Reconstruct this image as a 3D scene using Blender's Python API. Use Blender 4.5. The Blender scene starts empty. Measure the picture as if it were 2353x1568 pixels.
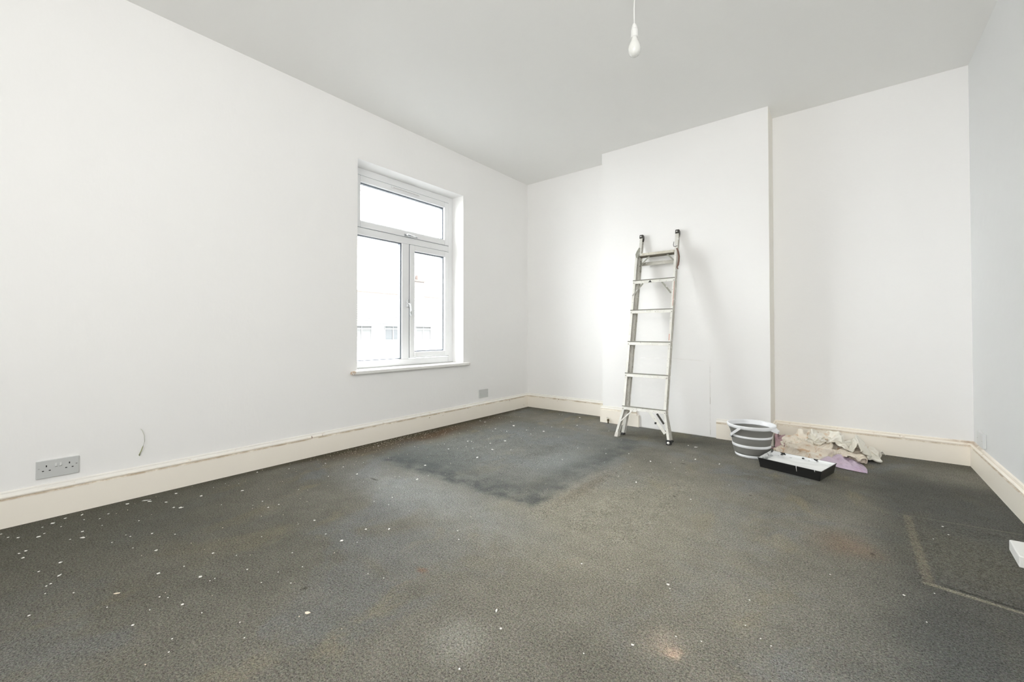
import bpy, bmesh, math, random
import numpy as np
from mathutils import Vector, Matrix, noise
random.seed(7)
PI = math.pi
C = bpy.context.scene.collection
scene = bpy.context.scene

# ------------------------------------------------------------------ camera
W, H, REAR = 3.70, 2.70, -5.60            # room: x 0..W, y REAR..0, z 0..H
CB0, CB1, CBD = 1.120, 2.565, 0.2485      # chimney breast: x range and depth
yaw, pitch, roll = -0.6722, 0.0132, -0.0010
cam_data = bpy.data.cameras.new('camera')
cam = bpy.data.objects.new('camera', cam_data); C.objects.link(cam)
fw = Vector((math.sin(yaw)*math.cos(pitch), math.cos(yaw)*math.cos(pitch), math.sin(pitch)))
r0 = Vector((math.cos(yaw), -math.sin(yaw), 0)); u0 = r0.cross(fw)
rr = r0*math.cos(roll)+u0*math.sin(roll); uu = -r0*math.sin(roll)+u0*math.cos(roll)
M = Matrix((rr, uu, -fw)).transposed().to_4x4()
M.translation = Vector((3.0415, -4.1271, 0.8935))
cam.matrix_world = M
cam_data.sensor_width = 36.0
cam_data.lens = 966.34*36/2353
cam_data.shift_y = -31.7/2353
cam_data.clip_start = 0.02
scene.camera = cam

# ------------------------------------------------------------------ sky, fill lights, exposure
world = bpy.data.worlds.new('overcast_sky'); scene.world = world
world.use_nodes = True
bg = world.node_tree.nodes['Background']
bg.inputs[0].default_value = (0.975, 0.98, 1.0, 1); bg.inputs[1].default_value = 17.0
def area(name, loc, target, sx, sy, power, col):
    d = bpy.data.lights.new(name, 'AREA'); d.shape = 'RECTANGLE'; d.size = sx; d.size_y = sy
    d.energy = power; d.color = col
    o = bpy.data.objects.new(name, d); C.objects.link(o); o.location = loc
    o.rotation_euler = (Vector(target)-Vector(loc)).to_track_quat('-Z', 'Y').to_euler()
    return o
# added fill light at the windowless rear wall, behind the camera
area('rear_fill_light', (2.55, REAR+0.03, 1.50), (1.9, 0, 1.35), 1.5, 1.6, 56, (1.0, 0.993, 0.985))
# added fill light, high behind the camera, to brighten the walls evenly
area('high_fill_light', (3.25, -5.0, 2.2), (1.3, 0, 1.0), 0.8, 0.8, 23, (1.0, 0.993, 0.985))
scene.view_settings.view_transform = 'Standard'
scene.view_settings.look = 'None'
scene.view_settings.exposure = 0.07
scene.view_settings.gamma = 1.0
scene.view_settings.use_curve_mapping = False
try:
    scene.cycles.max_bounces = 14; scene.cycles.diffuse_bounces = 10; scene.cycles.transparent_max_bounces = 12
    scene.cycles.use_denoising = True
except Exception: pass

# ------------------------------------------------------------------ helpers
def bm_(): return bmesh.new()
def box(bm, lo, hi, mi=0):
    x0,y0,z0 = lo; x1,y1,z1 = hi
    v = [bm.verts.new(p) for p in ((x0,y0,z0),(x1,y0,z0),(x1,y1,z0),(x0,y1,z0),(x0,y0,z1),(x1,y0,z1),(x1,y1,z1),(x0,y1,z1))]
    for f in ((0,3,2,1),(4,5,6,7),(0,1,5,4),(1,2,6,5),(2,3,7,6),(3,0,4,7)):
        fc = bm.faces.new([v[i] for i in f]); fc.material_index = mi
    return v
def prism(bm, prof, stations, mi=0, closed=True, caps=True):
    """loft: prof(list of 2D) placed by each station function -> rings joined"""
    rings = [[bm.verts.new(st(p)) for p in prof] for st in stations]
    n = len(prof)
    for a, b in zip(rings, rings[1:]):
        for i in range(n if closed else n-1):
            j = (i+1) % n
            f = bm.faces.new((a[i], a[j], b[j], b[i])); f.material_index = mi
    if caps and closed:
        bm.faces.new(rings[0][::-1]).material_index = mi; bm.faces.new(rings[-1]).material_index = mi
    return rings
def tube(bm, pts, rad, seg=8, mi=0, caps=True):
    pts = [Vector(p) for p in pts]; rings = []
    up = Vector((0.13, 0.2, 0.97))
    for i, p in enumerate(pts):
        t = (pts[min(i+1, len(pts)-1)]-pts[max(i-1, 0)]).normalized()
        a = t.cross(up)
        if a.length < 1e-3: a = t.cross(Vector((1, 0, 0)))
        a.normalize(); b = t.cross(a)
        r = rad[i] if isinstance(rad, (list, tuple)) else rad
        rings.append([bm.verts.new(p+a*math.cos(2*PI*k/seg)*r+b*math.sin(2*PI*k/seg)*r) for k in range(seg)])
    for A, B in zip(rings, rings[1:]):
        for k in range(seg):
            f = bm.faces.new((A[k], A[(k+1) % seg], B[(k+1) % seg], B[k])); f.material_index = mi; f.smooth = True
    if caps:
        bm.faces.new(rings[0][::-1]).material_index = mi; bm.faces.new(rings[-1]).material_index = mi
def lathe(bm, prof, seg=48, mi=0, smooth=True, close=False):
    """prof: list of (r,z); r=0 ends collapse"""
    rings = []
    for r, z in prof:
        if r < 1e-6: rings.append([bm.verts.new((0, 0, z))])
        else: rings.append([bm.verts.new((r*math.cos(2*PI*k/seg), r*math.sin(2*PI*k/seg), z)) for k in range(seg)])
    prs = list(zip(rings, rings[1:]))
    if close: prs.append((rings[-1], rings[0]))
    for A, B in prs:
        for k in range(seg):
            a = A[k % len(A)]; b = A[(k+1) % len(A)]; c = B[(k+1) % len(B)]; d = B[k % len(B)]
            vs = []
            for q in (a, b, c, d):
                if q not in vs: vs.append(q)
            if len(vs) > 2:
                f = bm.faces.new(vs); f.material_index = mi; f.smooth = smooth
def obj(name, bm, mats, parent=None, bevel=0, bseg=2, loc=None, norm=True):
    if norm: bmesh.ops.recalc_face_normals(bm, faces=bm.faces)
    me = bpy.data.meshes.new(name); bm.to_mesh(me); bm.free()
    for m in (mats if isinstance(mats, (list, tuple)) else [mats]): me.materials.append(m)
    o = bpy.data.objects.new(name, me); C.objects.link(o)
    if parent: o.parent = parent
    if loc: o.location = loc
    if bevel:
        md = o.modifiers.new('edge', 'BEVEL'); md.width = bevel; md.segments = bseg; md.limit_method = 'ANGLE'; md.angle_limit = math.radians(40)
    return o
def thing(name, label, cat, loc=(0, 0, 0), rot=(0, 0, 0), group=None):
    o = bpy.data.objects.new(name, None); C.objects.link(o); o.location = loc; o.rotation_euler = rot
    o.empty_display_size = 0.05
    return tag(o, label, cat, group)
def tag(o, label, cat, group=None):
    o['label'] = label; o['category'] = cat
    if group: o['group'] = group
    return o
def struct(o):
    o['kind'] = 'structure'; return o

# ---- node maths on world position
class NT:
    def __init__(s, name):
        s.m = bpy.data.materials.new(name); s.m.use_nodes = True
        s.nt = s.m.node_tree; s.b = s.nt.nodes['Principled BSDF']; s._p = None
    def n(s, t, **k):
        nd = s.nt.nodes.new(t)
        for a, b in k.items(): setattr(nd, a, b)
        return nd
    def put(s, inp, v):
        if isinstance(v, bpy.types.NodeSocket): s.nt.links.new(v, inp)
        elif isinstance(v, (tuple, list)): inp.default_value = (*v, 1) if len(v) == 3 and inp.type == 'RGBA' else v
        else: inp.default_value = v
    def math(s, op, a, b=0.0, c=None, clamp=False):
        nd = s.n('ShaderNodeMath', operation=op, use_clamp=clamp); s.put(nd.inputs[0], a); s.put(nd.inputs[1], b)
        if c is not None: s.put(nd.inputs[2], c)
        return nd.outputs[0]
    def pos(s):
        if s._p is None:
            s._p = s.n('ShaderNodeNewGeometry').outputs['Position']
            sp = s.n('ShaderNodeSeparateXYZ'); s.put(sp.inputs[0], s._p); s.x, s.y, s.z = sp.outputs
        return s._p
    def obco(s): return s.n('ShaderNodeTexCoord').outputs['Object']
    def noise(s, scale, detail=3, rough=0.55, vec=None, stretch=None, dist=0.0, col=False):
        v = vec if vec is not None else s.pos()
        if stretch:
            mp = s.n('ShaderNodeMapping'); s.put(mp.inputs['Vector'], v); mp.inputs['Scale'].default_value = stretch; v = mp.outputs[0]
        nd = s.n('ShaderNodeTexNoise'); s.put(nd.inputs['Vector'], v)
        nd.inputs['Scale'].default_value = scale; nd.inputs['Detail'].default_value = detail
        nd.inputs['Roughness'].default_value = rough; nd.inputs['Distortion'].default_value = dist
        return nd.outputs[1 if col else 0]
    def ss(s, v, a, b, to0=0.0, to1=1.0):
        nd = s.n('ShaderNodeMapRange', interpolation_type='SMOOTHSTEP'); s.put(nd.inputs[0], v)
        nd.inputs[1].default_value = min(a, b); nd.inputs[2].default_value = max(a, b)
        nd.inputs[3].default_value = to0 if a <= b else to1; nd.inputs[4].default_value = to1 if a <= b else to0
        return nd.outputs[0]
    def mul(s, *a):
        r = a[0]
        for q in a[1:]: r = s.math('MULTIPLY', r, q)
        return r
    def add(s, a, b): return s.math('ADD', a, b)
    def sub(s, a, b): return s.math('SUBTRACT', a, b)
    def mix(s, f, a, b, mode='MIX'):
        nd = s.n('ShaderNodeMix', data_type='RGBA', blend_type=mode)
        s.put(nd.inputs[0], f); s.put(nd.inputs[6], a); s.put(nd.inputs[7], b); return nd.outputs[2]
    def bump(s, h, strength, dist, prev=None):
        nd = s.n('ShaderNodeBump'); s.put(nd.inputs['Height'], h); nd.inputs['Strength'].default_value = strength
        nd.inputs['Distance'].default_value = dist
        if prev is not None: s.put(nd.inputs['Normal'], prev)
        return nd.outputs[0]
    def done(s, col=None, rough=None, metal=None, normal=None, spec=None):
        if col is not None: s.put(s.b.inputs['Base Color'], col)
        if rough is not None: s.put(s.b.inputs['Roughness'], rough)
        if metal is not None: s.put(s.b.inputs['Metallic'], metal)
        if normal is not None: s.put(s.b.inputs['Normal'], normal)
        if spec is not None: s.b.inputs['Specular IOR Level'].default_value = spec
        return s.m
def plain(name, col, rough=0.5, metal=0.0, grain=0.0, gs=60, spec=None):
    t = NT(name); c = col
    if grain:
        nz = t.noise(gs, 4, vec=t.obco())
        c = t.mix(nz, tuple(v*(1-grain) for v in col), tuple(min(1, v*(1+grain)) for v in col))
    return t.done(c, rough, metal, spec=spec)
def sc(r, g, b):
    f = lambda v: (v/255/12.92) if v/255 <= 0.04045 else ((v/255+0.055)/1.055)**2.4
    return (f(r), f(g), f(b))

# ------------------------------------------------------------------ setting materials
def wall_mat(name, base, kind):
    t = NT(name); t.pos()
    if kind == 'fibre':      # painted lining paper with a rough upright fibre
        h = t.noise(60, 5, 0.65, stretch=(1, 1, 0.22)); h2 = t.noise(9, 3)
        nm = t.bump(h, 0.16, 0.003); nm = t.bump(h2, 0.2, 0.010, nm)
    elif kind == 'damask':   # painted-over embossed paper, large soft flourishes
        v = t.n('ShaderNodeTexVoronoi', feature='SMOOTH_F1'); mp = t.n('ShaderNodeMapping')
        d = t.noise(5.5, 2, col=True)
        ad = t.n('ShaderNodeMix', data_type='VECTOR'); ad.inputs[0].default_value = 0.10
        t.put(ad.inputs[4], t.pos()); t.put(ad.inputs[5], d)
        t.put(v.inputs['Vector'], ad.outputs[1]); v.inputs['Scale'].default_value = 9
        wv = t.math('SINE', t.mul(v.outputs['Distance'], 42.0))
        h = t.noise(40, 4)
        nm = t.bump(wv, 0.035, 0.002); nm = t.bump(h, 0.18, 0.002, nm); nm = t.bump(t.noise(5, 2), 0.3, 0.012, nm)
    else:
        h = t.noise(30, 4, 0.6); h2 = t.noise(4, 3)
        nm = t.bump(h, 0.16, 0.003); nm = t.bump(h2, 0.4, 0.012, nm)
    col = t.mix(t.noise(1.6, 4), tuple(c*0.975 for c in base), base)
    return t.done(col, 0.62, normal=nm, spec=0.3)
WALLC = (0.918, 0.912, 0.902)
m_wall_left = wall_mat('white_paint_fibre_paper', WALLC, 'fibre')
m_wall_back = wall_mat('white_paint_embossed_paper', WALLC, 'damask')
m_wall = wall_mat('white_paint_plaster', WALLC, 'plain')
m_wall_right = wall_mat('right_wall_white', (0.80, 0.81, 0.815), 'plain')  # darker and cooler white than on the other walls
m_ceiling = wall_mat('ceiling_paint', (0.915, 0.915, 0.90), 'plain')

def skirting_mat(name, strip=True):
    t = NT(name); t.pos()
    wob = t.mul(t.sub(t.noise(7, 4, 0.7), 0.5), 0.030)
    zz = t.add(t.z, wob)
    top = t.mul(t.ss(zz, 0.140, 0.147), t.ss(t.x, 2.4, 2.2))   # wall paint lapped over the top moulding
    cream = t.mix(t.noise(3, 4), sc(247, 240, 227), sc(252, 246, 235))
    col = t.mix(t.mul(top, 0.85), cream, sc(236, 234, 228))
    # dirt in the groove
    g = t.mul(t.ss(t.z, 0.122, 0.129), t.ss(t.z, 0.136, 0.131))
    col = t.mix(t.mul(g, t.ss(t.noise(9, 5, 0.7), 0.35, 0.62), 0.75), col, sc(176, 154, 124))
    # knocks and chips
    ch = t.mul(t.ss(t.noise(26, 3, 0.5), 0.725, 0.745), t.ss(t.noise(2.5, 2), 0.45, 0.6))
    col = t.mix(t.mul(ch, 0.85), col, sc(120, 84, 62))
    brk = t.mul(t.ss(t.noise(14, 5, 0.8, stretch=(1, 1, 3)), 0.60, 0.64), t.ss(t.z, 0.126, 0.130), t.ss(t.z, 0.160, 0.150))
    col = t.mix(t.mul(brk, 0.40), col, sc(196, 168, 134))
    cr = t.mul(t.ss(t.x, 3.52, 3.68), t.ss(t.y, -0.40, -0.04), t.ss(t.z, 0.146, 0.156), t.ss(t.noise(12, 4), 0.35, 0.6))
    col = t.mix(t.mul(cr, 0.7), col, sc(160, 130, 98))
    ln = t.mul(t.ss(t.x, 2.3, 2.5), t.ss(t.z, 0.1495, 0.1515), t.ss(t.z, 0.1545, 0.1525))
    col = t.mix(t.mul(ln, 0.4), col, sc(190, 166, 140))
    nm = t.bump(t.noise(45, 3), 0.12, 0.002)
    return t.done(col, 0.38, normal=nm)
m_skirt = skirting_mat('cream_gloss_skirting')
m_upvc = plain('white_window_plastic', (0.83, 0.835, 0.84), 0.25)
m_gasket = plain('grey_glazing_gasket', sc(92, 100, 108), 0.5)
m_sill = None
t = NT('painted_sill'); t.pos()
endm = t.math('MAXIMUM', t.ss(t.y, -2.300, -2.325), t.mul(t.ss(t.y, -1.050, -1.040), 0.5))
endm = t.mul(endm, t.ss(t.noise(70, 3), 0.35, 0.6))
m_sill = t.done(t.mix(endm, (0.84, 0.835, 0.81), sc(176, 140, 104)), 0.35, normal=t.bump(t.noise(40, 3), 0.2, 0.002))

# carpet ------------------------------------------------------------
def carpet_mat():
    t = NT('grey_twist_carpet'); t.pos(); x, y = t.x, t.y
    wx = t.add(x, t.mul(t.sub(t.noise(3.0, 4), 0.5), 0.20)); wy = t.add(y, t.mul(t.sub(t.noise(3.3, 4), 0.5), 0.16))
    fx = t.add(x, t.mul(t.sub(t.noise(11, 5, 0.7), 0.5), 0.10)); fy = t.add(y, t.mul(t.sub(t.noise(12, 5, 0.7), 0.5), 0.10))
    big = t.noise(1.15, 5, 0.6)
    col = t.mix(t.ss(big, 0.33, 0.68), sc(112, 110, 101), sc(136, 133, 123))
    blue = t.ss(t.noise(2.1, 4, 0.6, dist=0.6), 0.50, 0.64)
    col = t.mix(t.mul(blue, 0.55), col, sc(126, 129, 130))
    warm = t.ss(t.noise(2.6, 4, 0.6, dist=0.5, stretch=(1.3, 0.7, 1)), 0.56, 0.68)
    col = t.mix(t.mul(warm, 0.45), col, sc(146, 137, 112))
    def rect(X, Y, x0, x1, y0, y1, s):
        return t.mul(t.ss(X, x0-s, x0+s), t.ss(X, x1+s, x1-s), t.ss(Y, y0-s, y0+s), t.ss(Y, y1+s, y1-s))
    def blob(cx, cy, r, soft, X=None, Y=None, ax=1.0, ay=1.0):
        dx = t.mul(t.sub(X or wx, cx), 1/ax); dy = t.mul(t.sub(Y or wy, cy), 1/ay)
        d = t.math('SQRT', t.add(t.mul(dx, dx), t.mul(dy, dy)))
        return t.ss(d, r+soft, max(r-soft, 0))
    def paint(m, amt, c):
        nonlocal col
        col = t.mix(t.mul(m, amt), col, c)
    # well-trodden pale middle, which also paints in the light falloff
    paint(blob(2.15, -2.25, 0.62, 0.5, ax=1.0, ay=1.1), 0.75, sc(158, 153, 138))
    paint(blob(1.15, -2.60, 0.22, 0.20, ax=2.6, ay=0.8), 0.75, sc(152, 154, 152))
    # where furniture stood: darker, blue-grey, clean pile
    paint(rect(fx, fy, 0.42, 1.76, -2.38, -0.75, 0.08), 0.55, sc(116, 120, 119))
    edge = t.math('MAXIMUM', t.mul(rect(fx, fy, 0.45, 1.78, -2.37, -1.2, 0.04), t.ss(wy, -2.02, -2.30)),
                  t.mul(rect(fx, fy, 0.45, 1.76, -2.37, -0.75, 0.04), t.ss(wx, 1.42, 1.66), 0.62))
    paint(t.mul(edge, t.ss(t.noise(6, 4, 0.65), 0.30, 0.62)), 0.85, sc(84, 88, 87))
    paint(blob(0.72, -2.10, 0.20, 0.22, ax=1.5, ay=1.0), 0.6, sc(90, 95, 94))
    paint(blob(1.45, -1.62, 0.14, 0.18, ax=0.8, ay=1.6), 0.55, sc(148, 152, 150))
    # dirty brown edge along the window wall
    bstrip = t.mul(t.ss(wx, 0.42, 0.10), t.ss(y, -3.0, -2.4), t.ss(y, -0.45, -0.8))
    paint(bstrip, 0.72, sc(104, 92, 74))
    paint(blob(0.18, -1.62, 0.10, 0.12, ax=1.0, ay=2.6), 0.7, sc(98, 76, 56))
    paint(t.ss(wx, 0.16, 0.05), 0.75, sc(74, 72, 58))
    paint(t.mul(t.ss(wx, 1.05, 0.15), t.ss(wy, -2.6, -3.7)), 0.6, sc(92, 92, 82))  # near-left carpet coloured darker as part of the painted light falloff
    paint(t.ss(wy, -0.35, -0.05), 0.45, sc(92, 90, 78))
    paint(blob(2.02, -0.52, 0.24, 0.25, ax=1.7, ay=0.7), 0.6, sc(88, 88, 80))
    # darker right-hand strip with a lifted hatch outline
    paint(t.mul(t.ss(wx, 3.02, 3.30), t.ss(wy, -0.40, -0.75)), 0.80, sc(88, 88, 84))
    paint(blob(3.40, -1.70, 0.26, 0.16, ax=0.8, ay=1.1), 0.55, sc(108, 106, 95))
    paint(blob(3.30, -2.60, 0.3, 0.4), 0.4, sc(98, 102, 102))
    def line(u, c, wd): return t.ss(t.math('ABSOLUTE', t.sub(u, c)), wd, wd*0.35)
    sx = t.add(x, t.mul(t.sub(t.noise(20, 3), 0.5), 0.02))
    l1 = t.mul(line(sx, 3.262, 0.022), t.ss(y, -2.05, -2.02), t.ss(y, -1.29, -1.33))
    l2 = t.mul(line(t.add(y, t.mul(t.sub(x, 3.25), 0.13)), -2.033, 0.012), t.ss(x, 3.235, 3.255))
    l2b = t.mul(line(t.add(y, t.mul(t.sub(x, 3.25), 0.13)), -2.013, 0.008), t.ss(x, 3.28, 3.34))
    l3 = t.mul(line(t.add(y, t.mul(t.sub(x, 3.265), -0.124)), -1.312, 0.009), t.ss(x, 3.26, 3.30))
    paint(l2b, 0.6, sc(60, 60, 56)); paint(l1, 0.30, sc(150, 140, 120)); paint(l2, 0.50, sc(166, 160, 142)); paint(l3, 0.35, sc(142, 138, 124))
    paint(t.mul(t.ss(wx, 1.75, 0.7), t.ss(wy, -3.0, -3.7)), 0.55, sc(92, 91, 82))  # near carpet darkened in colour, painting in the light falloff
    paint(t.ss(wy, -2.75, -3.35), 0.35, sc(104, 102, 93))  # the same painted falloff across the whole near end
    # spills and marks
    paint(blob(2.652, -2.925, 0.020, 0.022, fx, fy), 0.9, sc(206, 180, 158))
    paint(blob(2.622, -2.90, 0.05, 0.045, fx, fy), 0.45, sc(176, 162, 146))
    paint(blob(3.01, -1.86, 0.11, 0.10, ax=0.8), 0.55, sc(132, 112, 94))
    paint(blob(1.783, -3.095, 0.012, 0.016, fx, fy, ax=1.6), 0.75, sc(134, 108, 88))
    paint(blob(2.15, -3.26, 0.06, 0.07, fx, fy), 0.4, sc(172, 170, 160))
    paint(blob(1.86, -1.93, 0.05, 0.06, fx, fy, ax=0.6, ay=5), 0.35, sc(112, 98, 82))
    # a few dark threads and scuffs pressed in the pile
    for (cx, cy, a, b) in ((0.779, -2.634, 0.055, 0.006), (2.16, -1.15, 0.03, 0.006), (2.10, -1.57, .012, .006), (2.30, -1.78, .012, .007), (2.62, -1.50, .012, .006), (3.115, -1.89, .012, .008), (1.55, -3.42, .014, .01)):
        paint(blob(cx, cy, 0.5, 0.5, fx if a > .02 else x, y, ax=a, ay=b*2.2), 0.7, sc(58, 56, 48))
    # pile speckle
    tuft = t.noise(145, 3, 0.8); tuft2 = t.noise(270, 3, 0.7)
    sp = t.add(t.mul(t.sub(tuft, 0.5), 3.0), t.mul(t.sub(tuft2, 0.5), 3.0))
    mid = t.add(t.mul(t.sub(t.noise(38, 4, 0.7), 0.5), 0.35), t.mul(t.sub(t.noise(11, 4, 0.6), 0.5), 0.45))
    sp = t.math('ADD', t.add(t.mul(sp, 0.95), mid), 1.0)
    sp = t.mul(t.math('MAXIMUM', sp, 0.35), 0.84)
    nd = t.n('ShaderNodeVectorMath', operation='SCALE'); t.put(nd.inputs[0], col); t.put(nd.inputs['Scale'], sp)
    tint = t.mix(0.10, nd.outputs[0], t.noise(120, 1, col=True), 'OVERLAY')
    nm = t.bump(t.add(t.mul(tuft, 0.6), t.mul(tuft2, 0.4)), 0.35, 0.005)
    nm = t.bump(t.noise(9, 4), 0.3, 0.012, nm)
    return t.done(tint, 0.95, normal=nm, spec=0.1)
m_carpet = carpet_mat()

# ------------------------------------------------------------------ room shell
def carpet_z(x, y):
    def win(v, a, b, s): 
        f = lambda q: max(0, min(1, q))
        g = lambda q: q*q*(3-2*q)
        return g(f((v-a)/s))*g(f((b-v)/s))
    z = 0.0
    z += 0.0055*win(x, 0.35, 1.50, 0.3)*win(y, -2.25, -0.95, 0.35)*(0.5+0.5*math.cos(2*PI*(x+0.10*(y+1.6))/0.155))
    z += 0.0055*win(x, 1.66, 2.42, 0.2)*win(y, -2.55, -1.35, 0.35)*(0.5+0.5*math.cos(2*PI*(x-1.86-0.03*(y+1.9))/0.21))
    z += 0.004*win(x, 3.24, 3.75, 0.02)*win(y, -2.05, -1.30, 0.02)
    return z
def grid_floor():
    xs = np.linspace(-0.0, W, 149); ys = np.linspace(REAR, 0, 225)
    vs = [(x, y, carpet_z(x, y)) for y in ys for x in xs]; nx = len(xs)
    fs = [(j*nx+i, j*nx+i+1, (j+1)*nx+i+1, (j+1)*nx+i) for j in range(len(ys)-1) for i in range(nx-1)]
    me = bpy.data.meshes.new('floor'); me.from_pydata(vs, [], fs); me.materials.append(m_carpet)
    me.polygons.foreach_set('use_smooth', [True]*len(fs))
    o = bpy.data.objects.new('floor', me); C.objects.link(o); return struct(o)
grid_floor()
bm = bm_(); box(bm, (-0.35, REAR-0.2, H), (W+0.2, 0.2, H+0.15)); struct(obj('ceiling', bm, m_ceiling))
# wall_left with the window opening
OY0, OY1, OZ0, OZ1, RX = -2.280, -1.100, 0.568, 2.288, -0.155
bm = bm_()
TH = -0.30
box(bm, (TH, REAR-0.2, -0.1), (0, OY0, H)); box(bm, (TH, OY1, -0.1), (0, 0.2, H))
box(bm, (TH, OY0, -0.1), (0, OY1, OZ0)); box(bm, (TH, OY0, OZ1), (0, OY1, H))
struct(obj('wall_left', bm, m_wall_left))
bm = bm_(); box(bm, (0, 0, -0.1), (W, 0.2, H)); wb = struct(obj('wall_back', bm, m_wall_back))
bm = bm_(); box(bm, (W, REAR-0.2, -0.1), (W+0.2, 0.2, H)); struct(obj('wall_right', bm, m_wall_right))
bm = bm_(); box(bm, (0, REAR-0.2, -0.1), (W, REAR, H)); struct(obj('wall_front', bm, m_wall))
bm = bm_(); box(bm, (CB0, -CBD, -0.02), (CB1, 0.0, H)); wc = struct(obj('wall_chimney', bm, m_wall))
# boarded-up fireplace: thin panel on the chimney breast, top edge slightly bowed
bm = bm_()
px0, px1, pt = 1.514, 2.121, 0.660
top = [(px0+(px1-px0)*k/14, pt-0.006*((k/14-0.3)**2)*6) for k in range(15)]
loop = [(px0, 0.004)]+top+[(px1, 0.004)]
f1 = [bm.verts.new((a, -CBD-0.0035, b)) for a, b in loop]; f0 = [bm.verts.new((a, -CBD+0.001, b)) for a, b in loop]
bm.faces.new(f1)
for i in range(len(loop)):
    j = (i+1) % len(loop); bm.faces.new((f1[i], f0[i], f0[j], f1[j]))
obj('fireplace_panel', bm, m_wall, wc, bevel=0.0012, bseg=1)
# hairline joint of the panel (filler that cracked)
m_crack = plain('open_joint', sc(186, 180, 170), 0.9)
bm = bm_()
for i in range(14):
    if i in (0, 13): continue
    a, b = top[i], top[i+1]
    w0 = 0.0010 if i % 3 else 0.0004
    vs = [bm.verts.new((a[0], -CBD-0.0010, a[1])), bm.verts.new((b[0], -CBD-0.0010, b[1])), bm.verts.new((b[0], -CBD-0.0010, b[1]+w0)), bm.verts.new((a[0], -CBD-0.0010, a[1]+0.0008))]
    bm.faces.new(vs)
obj('panel_joint', bm, m_crack, wc)['kind'] = 'stuff'
bm = bm_()
z = 0.02
while z < 0.60:
    L = random.uniform(0.02, 0.09); w_ = random.uniform(0.0006, 0.0026) if random.random() < .6 else 0.0004
    box(bm, (px1, -CBD-0.0012, z), (px1+w_, -CBD-0.0002, min(z+L, .62))); z += L+random.uniform(0.0, 0.03)
obj('panel_joint', bm, m_crack, wc)['kind'] = 'stuff'

# skirting boards
SP = [(0, 0), (0.021, 0), (0.021, 0.127), (0.016, 0.129), (0.0155, 0.133), (0.0215, 0.136), (0.0225, 0.142), (0.019, 0.147), (0.013, 0.151), (0.009, 0.154), (0.0085, 0.160), (0.004, 0.163), (0, 0.164)]
def skirt(name, path, prof=SP):
    """path: list of ((x,y),(nx,ny)) - the mitred outward direction at each node"""
    bm = bm_(); st = []
    for (x, y), (nx, ny) in path:
        st.append(lambda p, x=x, y=y, nx=nx, ny=ny: (x+nx*p[0], y+ny*p[0], p[1]))
    prism(bm, prof, st)
    return struct(obj(name, bm, m_skirt))
skirt('baseboard_left', [((0, REAR), (1, 0)), ((0, 0), (1, -1))])
skirt('baseboard_back', [((0, 0), (1, -1)), ((CB0, 0), (-1, -1))])
skirt('baseboard_chimney', [((CB0, 0), (-1, -1)), ((CB0, -CBD), (-1, -1)), ((1.474, -CBD), (0, -1))])
lowp = [p for p in SP[:3]]+[(0.0, 0.127)]
skirt('baseboard_chimney', [((1.474, -CBD), (0, -1)), ((1.497, -CBD), (0, -1))], [(0, 0), (0.021, 0), (0.021, 0.105), (0.018, 0.110), (0, 0.112)])
skirt('baseboard_chimney', [((2.172, -CBD), (0, -1)), ((CB1, -CBD), (1, -1)), ((CB1, 0), (1, -1))])
skirt('baseboard_back', [((CB1, 0), (1, -1)), ((W, 0), (-1, -1))])
skirt('baseboard_right', [((W, 0), (-1, -1)), ((W, REAR), (-1, 0))])
# bare paler edge where the alcove papers stop: a cover strip down the recess corner
m_edge = plain('bare_plaster_edge', sc(242, 239, 231), 0.8, grain=0.05, gs=20)
bm = bm_(); box(bm, (CB1, -CBD+0.004, 0.164), (CB1+0.0015, -0.001, H)); struct(obj('trim_1', bm, m_edge))

# ------------------------------------------------------------------ window
m_glass = bpy.data.materials.new('window_glass'); m_glass.use_nodes = True
nt = m_glass.node_tree; nt.nodes.clear()
o_ = nt.nodes.new('ShaderNodeOutputMaterial'); mx = nt.nodes.new('ShaderNodeMixShader'); tr = nt.nodes.new('ShaderNodeBsdfTransparent'); gl = nt.nodes.new('ShaderNodeBsdfGlossy')
fr = nt.nodes.new('ShaderNodeFresnel'); fr.inputs[0].default_value = 1.45; gl.inputs['Roughness'].default_value = 0.01
tr.inputs[0].default_value = (0.97, 0.985, 0.98, 1)
ge = nt.nodes.new('ShaderNodeNewGeometry'); mt = nt.nodes.new('ShaderNodeMath'); mt.operation = 'SUBTRACT'; mt.use_clamp = True
nt.links.new(fr.outputs[0], mt.inputs[0]); nt.links.new(ge.outputs['Backfacing'], mt.inputs[1]); nt.links.new(mt.outputs[0], mx.inputs[0]); nt.links.new(tr.outputs[0], mx.inputs[1]); nt.links.new(gl.outputs[0], mx.inputs[2]); nt.links.new(mx.outputs[0], o_.inputs[0])
win = bpy.data.objects.new('window_1', None); C.objects.link(win); struct(win)
FX0, FX1 = -0.225, RX          # frame depth
def frame_ring(bm, x0, x1, y0, y1, z0, z1, w, wt=None, wb=None):
    wt = wt or w; wb = wb or w
    box(bm, (x0, y0, z0), (x1, y0+w, z1)); box(bm, (x0, y1-w, z0), (x1, y1, z1))
    box(bm, (x0, y0+w, z1-wt), (x1, y1-w, z1)); box(bm, (x0, y0+w, z0), (x1, y1-w, z0+wb))
bm = bm_()
frame_ring(bm, FX0, FX1, OY0, OY1, 0.590, OZ1, 0.060, 0.062, 0.062)
obj('window_frame', bm, m_upvc, win, bevel=0.005)
bm = bm_(); box(bm, (FX0, OY0+0.06, 1.722), (FX1-0.002, OY1-0.06, 1.800)); obj('transom', bm, m_upvc, win, bevel=0.005)
bm = bm_(); box(bm, (FX0, -1.733, 0.652), (FX1-0.002, -1.650, 1.722)); obj('mullion', bm, m_upvc, win, bevel=0.005)
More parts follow.
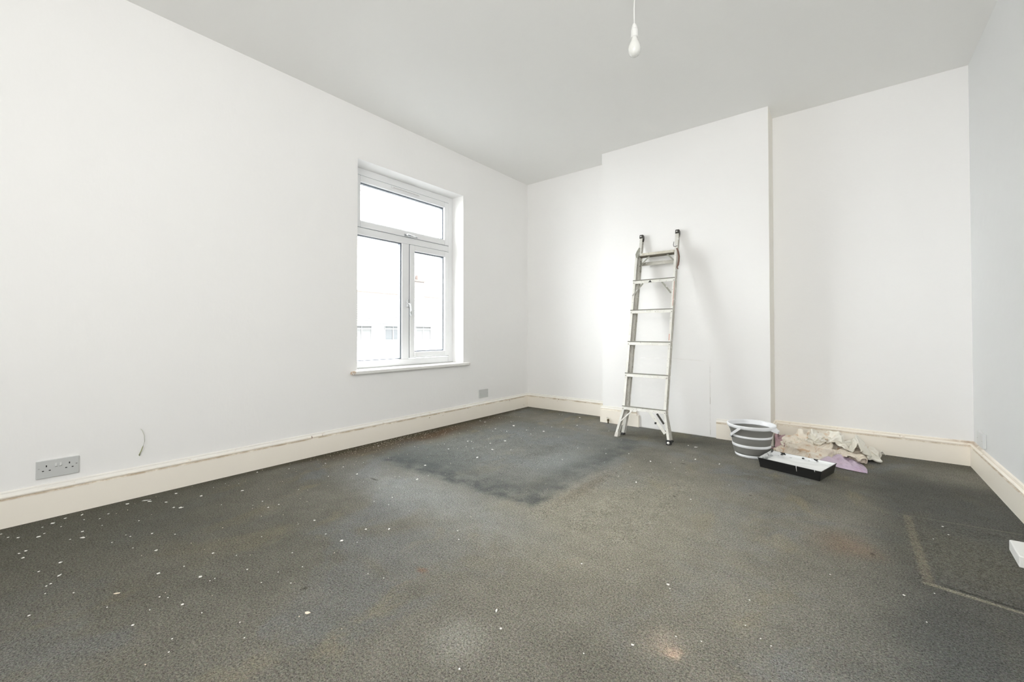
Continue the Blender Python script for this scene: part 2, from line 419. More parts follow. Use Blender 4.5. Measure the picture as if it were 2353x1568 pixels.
def sash(y0, y1, z0, z1, w, open_=True):
    bm = bm_(); frame_ring(bm, FX0+0.005, FX1+(0.008 if open_ else -0.012), y0, y1, z0, z1, w)
    s = obj('sash', bm, m_upvc, win, bevel=0.006)
    bm = bm_(); g = 0.0025; i = w-0.001
    frame_ring(bm, FX1-0.048, FX1-0.018, y0+i, y1-i, z0+i, z1-i, 0.010)
    obj('gasket', bm, m_gasket, s)
    if open_:
        bm = bm_(); frame_ring(bm, FX1-0.006, FX1-0.0005, y0-0.003, y1+0.003, z0-0.003, z1+0.003, 0.004); obj('seal', bm, m_gasket, s)
    bm = bm_(); box(bm, (FX1-0.036, y0+i, z0+i), (FX1-0.030, y1-i, z1-i)); obj('pane', bm, m_glass, s)
    return s
s_top = sash(OY0+0.062, OY1-0.062, 1.786, 2.225, 0.056)
s_right = sash(-1.648, OY1-0.058, 0.661, 1.722, 0.054)
# fixed pane lower left
bm = bm_(); y0, y1, z0, z1 = OY0+0.058, -1.733, 0.655, 1.720
box(bm, (FX1-0.048, y1-0.012, z0), (FX1-0.014, y1, z1)); box(bm, (FX1-0.048, y0, z0), (FX1-0.014, y0+0.006, z1))
box(bm, (FX1-0.048, y0, z1-0.006), (FX1-0.014, y1, z1)); box(bm, (FX1-0.048, y0, z0), (FX1-0.014, y1, z0+0.006))
obj('gasket', bm, m_gasket, win)
bm = bm_(); box(bm, (FX1-0.036, y0, z0), (FX1-0.030, y1, z1)); obj('pane', bm, m_glass, win)
# trickle vent on the top sash
bm = bm_(); box(bm, (FX1+0.008, -1.862, 2.196), (FX1+0.020, -1.545, 2.214)); 
v_ = obj('trickle_vent', bm, m_upvc, win, bevel=0.003)
bm = bm_(); box(bm, (FX1+0.0195, -1.845, 2.1985), (FX1+0.0215, -1.56, 2.2025)); obj('vent_slot', bm, plain('vent_shadow_gap', (0.45, 0.44, 0.40), 0.6), v_)
m_chrome = plain('satin_chrome', (0.62, 0.63, 0.64), 0.22, 1.0)
def handle(y, z, vert):
    bm = bm_()
    if vert: box(bm, (FX1+0.008, y-0.012, z-0.004), (FX1+0.020, y+0.012, z+0.066))
    else: box(bm, (FX1+0.008, y-0.03, z-0.011), (FX1+0.018, y+0.045, z+0.011))
    h = obj('handle', bm, m_chrome, win, bevel=0.003)
    bm = bm_()
    if vert: tube(bm, [(FX1+0.02, y, z+0.03), (FX1+0.036, y, z+0.03), (FX1+0.046, y+0.006, z+0.022), (FX1+0.046, y+0.012, z-0.03), (FX1+0.042, y+0.012, z-0.085)], [0.007, 0.007, 0.008, 0.007, 0.006], 10)
    else: tube(bm, [(FX1+0.018, y-0.012, z), (FX1+0.036, y-0.012, z), (FX1+0.042, y-0.004, z), (FX1+0.040, y+0.05, z-0.004), (FX1+0.036, y+0.10, z-0.006)], [0.008, 0.009, 0.009, 0.007, 0.006], 10)
    obj('handle_lever', bm, m_chrome, h)
handle(-1.680, 1.134, True); handle(-1.69, 1.797, False)
# sill board
bm = bm_()
box(bm, (RX, OY0, 0.566), (0.0, OY1, 0.592)); obj('sill_bed', bm, m_sill, win)
bm = bm_(); box(bm, (-0.001, -2.338, 0.564), (0.036, -1.030, 0.593)); obj('window_sill', bm, m_sill, win, bevel=0.008, bseg=3)
bm = bm_(); box(bm, (RX, OY0, 0.5925), (RX+0.006, OY1, 0.600)); obj('sealant_bead', bm, plain('grey_sealant', (0.5, 0.5, 0.49), 0.5), win)

# ------------------------------------------------------------------ houses across the street
m_render = plain('pale_render', (0.80, 0.79, 0.76), 0.9)
m_tile = plain('weathered_roof_tiles', (0.068, 0.067, 0.066), 0.85, grain=0.25, gs=3)
m_brick = plain('buff_brick', (0.082, 0.075, 0.071), 0.9, grain=0.15, gs=4)
m_terr = plain('terracotta', (0.078, 0.058, 0.050), 0.8)
m_dark = plain('dark_window_glass', (0.020, 0.024, 0.026), 0.3)
m_ugrey = plain('window_frame_white', (0.12, 0.12, 0.12), 0.4)
m_ground = plain('street_tarmac', (0.12, 0.12, 0.12), 0.9)
hs = thing('terraced_house_row', 'terrace of pale rendered houses with tiled roof across the street, seen through the window', 'building', (-14, 9, -3.2))
bm = bm_(); box(bm, (-7, -14, 0), (0, 16, 4.55)); obj('wall', bm, m_render, hs)
bm = bm_()
rows = 16
for k in range(rows):          # stepped tile courses, front slope
    x0 = 0.35-k*3.65/rows; x1 = 0.35-(k+1)*3.65/rows; z0 = 4.50+k*1.80/rows; z1 = 4.50+(k+1)*1.80/rows
    vs = [(x0, -14.2, z0+0.04), (x1, -14.2, z1+0.015), (x1, 16.2, z1+0.015), (x0, 16.2, z0+0.04)]
    bm.faces.new([bm.verts.new(v) for v in vs])
    bm.faces.new([bm.verts.new(v) for v in ((x0, -14.2, z0-0.01), (x0, 16.2, z0-0.01), (x0, 16.2, z0+0.04), (x0, -14.2, z0+0.04))])
bm.faces.new([bm.verts.new(v) for v in ((-3.3, -14.2, 6.30), (-7.2, -14.2, 4.4), (-7.2, 16.2, 4.4), (-3.3, 16.2, 6.30))])
obj('roof', bm, m_tile, hs, norm=False)
bm = bm_(); tube(bm, [(-3.3, -14.2, 6.31), (-3.3, 16.2, 6.31)], 0.10, 8); obj('ridge_tiles', bm, m_terr, hs)
bm = bm_(); box(bm, (0.30, -14.2, 4.40), (0.42, 16.2, 4.49)); obj('gutter', bm, m_ugrey, hs)
for cy in (3.0, -5.5, 11.0):
    bm = bm_(); box(bm, (-3.6, cy-0.42, 5.6), (-2.9, cy+0.42, 7.15)); ch = obj('chimney', bm, m_brick, hs)
    bm = bm_(); box(bm, (-3.66, cy-0.48, 7.15), (-2.84, cy+0.48, 7.25)); obj('chimney_cap', bm, m_terr, ch)
    for q in (-0.22, 0.12):
        bm = bm_(); lathe(bm, [(0.10, 0), (0.11, 0.02), (0.085, 0.28), (0.10, 0.30), (0.07, 0.30), (0.07, 0.1)], 12); obj('chimney_pot', bm, m_terr, ch, loc=(-3.25, cy+q, 7.25))
for wy, dk in ((-2.60, 0), (-0.93, 1), (0.90, 0), (2.6, 0), (-4.6, 0), (5.0, 0)):
    bm = bm_(); frame_ring(bm, -0.02, 0.03, wy-0.45, wy+0.55, 3.72, 4.53, 0.05)
    box(bm, (-0.02, wy+0.0, 3.77), (0.03, wy+0.05, 4.48)); box(bm, (-0.02, wy-0.40, 4.26), (0.028, wy+0.5, 4.32))
    f = obj('window', bm, m_ugrey, hs)
    bm = bm_(); box(bm, (-0.01, wy-0.40, 3.77), (0.012, wy+0.50, 4.48)); obj('pane', bm, m_dark if dk else plain('net_curtain', (0.10, 0.10, 0.098), 0.7), f)
bm = bm_(); box(bm, (-22, -16, -3.4), (-0.31, 30, -3.2)); g = struct(obj('ground', bm, m_ground))

# ------------------------------------------------------------------ sockets
m_plate = plain('grey_white_socket_plastic', (0.60, 0.61, 0.60), 0.35)
m_hole = plain('black_hole', (0.015, 0.015, 0.015), 0.6)
m_rock = plain('white_switch_plastic', (0.74, 0.75, 0.74), 0.3)
def socket(name, label, origin, along, outn, w, h, kind, depth=0.009, mat=None):
    """origin: lower corner on the wall; along: direction of width; outn: outward"""
    A, N = Vector(along), Vector(outn); Z = Vector((0, 0, 1))
    o = thing(name, label, 'socket', origin)
    def qbox(bm, u0, u1, v0, v1, d0, d1):
        vs = [A*u+Z*v+N*d for d in (d0, d1) for u, v in ((u0, v0), (u1, v0), (u1, v1), (u0, v1))]
        b = [bm.verts.new(v) for v in vs]
        for f in ((0, 3, 2, 1), (4, 5, 6, 7), (0, 1, 5, 4), (1, 2, 6, 5), (2, 3, 7, 6), (3, 0, 4, 7)): bm.faces.new([b[i] for i in f])
    bm = bm_(); qbox(bm, 0, w, 0, h, 0, depth); obj('face_plate', bm, mat or m_plate, o, bevel=0.003)
    d = depth
    if kind == 'double':
        for c0 in (0.0345, 0.1115):
            for du, dv, hw, hh in ((0, 0.058, 0.0021, 0.0042), (-0.011, 0.036, 0.0034, 0.0021), (0.011, 0.036, 0.0034, 0.0021)):
                bm = bm_(); qbox(bm, c0+du-hw, c0+du+hw, dv-hh, dv+hh, d-0.002, d+0.0004); obj('pin_hole', bm, m_hole, o)
        for c0 in (0.0665, 0.0815):
            bm = bm_(); qbox(bm, c0-0.0038, c0+0.0038, 0.051, 0.067, d-0.001, d+0.003); obj('rocker_switch', bm, m_rock, o, bevel=0.001)
            bm = bm_(); qbox(bm, c0-0.0045, c0+0.0045, 0.0482, 0.0500, d-0.001, d+0.0006); obj('switch_gap', bm, plain('switch_gap_grey', (0.35, 0.35, 0.34), 0.6), o)
        for c0, mm in ((0.010, plain('screw_cap', (0.42, 0.42, 0.40), 0.5)), (0.136, plain('screw_head', (0.20, 0.20, 0.19), 0.4))):
            bm = bm_(); qbox(bm, c0-0.0030, c0+0.0030, 0.0475, 0.0510, d-0.001, d+0.0007); obj('screw', bm, mm, o)
    elif kind == 'blank':
        for c0 in (0.012, w-0.012):
            bm = bm_(); qbox(bm, c0-0.0025, c0+0.0025, h/2-0.0025, h/2+0.0025, d-0.001, d+0.0006); obj('screw', bm, plain('plate_screw', (0.42, 0.43, 0.42), 0.4), o)
    return o
socket('double_socket', 'grey-white double power socket low on the window wall beside the loose wire', (0.0, -3.966, 0.192), (0, 1, 0), (1, 0, 0), 0.146, 0.0865, 'double')
socket('blank_socket_plate', 'grey-white outlet plate between the window sill and the far room corner', (0.0, -0.868, 0.205), (0, 1, 0), (1, 0, 0), 0.138, 0.086, 'blank')
m_boxw = plain('white_painted_box', (0.72, 0.73, 0.73), 0.5, grain=.05, gs=25)
socket('surface_socket_box', 'white surface-mounted socket box above the skirting of the side wall near the alcove', (W, -0.185, 0.182), (0, -1, 0), (-1, 0, 0), 0.146, 0.088, 'blank', 0.017, m_boxw)

# loose wire from the wall
m_wire = plain('grey_bell_wire', sc(196, 196, 184), 0.5); m_wireg = plain('green_yellow_sleeve', sc(160, 164, 120), 0.5)
o = thing('wall_wire', 'thin loose wire with a green sleeved end sticking out above the skirting', 'wire', (0, -3.585, 0.37))
bm = bm_(); tube(bm, [(-0.004, 0.000, 0.0), (0.010, 0.006, -0.012), (0.020, 0.013, -0.040), (0.022, 0.014, -0.070), (0.018, 0.008, -0.098)], 0.0013, 6); obj('wire', bm, m_wire, o)
bm = bm_(); tube(bm, [(0.018, 0.008, -0.098), (0.014, 0.002, -0.120), (0.010, -0.006, -0.142), (0.006, -0.004, -0.148)], [0.0020, 0.0025, 0.0027, 0.0018], 6); obj('sleeve', bm, m_wireg, o)

# gas pipe stub by the chimney skirting
m_brass = plain('old_brass', sc(96, 84, 62), 0.4, 0.7)
o = thing('pipe_stub', 'small capped brass gas pipe standing at the chimney breast skirting', 'pipe', (1.197, -0.292, 0.0))
bm = bm_(); tube(bm, [(0, 0, 0), (0, 0, 0.034)], 0.0065, 10); obj('pipe', bm, m_brass, o)
bm = bm_(); tube(bm, [(0, 0, 0.026), (0, 0, 0.044)], 0.011, 8); obj('nut', bm, m_brass, o)
bm = bm_(); tube(bm, [(0.010, 0, 0.048), (-0.006, 0.0, 0.060), (-0.016, 0.0, 0.056)], 0.0042, 8); obj('cap', bm, plain('painted_cap', (0.7, 0.68, 0.62), 0.5), o)

# ------------------------------------------------------------------ pendant
m_wht = plain('white_plastic', (0.84, 0.84, 0.82), 0.35)
m_bulb = plain('frosted_bulb_glass', (0.80, 0.80, 0.77), 0.12)
o = thing('pendant_light', 'bare white light bulb hanging on a white flex from the ceiling', 'lamp', (2.210, -2.080, H))
P0 = Vector((2.210, -2.080, H))
bm = bm_(); lathe(bm, [(0.0, -0.028), (0.018, -0.028), (0.034, -0.022), (0.040, -0.004), (0.040, 0.0), (0, 0)], 28); obj('ceiling_rose', bm, m_wht, o)
bm = bm_(); tube(bm, [(0, 0, -0.025), (0.002, 0.001, -0.09), (-0.001, 0, -0.16), (0, 0, -0.245)], 0.0034, 8); obj('flex', bm, m_wht, o)
zt = -0.232
bm = bm_(); lathe(bm, [(0, zt), (0.005, zt), (0.010, zt-0.008), (0.0135, zt-0.018), (0.0145, zt-0.028), (0.0145, zt-0.030), (0, zt-0.030)], 24); obj('holder_cap', bm, m_wht, o)
bm = bm_(); lathe(bm, [(0, zt-0.031), (0.0155, zt-0.031), (0.0165, zt-0.035), (0.0170, zt-0.066), (0.0185, zt-0.070), (0.0185, zt-0.073), (0, zt-0.073)], 24); obj('lamp_holder', bm, m_wht, o)
bm = bm_(); lathe(bm, [(0.0, zt-0.060), (0.0135, zt-0.073), (0.0160, zt-0.083), (0.0195, zt-0.094), (0.0258, zt-0.108), (0.0298, zt-0.122), (0.0310, zt-0.135), (0.0290, zt-0.149), (0.0230, zt-0.161), (0.0125, zt-0.169), (0, zt-0.1715)], 32)
obj('bulb', bm, m_bulb, o)

# ------------------------------------------------------------------ ladder
def alu(name, a, b, rough=0.42, metal=0.35):
    t = NT(name); oc = t.obco()
    n1 = t.noise(9, 5, 0.65, vec=oc); n2 = t.noise(60, 3, 0.6, vec=oc); n3 = t.noise(30, 2, vec=oc)
    c = t.mix(t.ss(n1, 0.35, 0.7), a, b)
    c = t.mix(t.mul(t.ss(n2, 0.62, 0.68), 0.5), c, sc(120, 112, 98))
    c = t.mix(t.mul(t.ss(n3, 0.62, 0.66), 0.8), c, (0.85, 0.85, 0.83))
    return t.done(c, rough, metal, normal=t.bump(n2, 0.1, 0.001))
m_alu = alu('paint_spattered_aluminium', sc(222, 220, 213), sc(236, 235, 229))
m_alud = alu('worn_grey_aluminium', sc(146, 145, 135), sc(170, 169, 159))
m_web = alu('shaded_dirty_aluminium', sc(184, 181, 171), sc(206, 203, 194), 0.5, 0.3)  # darker copy of the rail metal: dirt plus painted shade
m_tread = alu('grey_tread', sc(176, 174, 164), sc(196, 194, 184))
m_nose = plain('dark_tread_nosing', sc(122, 121, 112), 0.6)
m_rub = plain('black_rubber', (0.02, 0.02, 0.02), 0.6)
m_cap = plain('dark_grey_end_cap', sc(62, 60, 54), 0.55)
m_rust = plain('brown_stained_catch', sc(122, 96, 84), 0.6, grain=0.3, gs=40)
th = math.atan(0.226)
L = thing('step_ladder', 'paint-spattered aluminium step ladder leaning folded against the chimney breast', 'ladder', (1.705, -0.740, 0), (-th, 0, 0))
def rail(name, xs, ts, ys, w, d, side, mat, parent=L):
    """C channel: web on the outside (side=-1 left, +1 right), open inwards; xs/ys = centre x and front y at stations ts"""
    k = 0.0025; s = side
    prof = [(s*w/2, 0), (s*w/2, d), (-s*w/2, d), (-s*w/2, d-k), (s*(w/2-k), d-k), (s*(w/2-k), k), (-s*w/2, k), (-s*w/2, 0)]
    bm = bm_(); prism(bm, prof, [(lambda p, x=x, y=y, t_=t_: (x+p[0], y+p[1], t_)) for x, t_, y in zip(xs, ts, ys)])
    bmesh.ops.recalc_face_normals(bm, faces=bm.faces)
    for f in bm.faces: f.material_index = 0 if f.normal.y < -0.7 else 1     # spattered front flange; dirty web faces painted darker for shade
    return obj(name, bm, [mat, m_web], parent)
for s in (-1, 1):
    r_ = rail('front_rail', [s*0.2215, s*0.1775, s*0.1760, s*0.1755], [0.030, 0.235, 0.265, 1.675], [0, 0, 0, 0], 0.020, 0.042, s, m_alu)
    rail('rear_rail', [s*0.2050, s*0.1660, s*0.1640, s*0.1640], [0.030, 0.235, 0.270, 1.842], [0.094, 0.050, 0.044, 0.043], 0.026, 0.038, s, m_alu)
    # shoes
    bm = bm_(); x = s*0.2215
    prism(bm, [(-0.016, -0.003), (0.016, -0.003), (0.016, 0.046), (-0.016, 0.046)], [lambda p, x=x: (x+p[0], p[1], 0.000+0.226*p[1]*-0.0), lambda p, x=x: (x-s*0.006+p[0], p[1], 0.040)])
    sh = obj('foot', bm, plain('worn_white_shoe', (0.62, 0.60, 0.55), 0.5) if s < 0 else m_rub, L, bevel=0.003)
    if s < 0: sh['label'] = 'scuffed pale plastic foot'
    else: sh['label'] = 'black rubber foot'
    if s > 0:
        bm = bm_(); lathe(bm, [(0, 0.006), (0.010, 0.003), (0.0125, -0.004), (0.012, -0.008), (0, -0.010)], 16); 
        for v in bm.verts: v.co = Vector((x+v.co.x, -0.002-v.co.z*0.6, 0.017+v.co.y))
        obj('foot_plug', bm, m_alu, sh)
    bm = bm_(); xr = s*0.2085
    prism(bm, [(-0.015, 0.088), (0.015, 0.088), (0.015, 0.132), (-0.015, 0.132)], [lambda p, x=xr: (x+p[0], p[1], 0.003+0.0), lambda p, x=xr: (x-s*0.004+p[0], p[1], 0.042)])
    for v in bm.verts:
        v.co.z += 0.2260*v.co.y if v.co.z < 0.01 else 0.0
    obj('rear_foot', bm, m_rub, L, bevel=0.003)
    # cap at the top of the rear section
    bm = bm_(); xc = s*0.1640
    pr = [(0.037, 1.830), (0.037, 1.866), (0.066, 1.869), (0.0795, 1.860), (0.0825, 1.838), (0.078, 1.808), (0.060, 1.834)]
    prism(bm, pr, [lambda p, x=xc-0.0155: (x, p[0], p[1]), lambda p, x=xc+0.0155: (x, p[0], p[1])])
    cp = obj('end_cap', bm, m_cap, L, bevel=0.002)
    bm = bm_(); lathe(bm, [(0, 0.001), (0.0060, 0.001), (0.0060, -0.002), (0, -0.002)], 16)
    for v in bm.verts: v.co = Vector((xc-0.002+v.co.x, 0.037+v.co.z*0.6-0.0006, 1.849+v.co.y))
    obj('rivet', bm, m_wht, cp)
# steps
ts = [0.2717, 0.5570, 0.8380, 1.1255, 1.4040]
for k, t_ in enumerate(ts):
    e = 0.1855
    bm = bm_()
    # tread: nosing lip, top, front face folded down
    prof = [(-0.006, 0.000), (0.058, 0.000), (0.058, -0.012), (0.055, -0.012), (0.055, -0.003), (-0.0015, -0.003), (-0.0015, -0.034), (-0.0045, -0.034), (-0.0045, -0.008), (-0.008, -0.005)]
    prism(bm, prof, [lambda p: (-e, p[0], t_+p[1]), lambda p: (e, p[0], t_+p[1])])
    st = obj('step', bm, m_alu, L)
    bm = bm_(); box(bm, (-e-0.002, -0.0100, t_-0.0075), (e, -0.0045, t_-0.0005)); obj('nosing', bm, m_nose, st, bevel=0.001)  # dark nose strip; its tone also draws the shadow under the nose
    bm = bm_()
    for q in range(6): box(bm, (-e+0.025, 0.000+q*0.009, t_), (e-0.025, 0.005+q*0.009, t_+0.0012))
    obj('tread_ribs', bm, m_tread, st)['kind'] = 'stuff'
    for sx in (-1, 1):
        bm = bm_(); tube(bm, [(sx*0.178, -0.0045, t_-0.026), (sx*0.178, -0.0075, t_-0.026)], 0.0035, 8); obj('rivet', bm, m_nose, st)
# warning triangle
bm = bm_(); t_ = ts[4]
tri = [(-0.045, t_-0.030), (-0.012, t_-0.030), (-0.0285, t_-0.009)]
a = [bm.verts.new((x+0.0, -0.0055, z)) for x, z in tri]; b = [bm.verts.new((x, -0.0040, z)) for x, z in tri]
bm.faces.new(a); [bm.faces.new((a[i], b[i], b[(i+1) % 3], a[(i+1) % 3])) for i in range(3)]
wl = obj('warning_triangle', bm, plain('black_print', (0.03, 0.03, 0.03), 0.6), L)
# top tread of the rear section and crossbar
t_ = 1.664
bm = bm_(); prof = [(0.006, 0.0), (0.050, 0.0), (0.050, -0.016), (0.047, -0.016), (0.047, -0.003), (0.009, -0.003), (0.009, -0.024), (0.006, -0.024)]
prism(bm, prof, [lambda p: (-0.150, p[0], t_+p[1]), lambda p: (0.1585, p[0], t_+p[1])]); tt = obj('top_tread', bm, alu('worn_cream_tread', sc(206, 200, 184), sc(224, 220, 208)), L)
bm = bm_(); box(bm, (-0.150, 0.005, t_-0.031), (0.1585, 0.046, t_-0.0245)); obj('tread_underside', bm, plain('dark_underside', sc(104, 98, 84), 0.7), tt)  # dark brown plate closing the top tread from below
bm = bm_(); box(bm, (-0.150, 0.066, 1.566), (0.150, 0.074, 1.598)); obj('crossbar', bm, m_web, L, bevel=0.002)
def brace(p, q, w=0.014, mat=None, par=None, k=0.003):
    p, q = Vector(p), Vector(q); d = (q-p).normalized(); n = Vector((-d.z, 0, d.x))*w/2; y = Vector((0, k, 0))
    bm = bm_(); vs = [p-n, q-n, q+n, p+n]; a = [bm.verts.new(v) for v in vs]; b = [bm.verts.new(v+y) for v in vs]
    bm.faces.new(a); bm.faces.new(b[::-1])
    for i in range(4): bm.faces.new((a[i], b[i], b[(i+1) % 4], a[(i+1) % 4]))
    return obj('brace', bm, mat or m_alud, par or L, bevel=0.001)
brace((-0.088, 0.000, 1.378), (-0.183, 0.000, 1.258)); brace((0.072, 0.000, 1.378), (0.160, 0.000, 1.266))
brace((-0.060, 0.020, 1.640), (-0.150, 0.030, 1.545)); brace((0.092, 0.020, 1.640), (0.155, 0.030, 1.575))
brace((-0.082, -0.001, 0.252), (-0.192, -0.001, 0.135), 0.010, m_alu); b2 = brace((0.055, 0.004, 0.240), (0.190, 0.004, 0.085), 0.024, m_alu)
bm = bm_(); box(bm, (0.100, 0.001, 0.150), (0.116, 0.003, 0.166)); obj('brace_slot', bm, m_rub, b2)
brace((0.110, 0.012, 0.236), (0.172, 0.012, 0.160), 0.016, m_cap)
# lock plate left, brown catch right, wire hook
bm = bm_()
pl = [(-0.186, 1.655), (-0.176, 1.688), (-0.156, 1.722), (-0.147, 1.716), (-0.152, 1.650), (-0.162, 1.612), (-0.178, 1.628)]
a = [bm.verts.new((x, -0.004, z)) for x, z in pl]; b = [bm.verts.new((x, 0.001, z)) for x, z in pl]
bm.faces.new(a); bm.faces.new(b[::-1]); [bm.faces.new((a[i], b[i], b[(i+1) % 7], a[(i+1) % 7])) for i in range(7)]
obj('lock_plate', bm, m_alud, L)
bm = bm_(); tube(bm, [(-0.145, 0.030, 1.60), (-0.138, 0.030, 1.55), (-0.140, 0.030, 1.49)], 0.006, 8); obj('guide_bar', bm, m_alud, L)
bm = bm_(); tube(bm, [(0.186, -0.004, 1.668), (0.200, -0.006, 1.635), (0.209, -0.004, 1.590), (0.208, 0.000, 1.550), (0.203, 0.002, 1.515), (0.196, 0.002, 1.495), (0.206, 0.004, 1.478)], [0.006, 0.007, 0.0075, 0.0075, 0.008, 0.006, 0.003], 8)
obj('catch_lever', bm, m_rust, L)
bm = bm_(); tube(bm, [(0.155, 0.0, 1.735), (0.153, -0.003, 1.705), (0.158, -0.004, 1.690), (0.175, -0.004, 1.686), (0.188, -0.002, 1.694)], 0.0025, 6); obj('wire_hook', bm, m_cap, L)
# faded red strips on the right rail
m_red = plain('faded_red_sticker', sc(208, 172, 160), 0.6, grain=0.15, gs=30)
for z0, z1, x0, x1 in ((1.150, 1.375, 0.1795, 0.1850), (0.850, 0.905, 0.1670, 0.1760)):
    bm = bm_(); box(bm, (x0, -0.0012, z0), (x1, 0.0002, z1)); obj('red_strip', bm, m_red, L)
bpy.context.view_layer.update()

# ------------------------------------------------------------------ bucket
m_sil = plain('grey_silicone', sc(122, 121, 117), 0.55)
m_bw = plain('white_bucket_plastic', (0.84, 0.85, 0.87), 0.3)
B = thing('collapsible_bucket', 'grey and white ringed collapsible bucket standing on the carpet beside the paint tray', 'bucket', (2.4905, -0.6367, 0.0))
bm = bm_(); lathe(bm, [(0, 0), (0.100, 0), (0.105, 0.003), (0.108, 0.019), (0.104, 0.021), (0.100, 0.012), (0, 0.010)], 64); obj('base', bm, m_bw, B)
outer = [(0.104, 0.018), (0.110, 0.026), (0.115, 0.032), (0.1135, 0.038), (0.118, 0.048), (0.1175, 0.054), (0.122, 0.066), (0.122, 0.073), (0.1225, 0.091), (0.1215, 0.098), (0.1255, 0.106), (0.1245, 0.113), (0.1285, 0.124), (0.1275, 0.131), (0.130, 0.141), (0.131, 0.156), (0.1330, 0.165), (0.1365, 0.174), (0.1380, 0.182), (0.1425, 0.192), (0.1465, 0.206), (0.148, 0.214)]
inner = [(r-0.003, z) for r, z in outer[::-1]]
bm = bm_(); lathe(bm, outer+inner, 64, close=True); obj('silicone_wall', bm, m_sil, B)
def ring(r0, z0, r1, z1, th_=0.004):
    bm = bm_(); lathe(bm, [(r0-0.003, z0), (r0+th_-0.001, z0), (r0+th_, z0+0.002), (r1+th_, z1-0.002), (r1+th_-0.001, z1), (r1-0.003, z1)], 64, close=True)
    obj('ring', bm, m_bw, B)
ring(0.1205, 0.073, 0.1215, 0.091); ring(0.1290, 0.141, 0.1300, 0.156)
bm = bm_(); lathe(bm, [(0.1445, 0.208), (0.1520, 0.206), (0.1555, 0.214), (0.1585, 0.226), (0.1580, 0.2305), (0.1545, 0.2323), (0.1490, 0.2310), (0.1455, 0.222), (0.1410, 0.203), (0.1395, 0.198), (0.1380, 0.199), (0.1410, 0.206)], 72, close=True)
# pouring lip
rim = obj('rim', bm, m_bw, B)
a0 = math.radians(-14)
bm = bm_(); rad = Vector((math.cos(a0), math.sin(a0), 0)); tan = Vector((-math.sin(a0), math.cos(a0), 0))
def sp(u, v, z): return rad*u+tan*v+Vector((0, 0, z))
for pts in ([(0.148, -0.040, .222), (0.183, -0.016, .206), (0.183, 0.016, .206), (0.148, 0.040, .222)],):
    up = [bm.verts.new(sp(*p)) for p in pts]; dn = [bm.verts.new(sp(p[0]-0.004, p[1], p[2]-0.018)) for p in pts]
    bm.faces.new(up); bm.faces.new(dn[::-1]); [bm.faces.new((up[i], dn[i], dn[(i+1) % 4], up[(i+1) % 4])) for i in range(4)]
obj('pouring_lip', bm, m_bw, B, bevel=0.003)
# handle: flat bail hanging down on the far side from the lip
ax = Vector((math.cos(math.radians(-106)), math.sin(math.radians(-106)), 0)); lf = Vector((math.cos(math.radians(164)), math.sin(math.radians(164)), 0))
tl = math.radians(38); R1 = 0.161
bm = bm_(); rings = []
for k in range(25):
    ph = PI*k/24
    c = ax*math.cos(ph)*R1+(lf*math.cos(tl)-Vector((0, 0, math.sin(tl))))*math.sin(ph)*R1+Vector((0, 0, 0.217))
    tg = (-ax*math.sin(ph)+(lf*math.cos(tl)-Vector((0, 0, math.sin(tl))))*math.cos(ph)).normalized()
    ou = (ax*math.cos(ph)+(lf*math.cos(tl)-Vector((0, 0, math.sin(tl))))*math.sin(ph)).normalized(); nn = tg.cross(ou)
    rings.append([bm.verts.new(c+ou*a*0.0022+nn*b*0.0085) for a, b in ((-1, -1), (1, -1), (1, 1), (-1, 1))])
for P, Q in zip(rings, rings[1:]):
    for i in range(4): bm.faces.new((P[i], P[(i+1) % 4], Q[(i+1) % 4], Q[i]))
bm.faces.new(rings[0][::-1]); bm.faces.new(rings[-1])
obj('handle', bm, m_bw, B, bevel=0.001)

# ------------------------------------------------------------------ paint tray
cn = [Vector((2.568, -0.905)), Vector((2.917, -1.008)), Vector((2.985, -0.745)), Vector((2.612, -0.655))]   # FL FR BR BL at the rim
cen = sum(cn, Vector((0, 0)))/4
T = thing('paint_tray', 'black plastic roller tray filled with white paint, lying in front of the crumpled dust sheets', 'paint tray', (cen.x, cen.y, 0))
cl = [c-cen for c in cn]
def ringpts(k, z): return [Vector((c.x*k, c.y*k, z)) for c in cl]
def bil(u, v, k=1.0):
    a = cl[0]*(1-u)*(1-v)+cl[1]*u*(1-v)+cl[2]*u*v+cl[3]*(1-u)*v
    return a*k
m_blk = plain('black_tray_plastic', (0.012, 0.012, 0.012), 0.35)
t = NT('tray_inside_splashed'); oc = t.obco()
msk = t.ss(t.noise(26, 4, 0.6, vec=oc), 0.40, 0.43)
m_spl = t.done(t.mix(msk, (0.012, 0.012, 0.012), (0.84, 0.85, 0.85)), 0.3)
bm = bm_()
rg = [ringpts(0.93, 0.0), ringpts(0.955, 0.030), ringpts(0.985, 0.056), ringpts(1.0, 0.058), ringpts(1.0, 0.062), ringpts(0.975, 0.062), ringpts(0.93, 0.020), ringpts(0.92, 0.012)]
vr = [[bm.verts.new(p) for p in q] for q in rg]
for idx, (A, Q) in enumerate(zip(vr, vr[1:])):
    for i in range(4):
        f = bm.faces.new((A[i], A[(i+1) % 4], Q[(i+1) % 4], Q[i])); f.material_index = 1 if idx >= 5 else 0
bm.faces.new(vr[0][::-1]); f = bm.faces.new(vr[-1]); f.material_index = 1
tb = obj('tray_body', bm, [m_blk, m_spl], T, bevel=0.004)
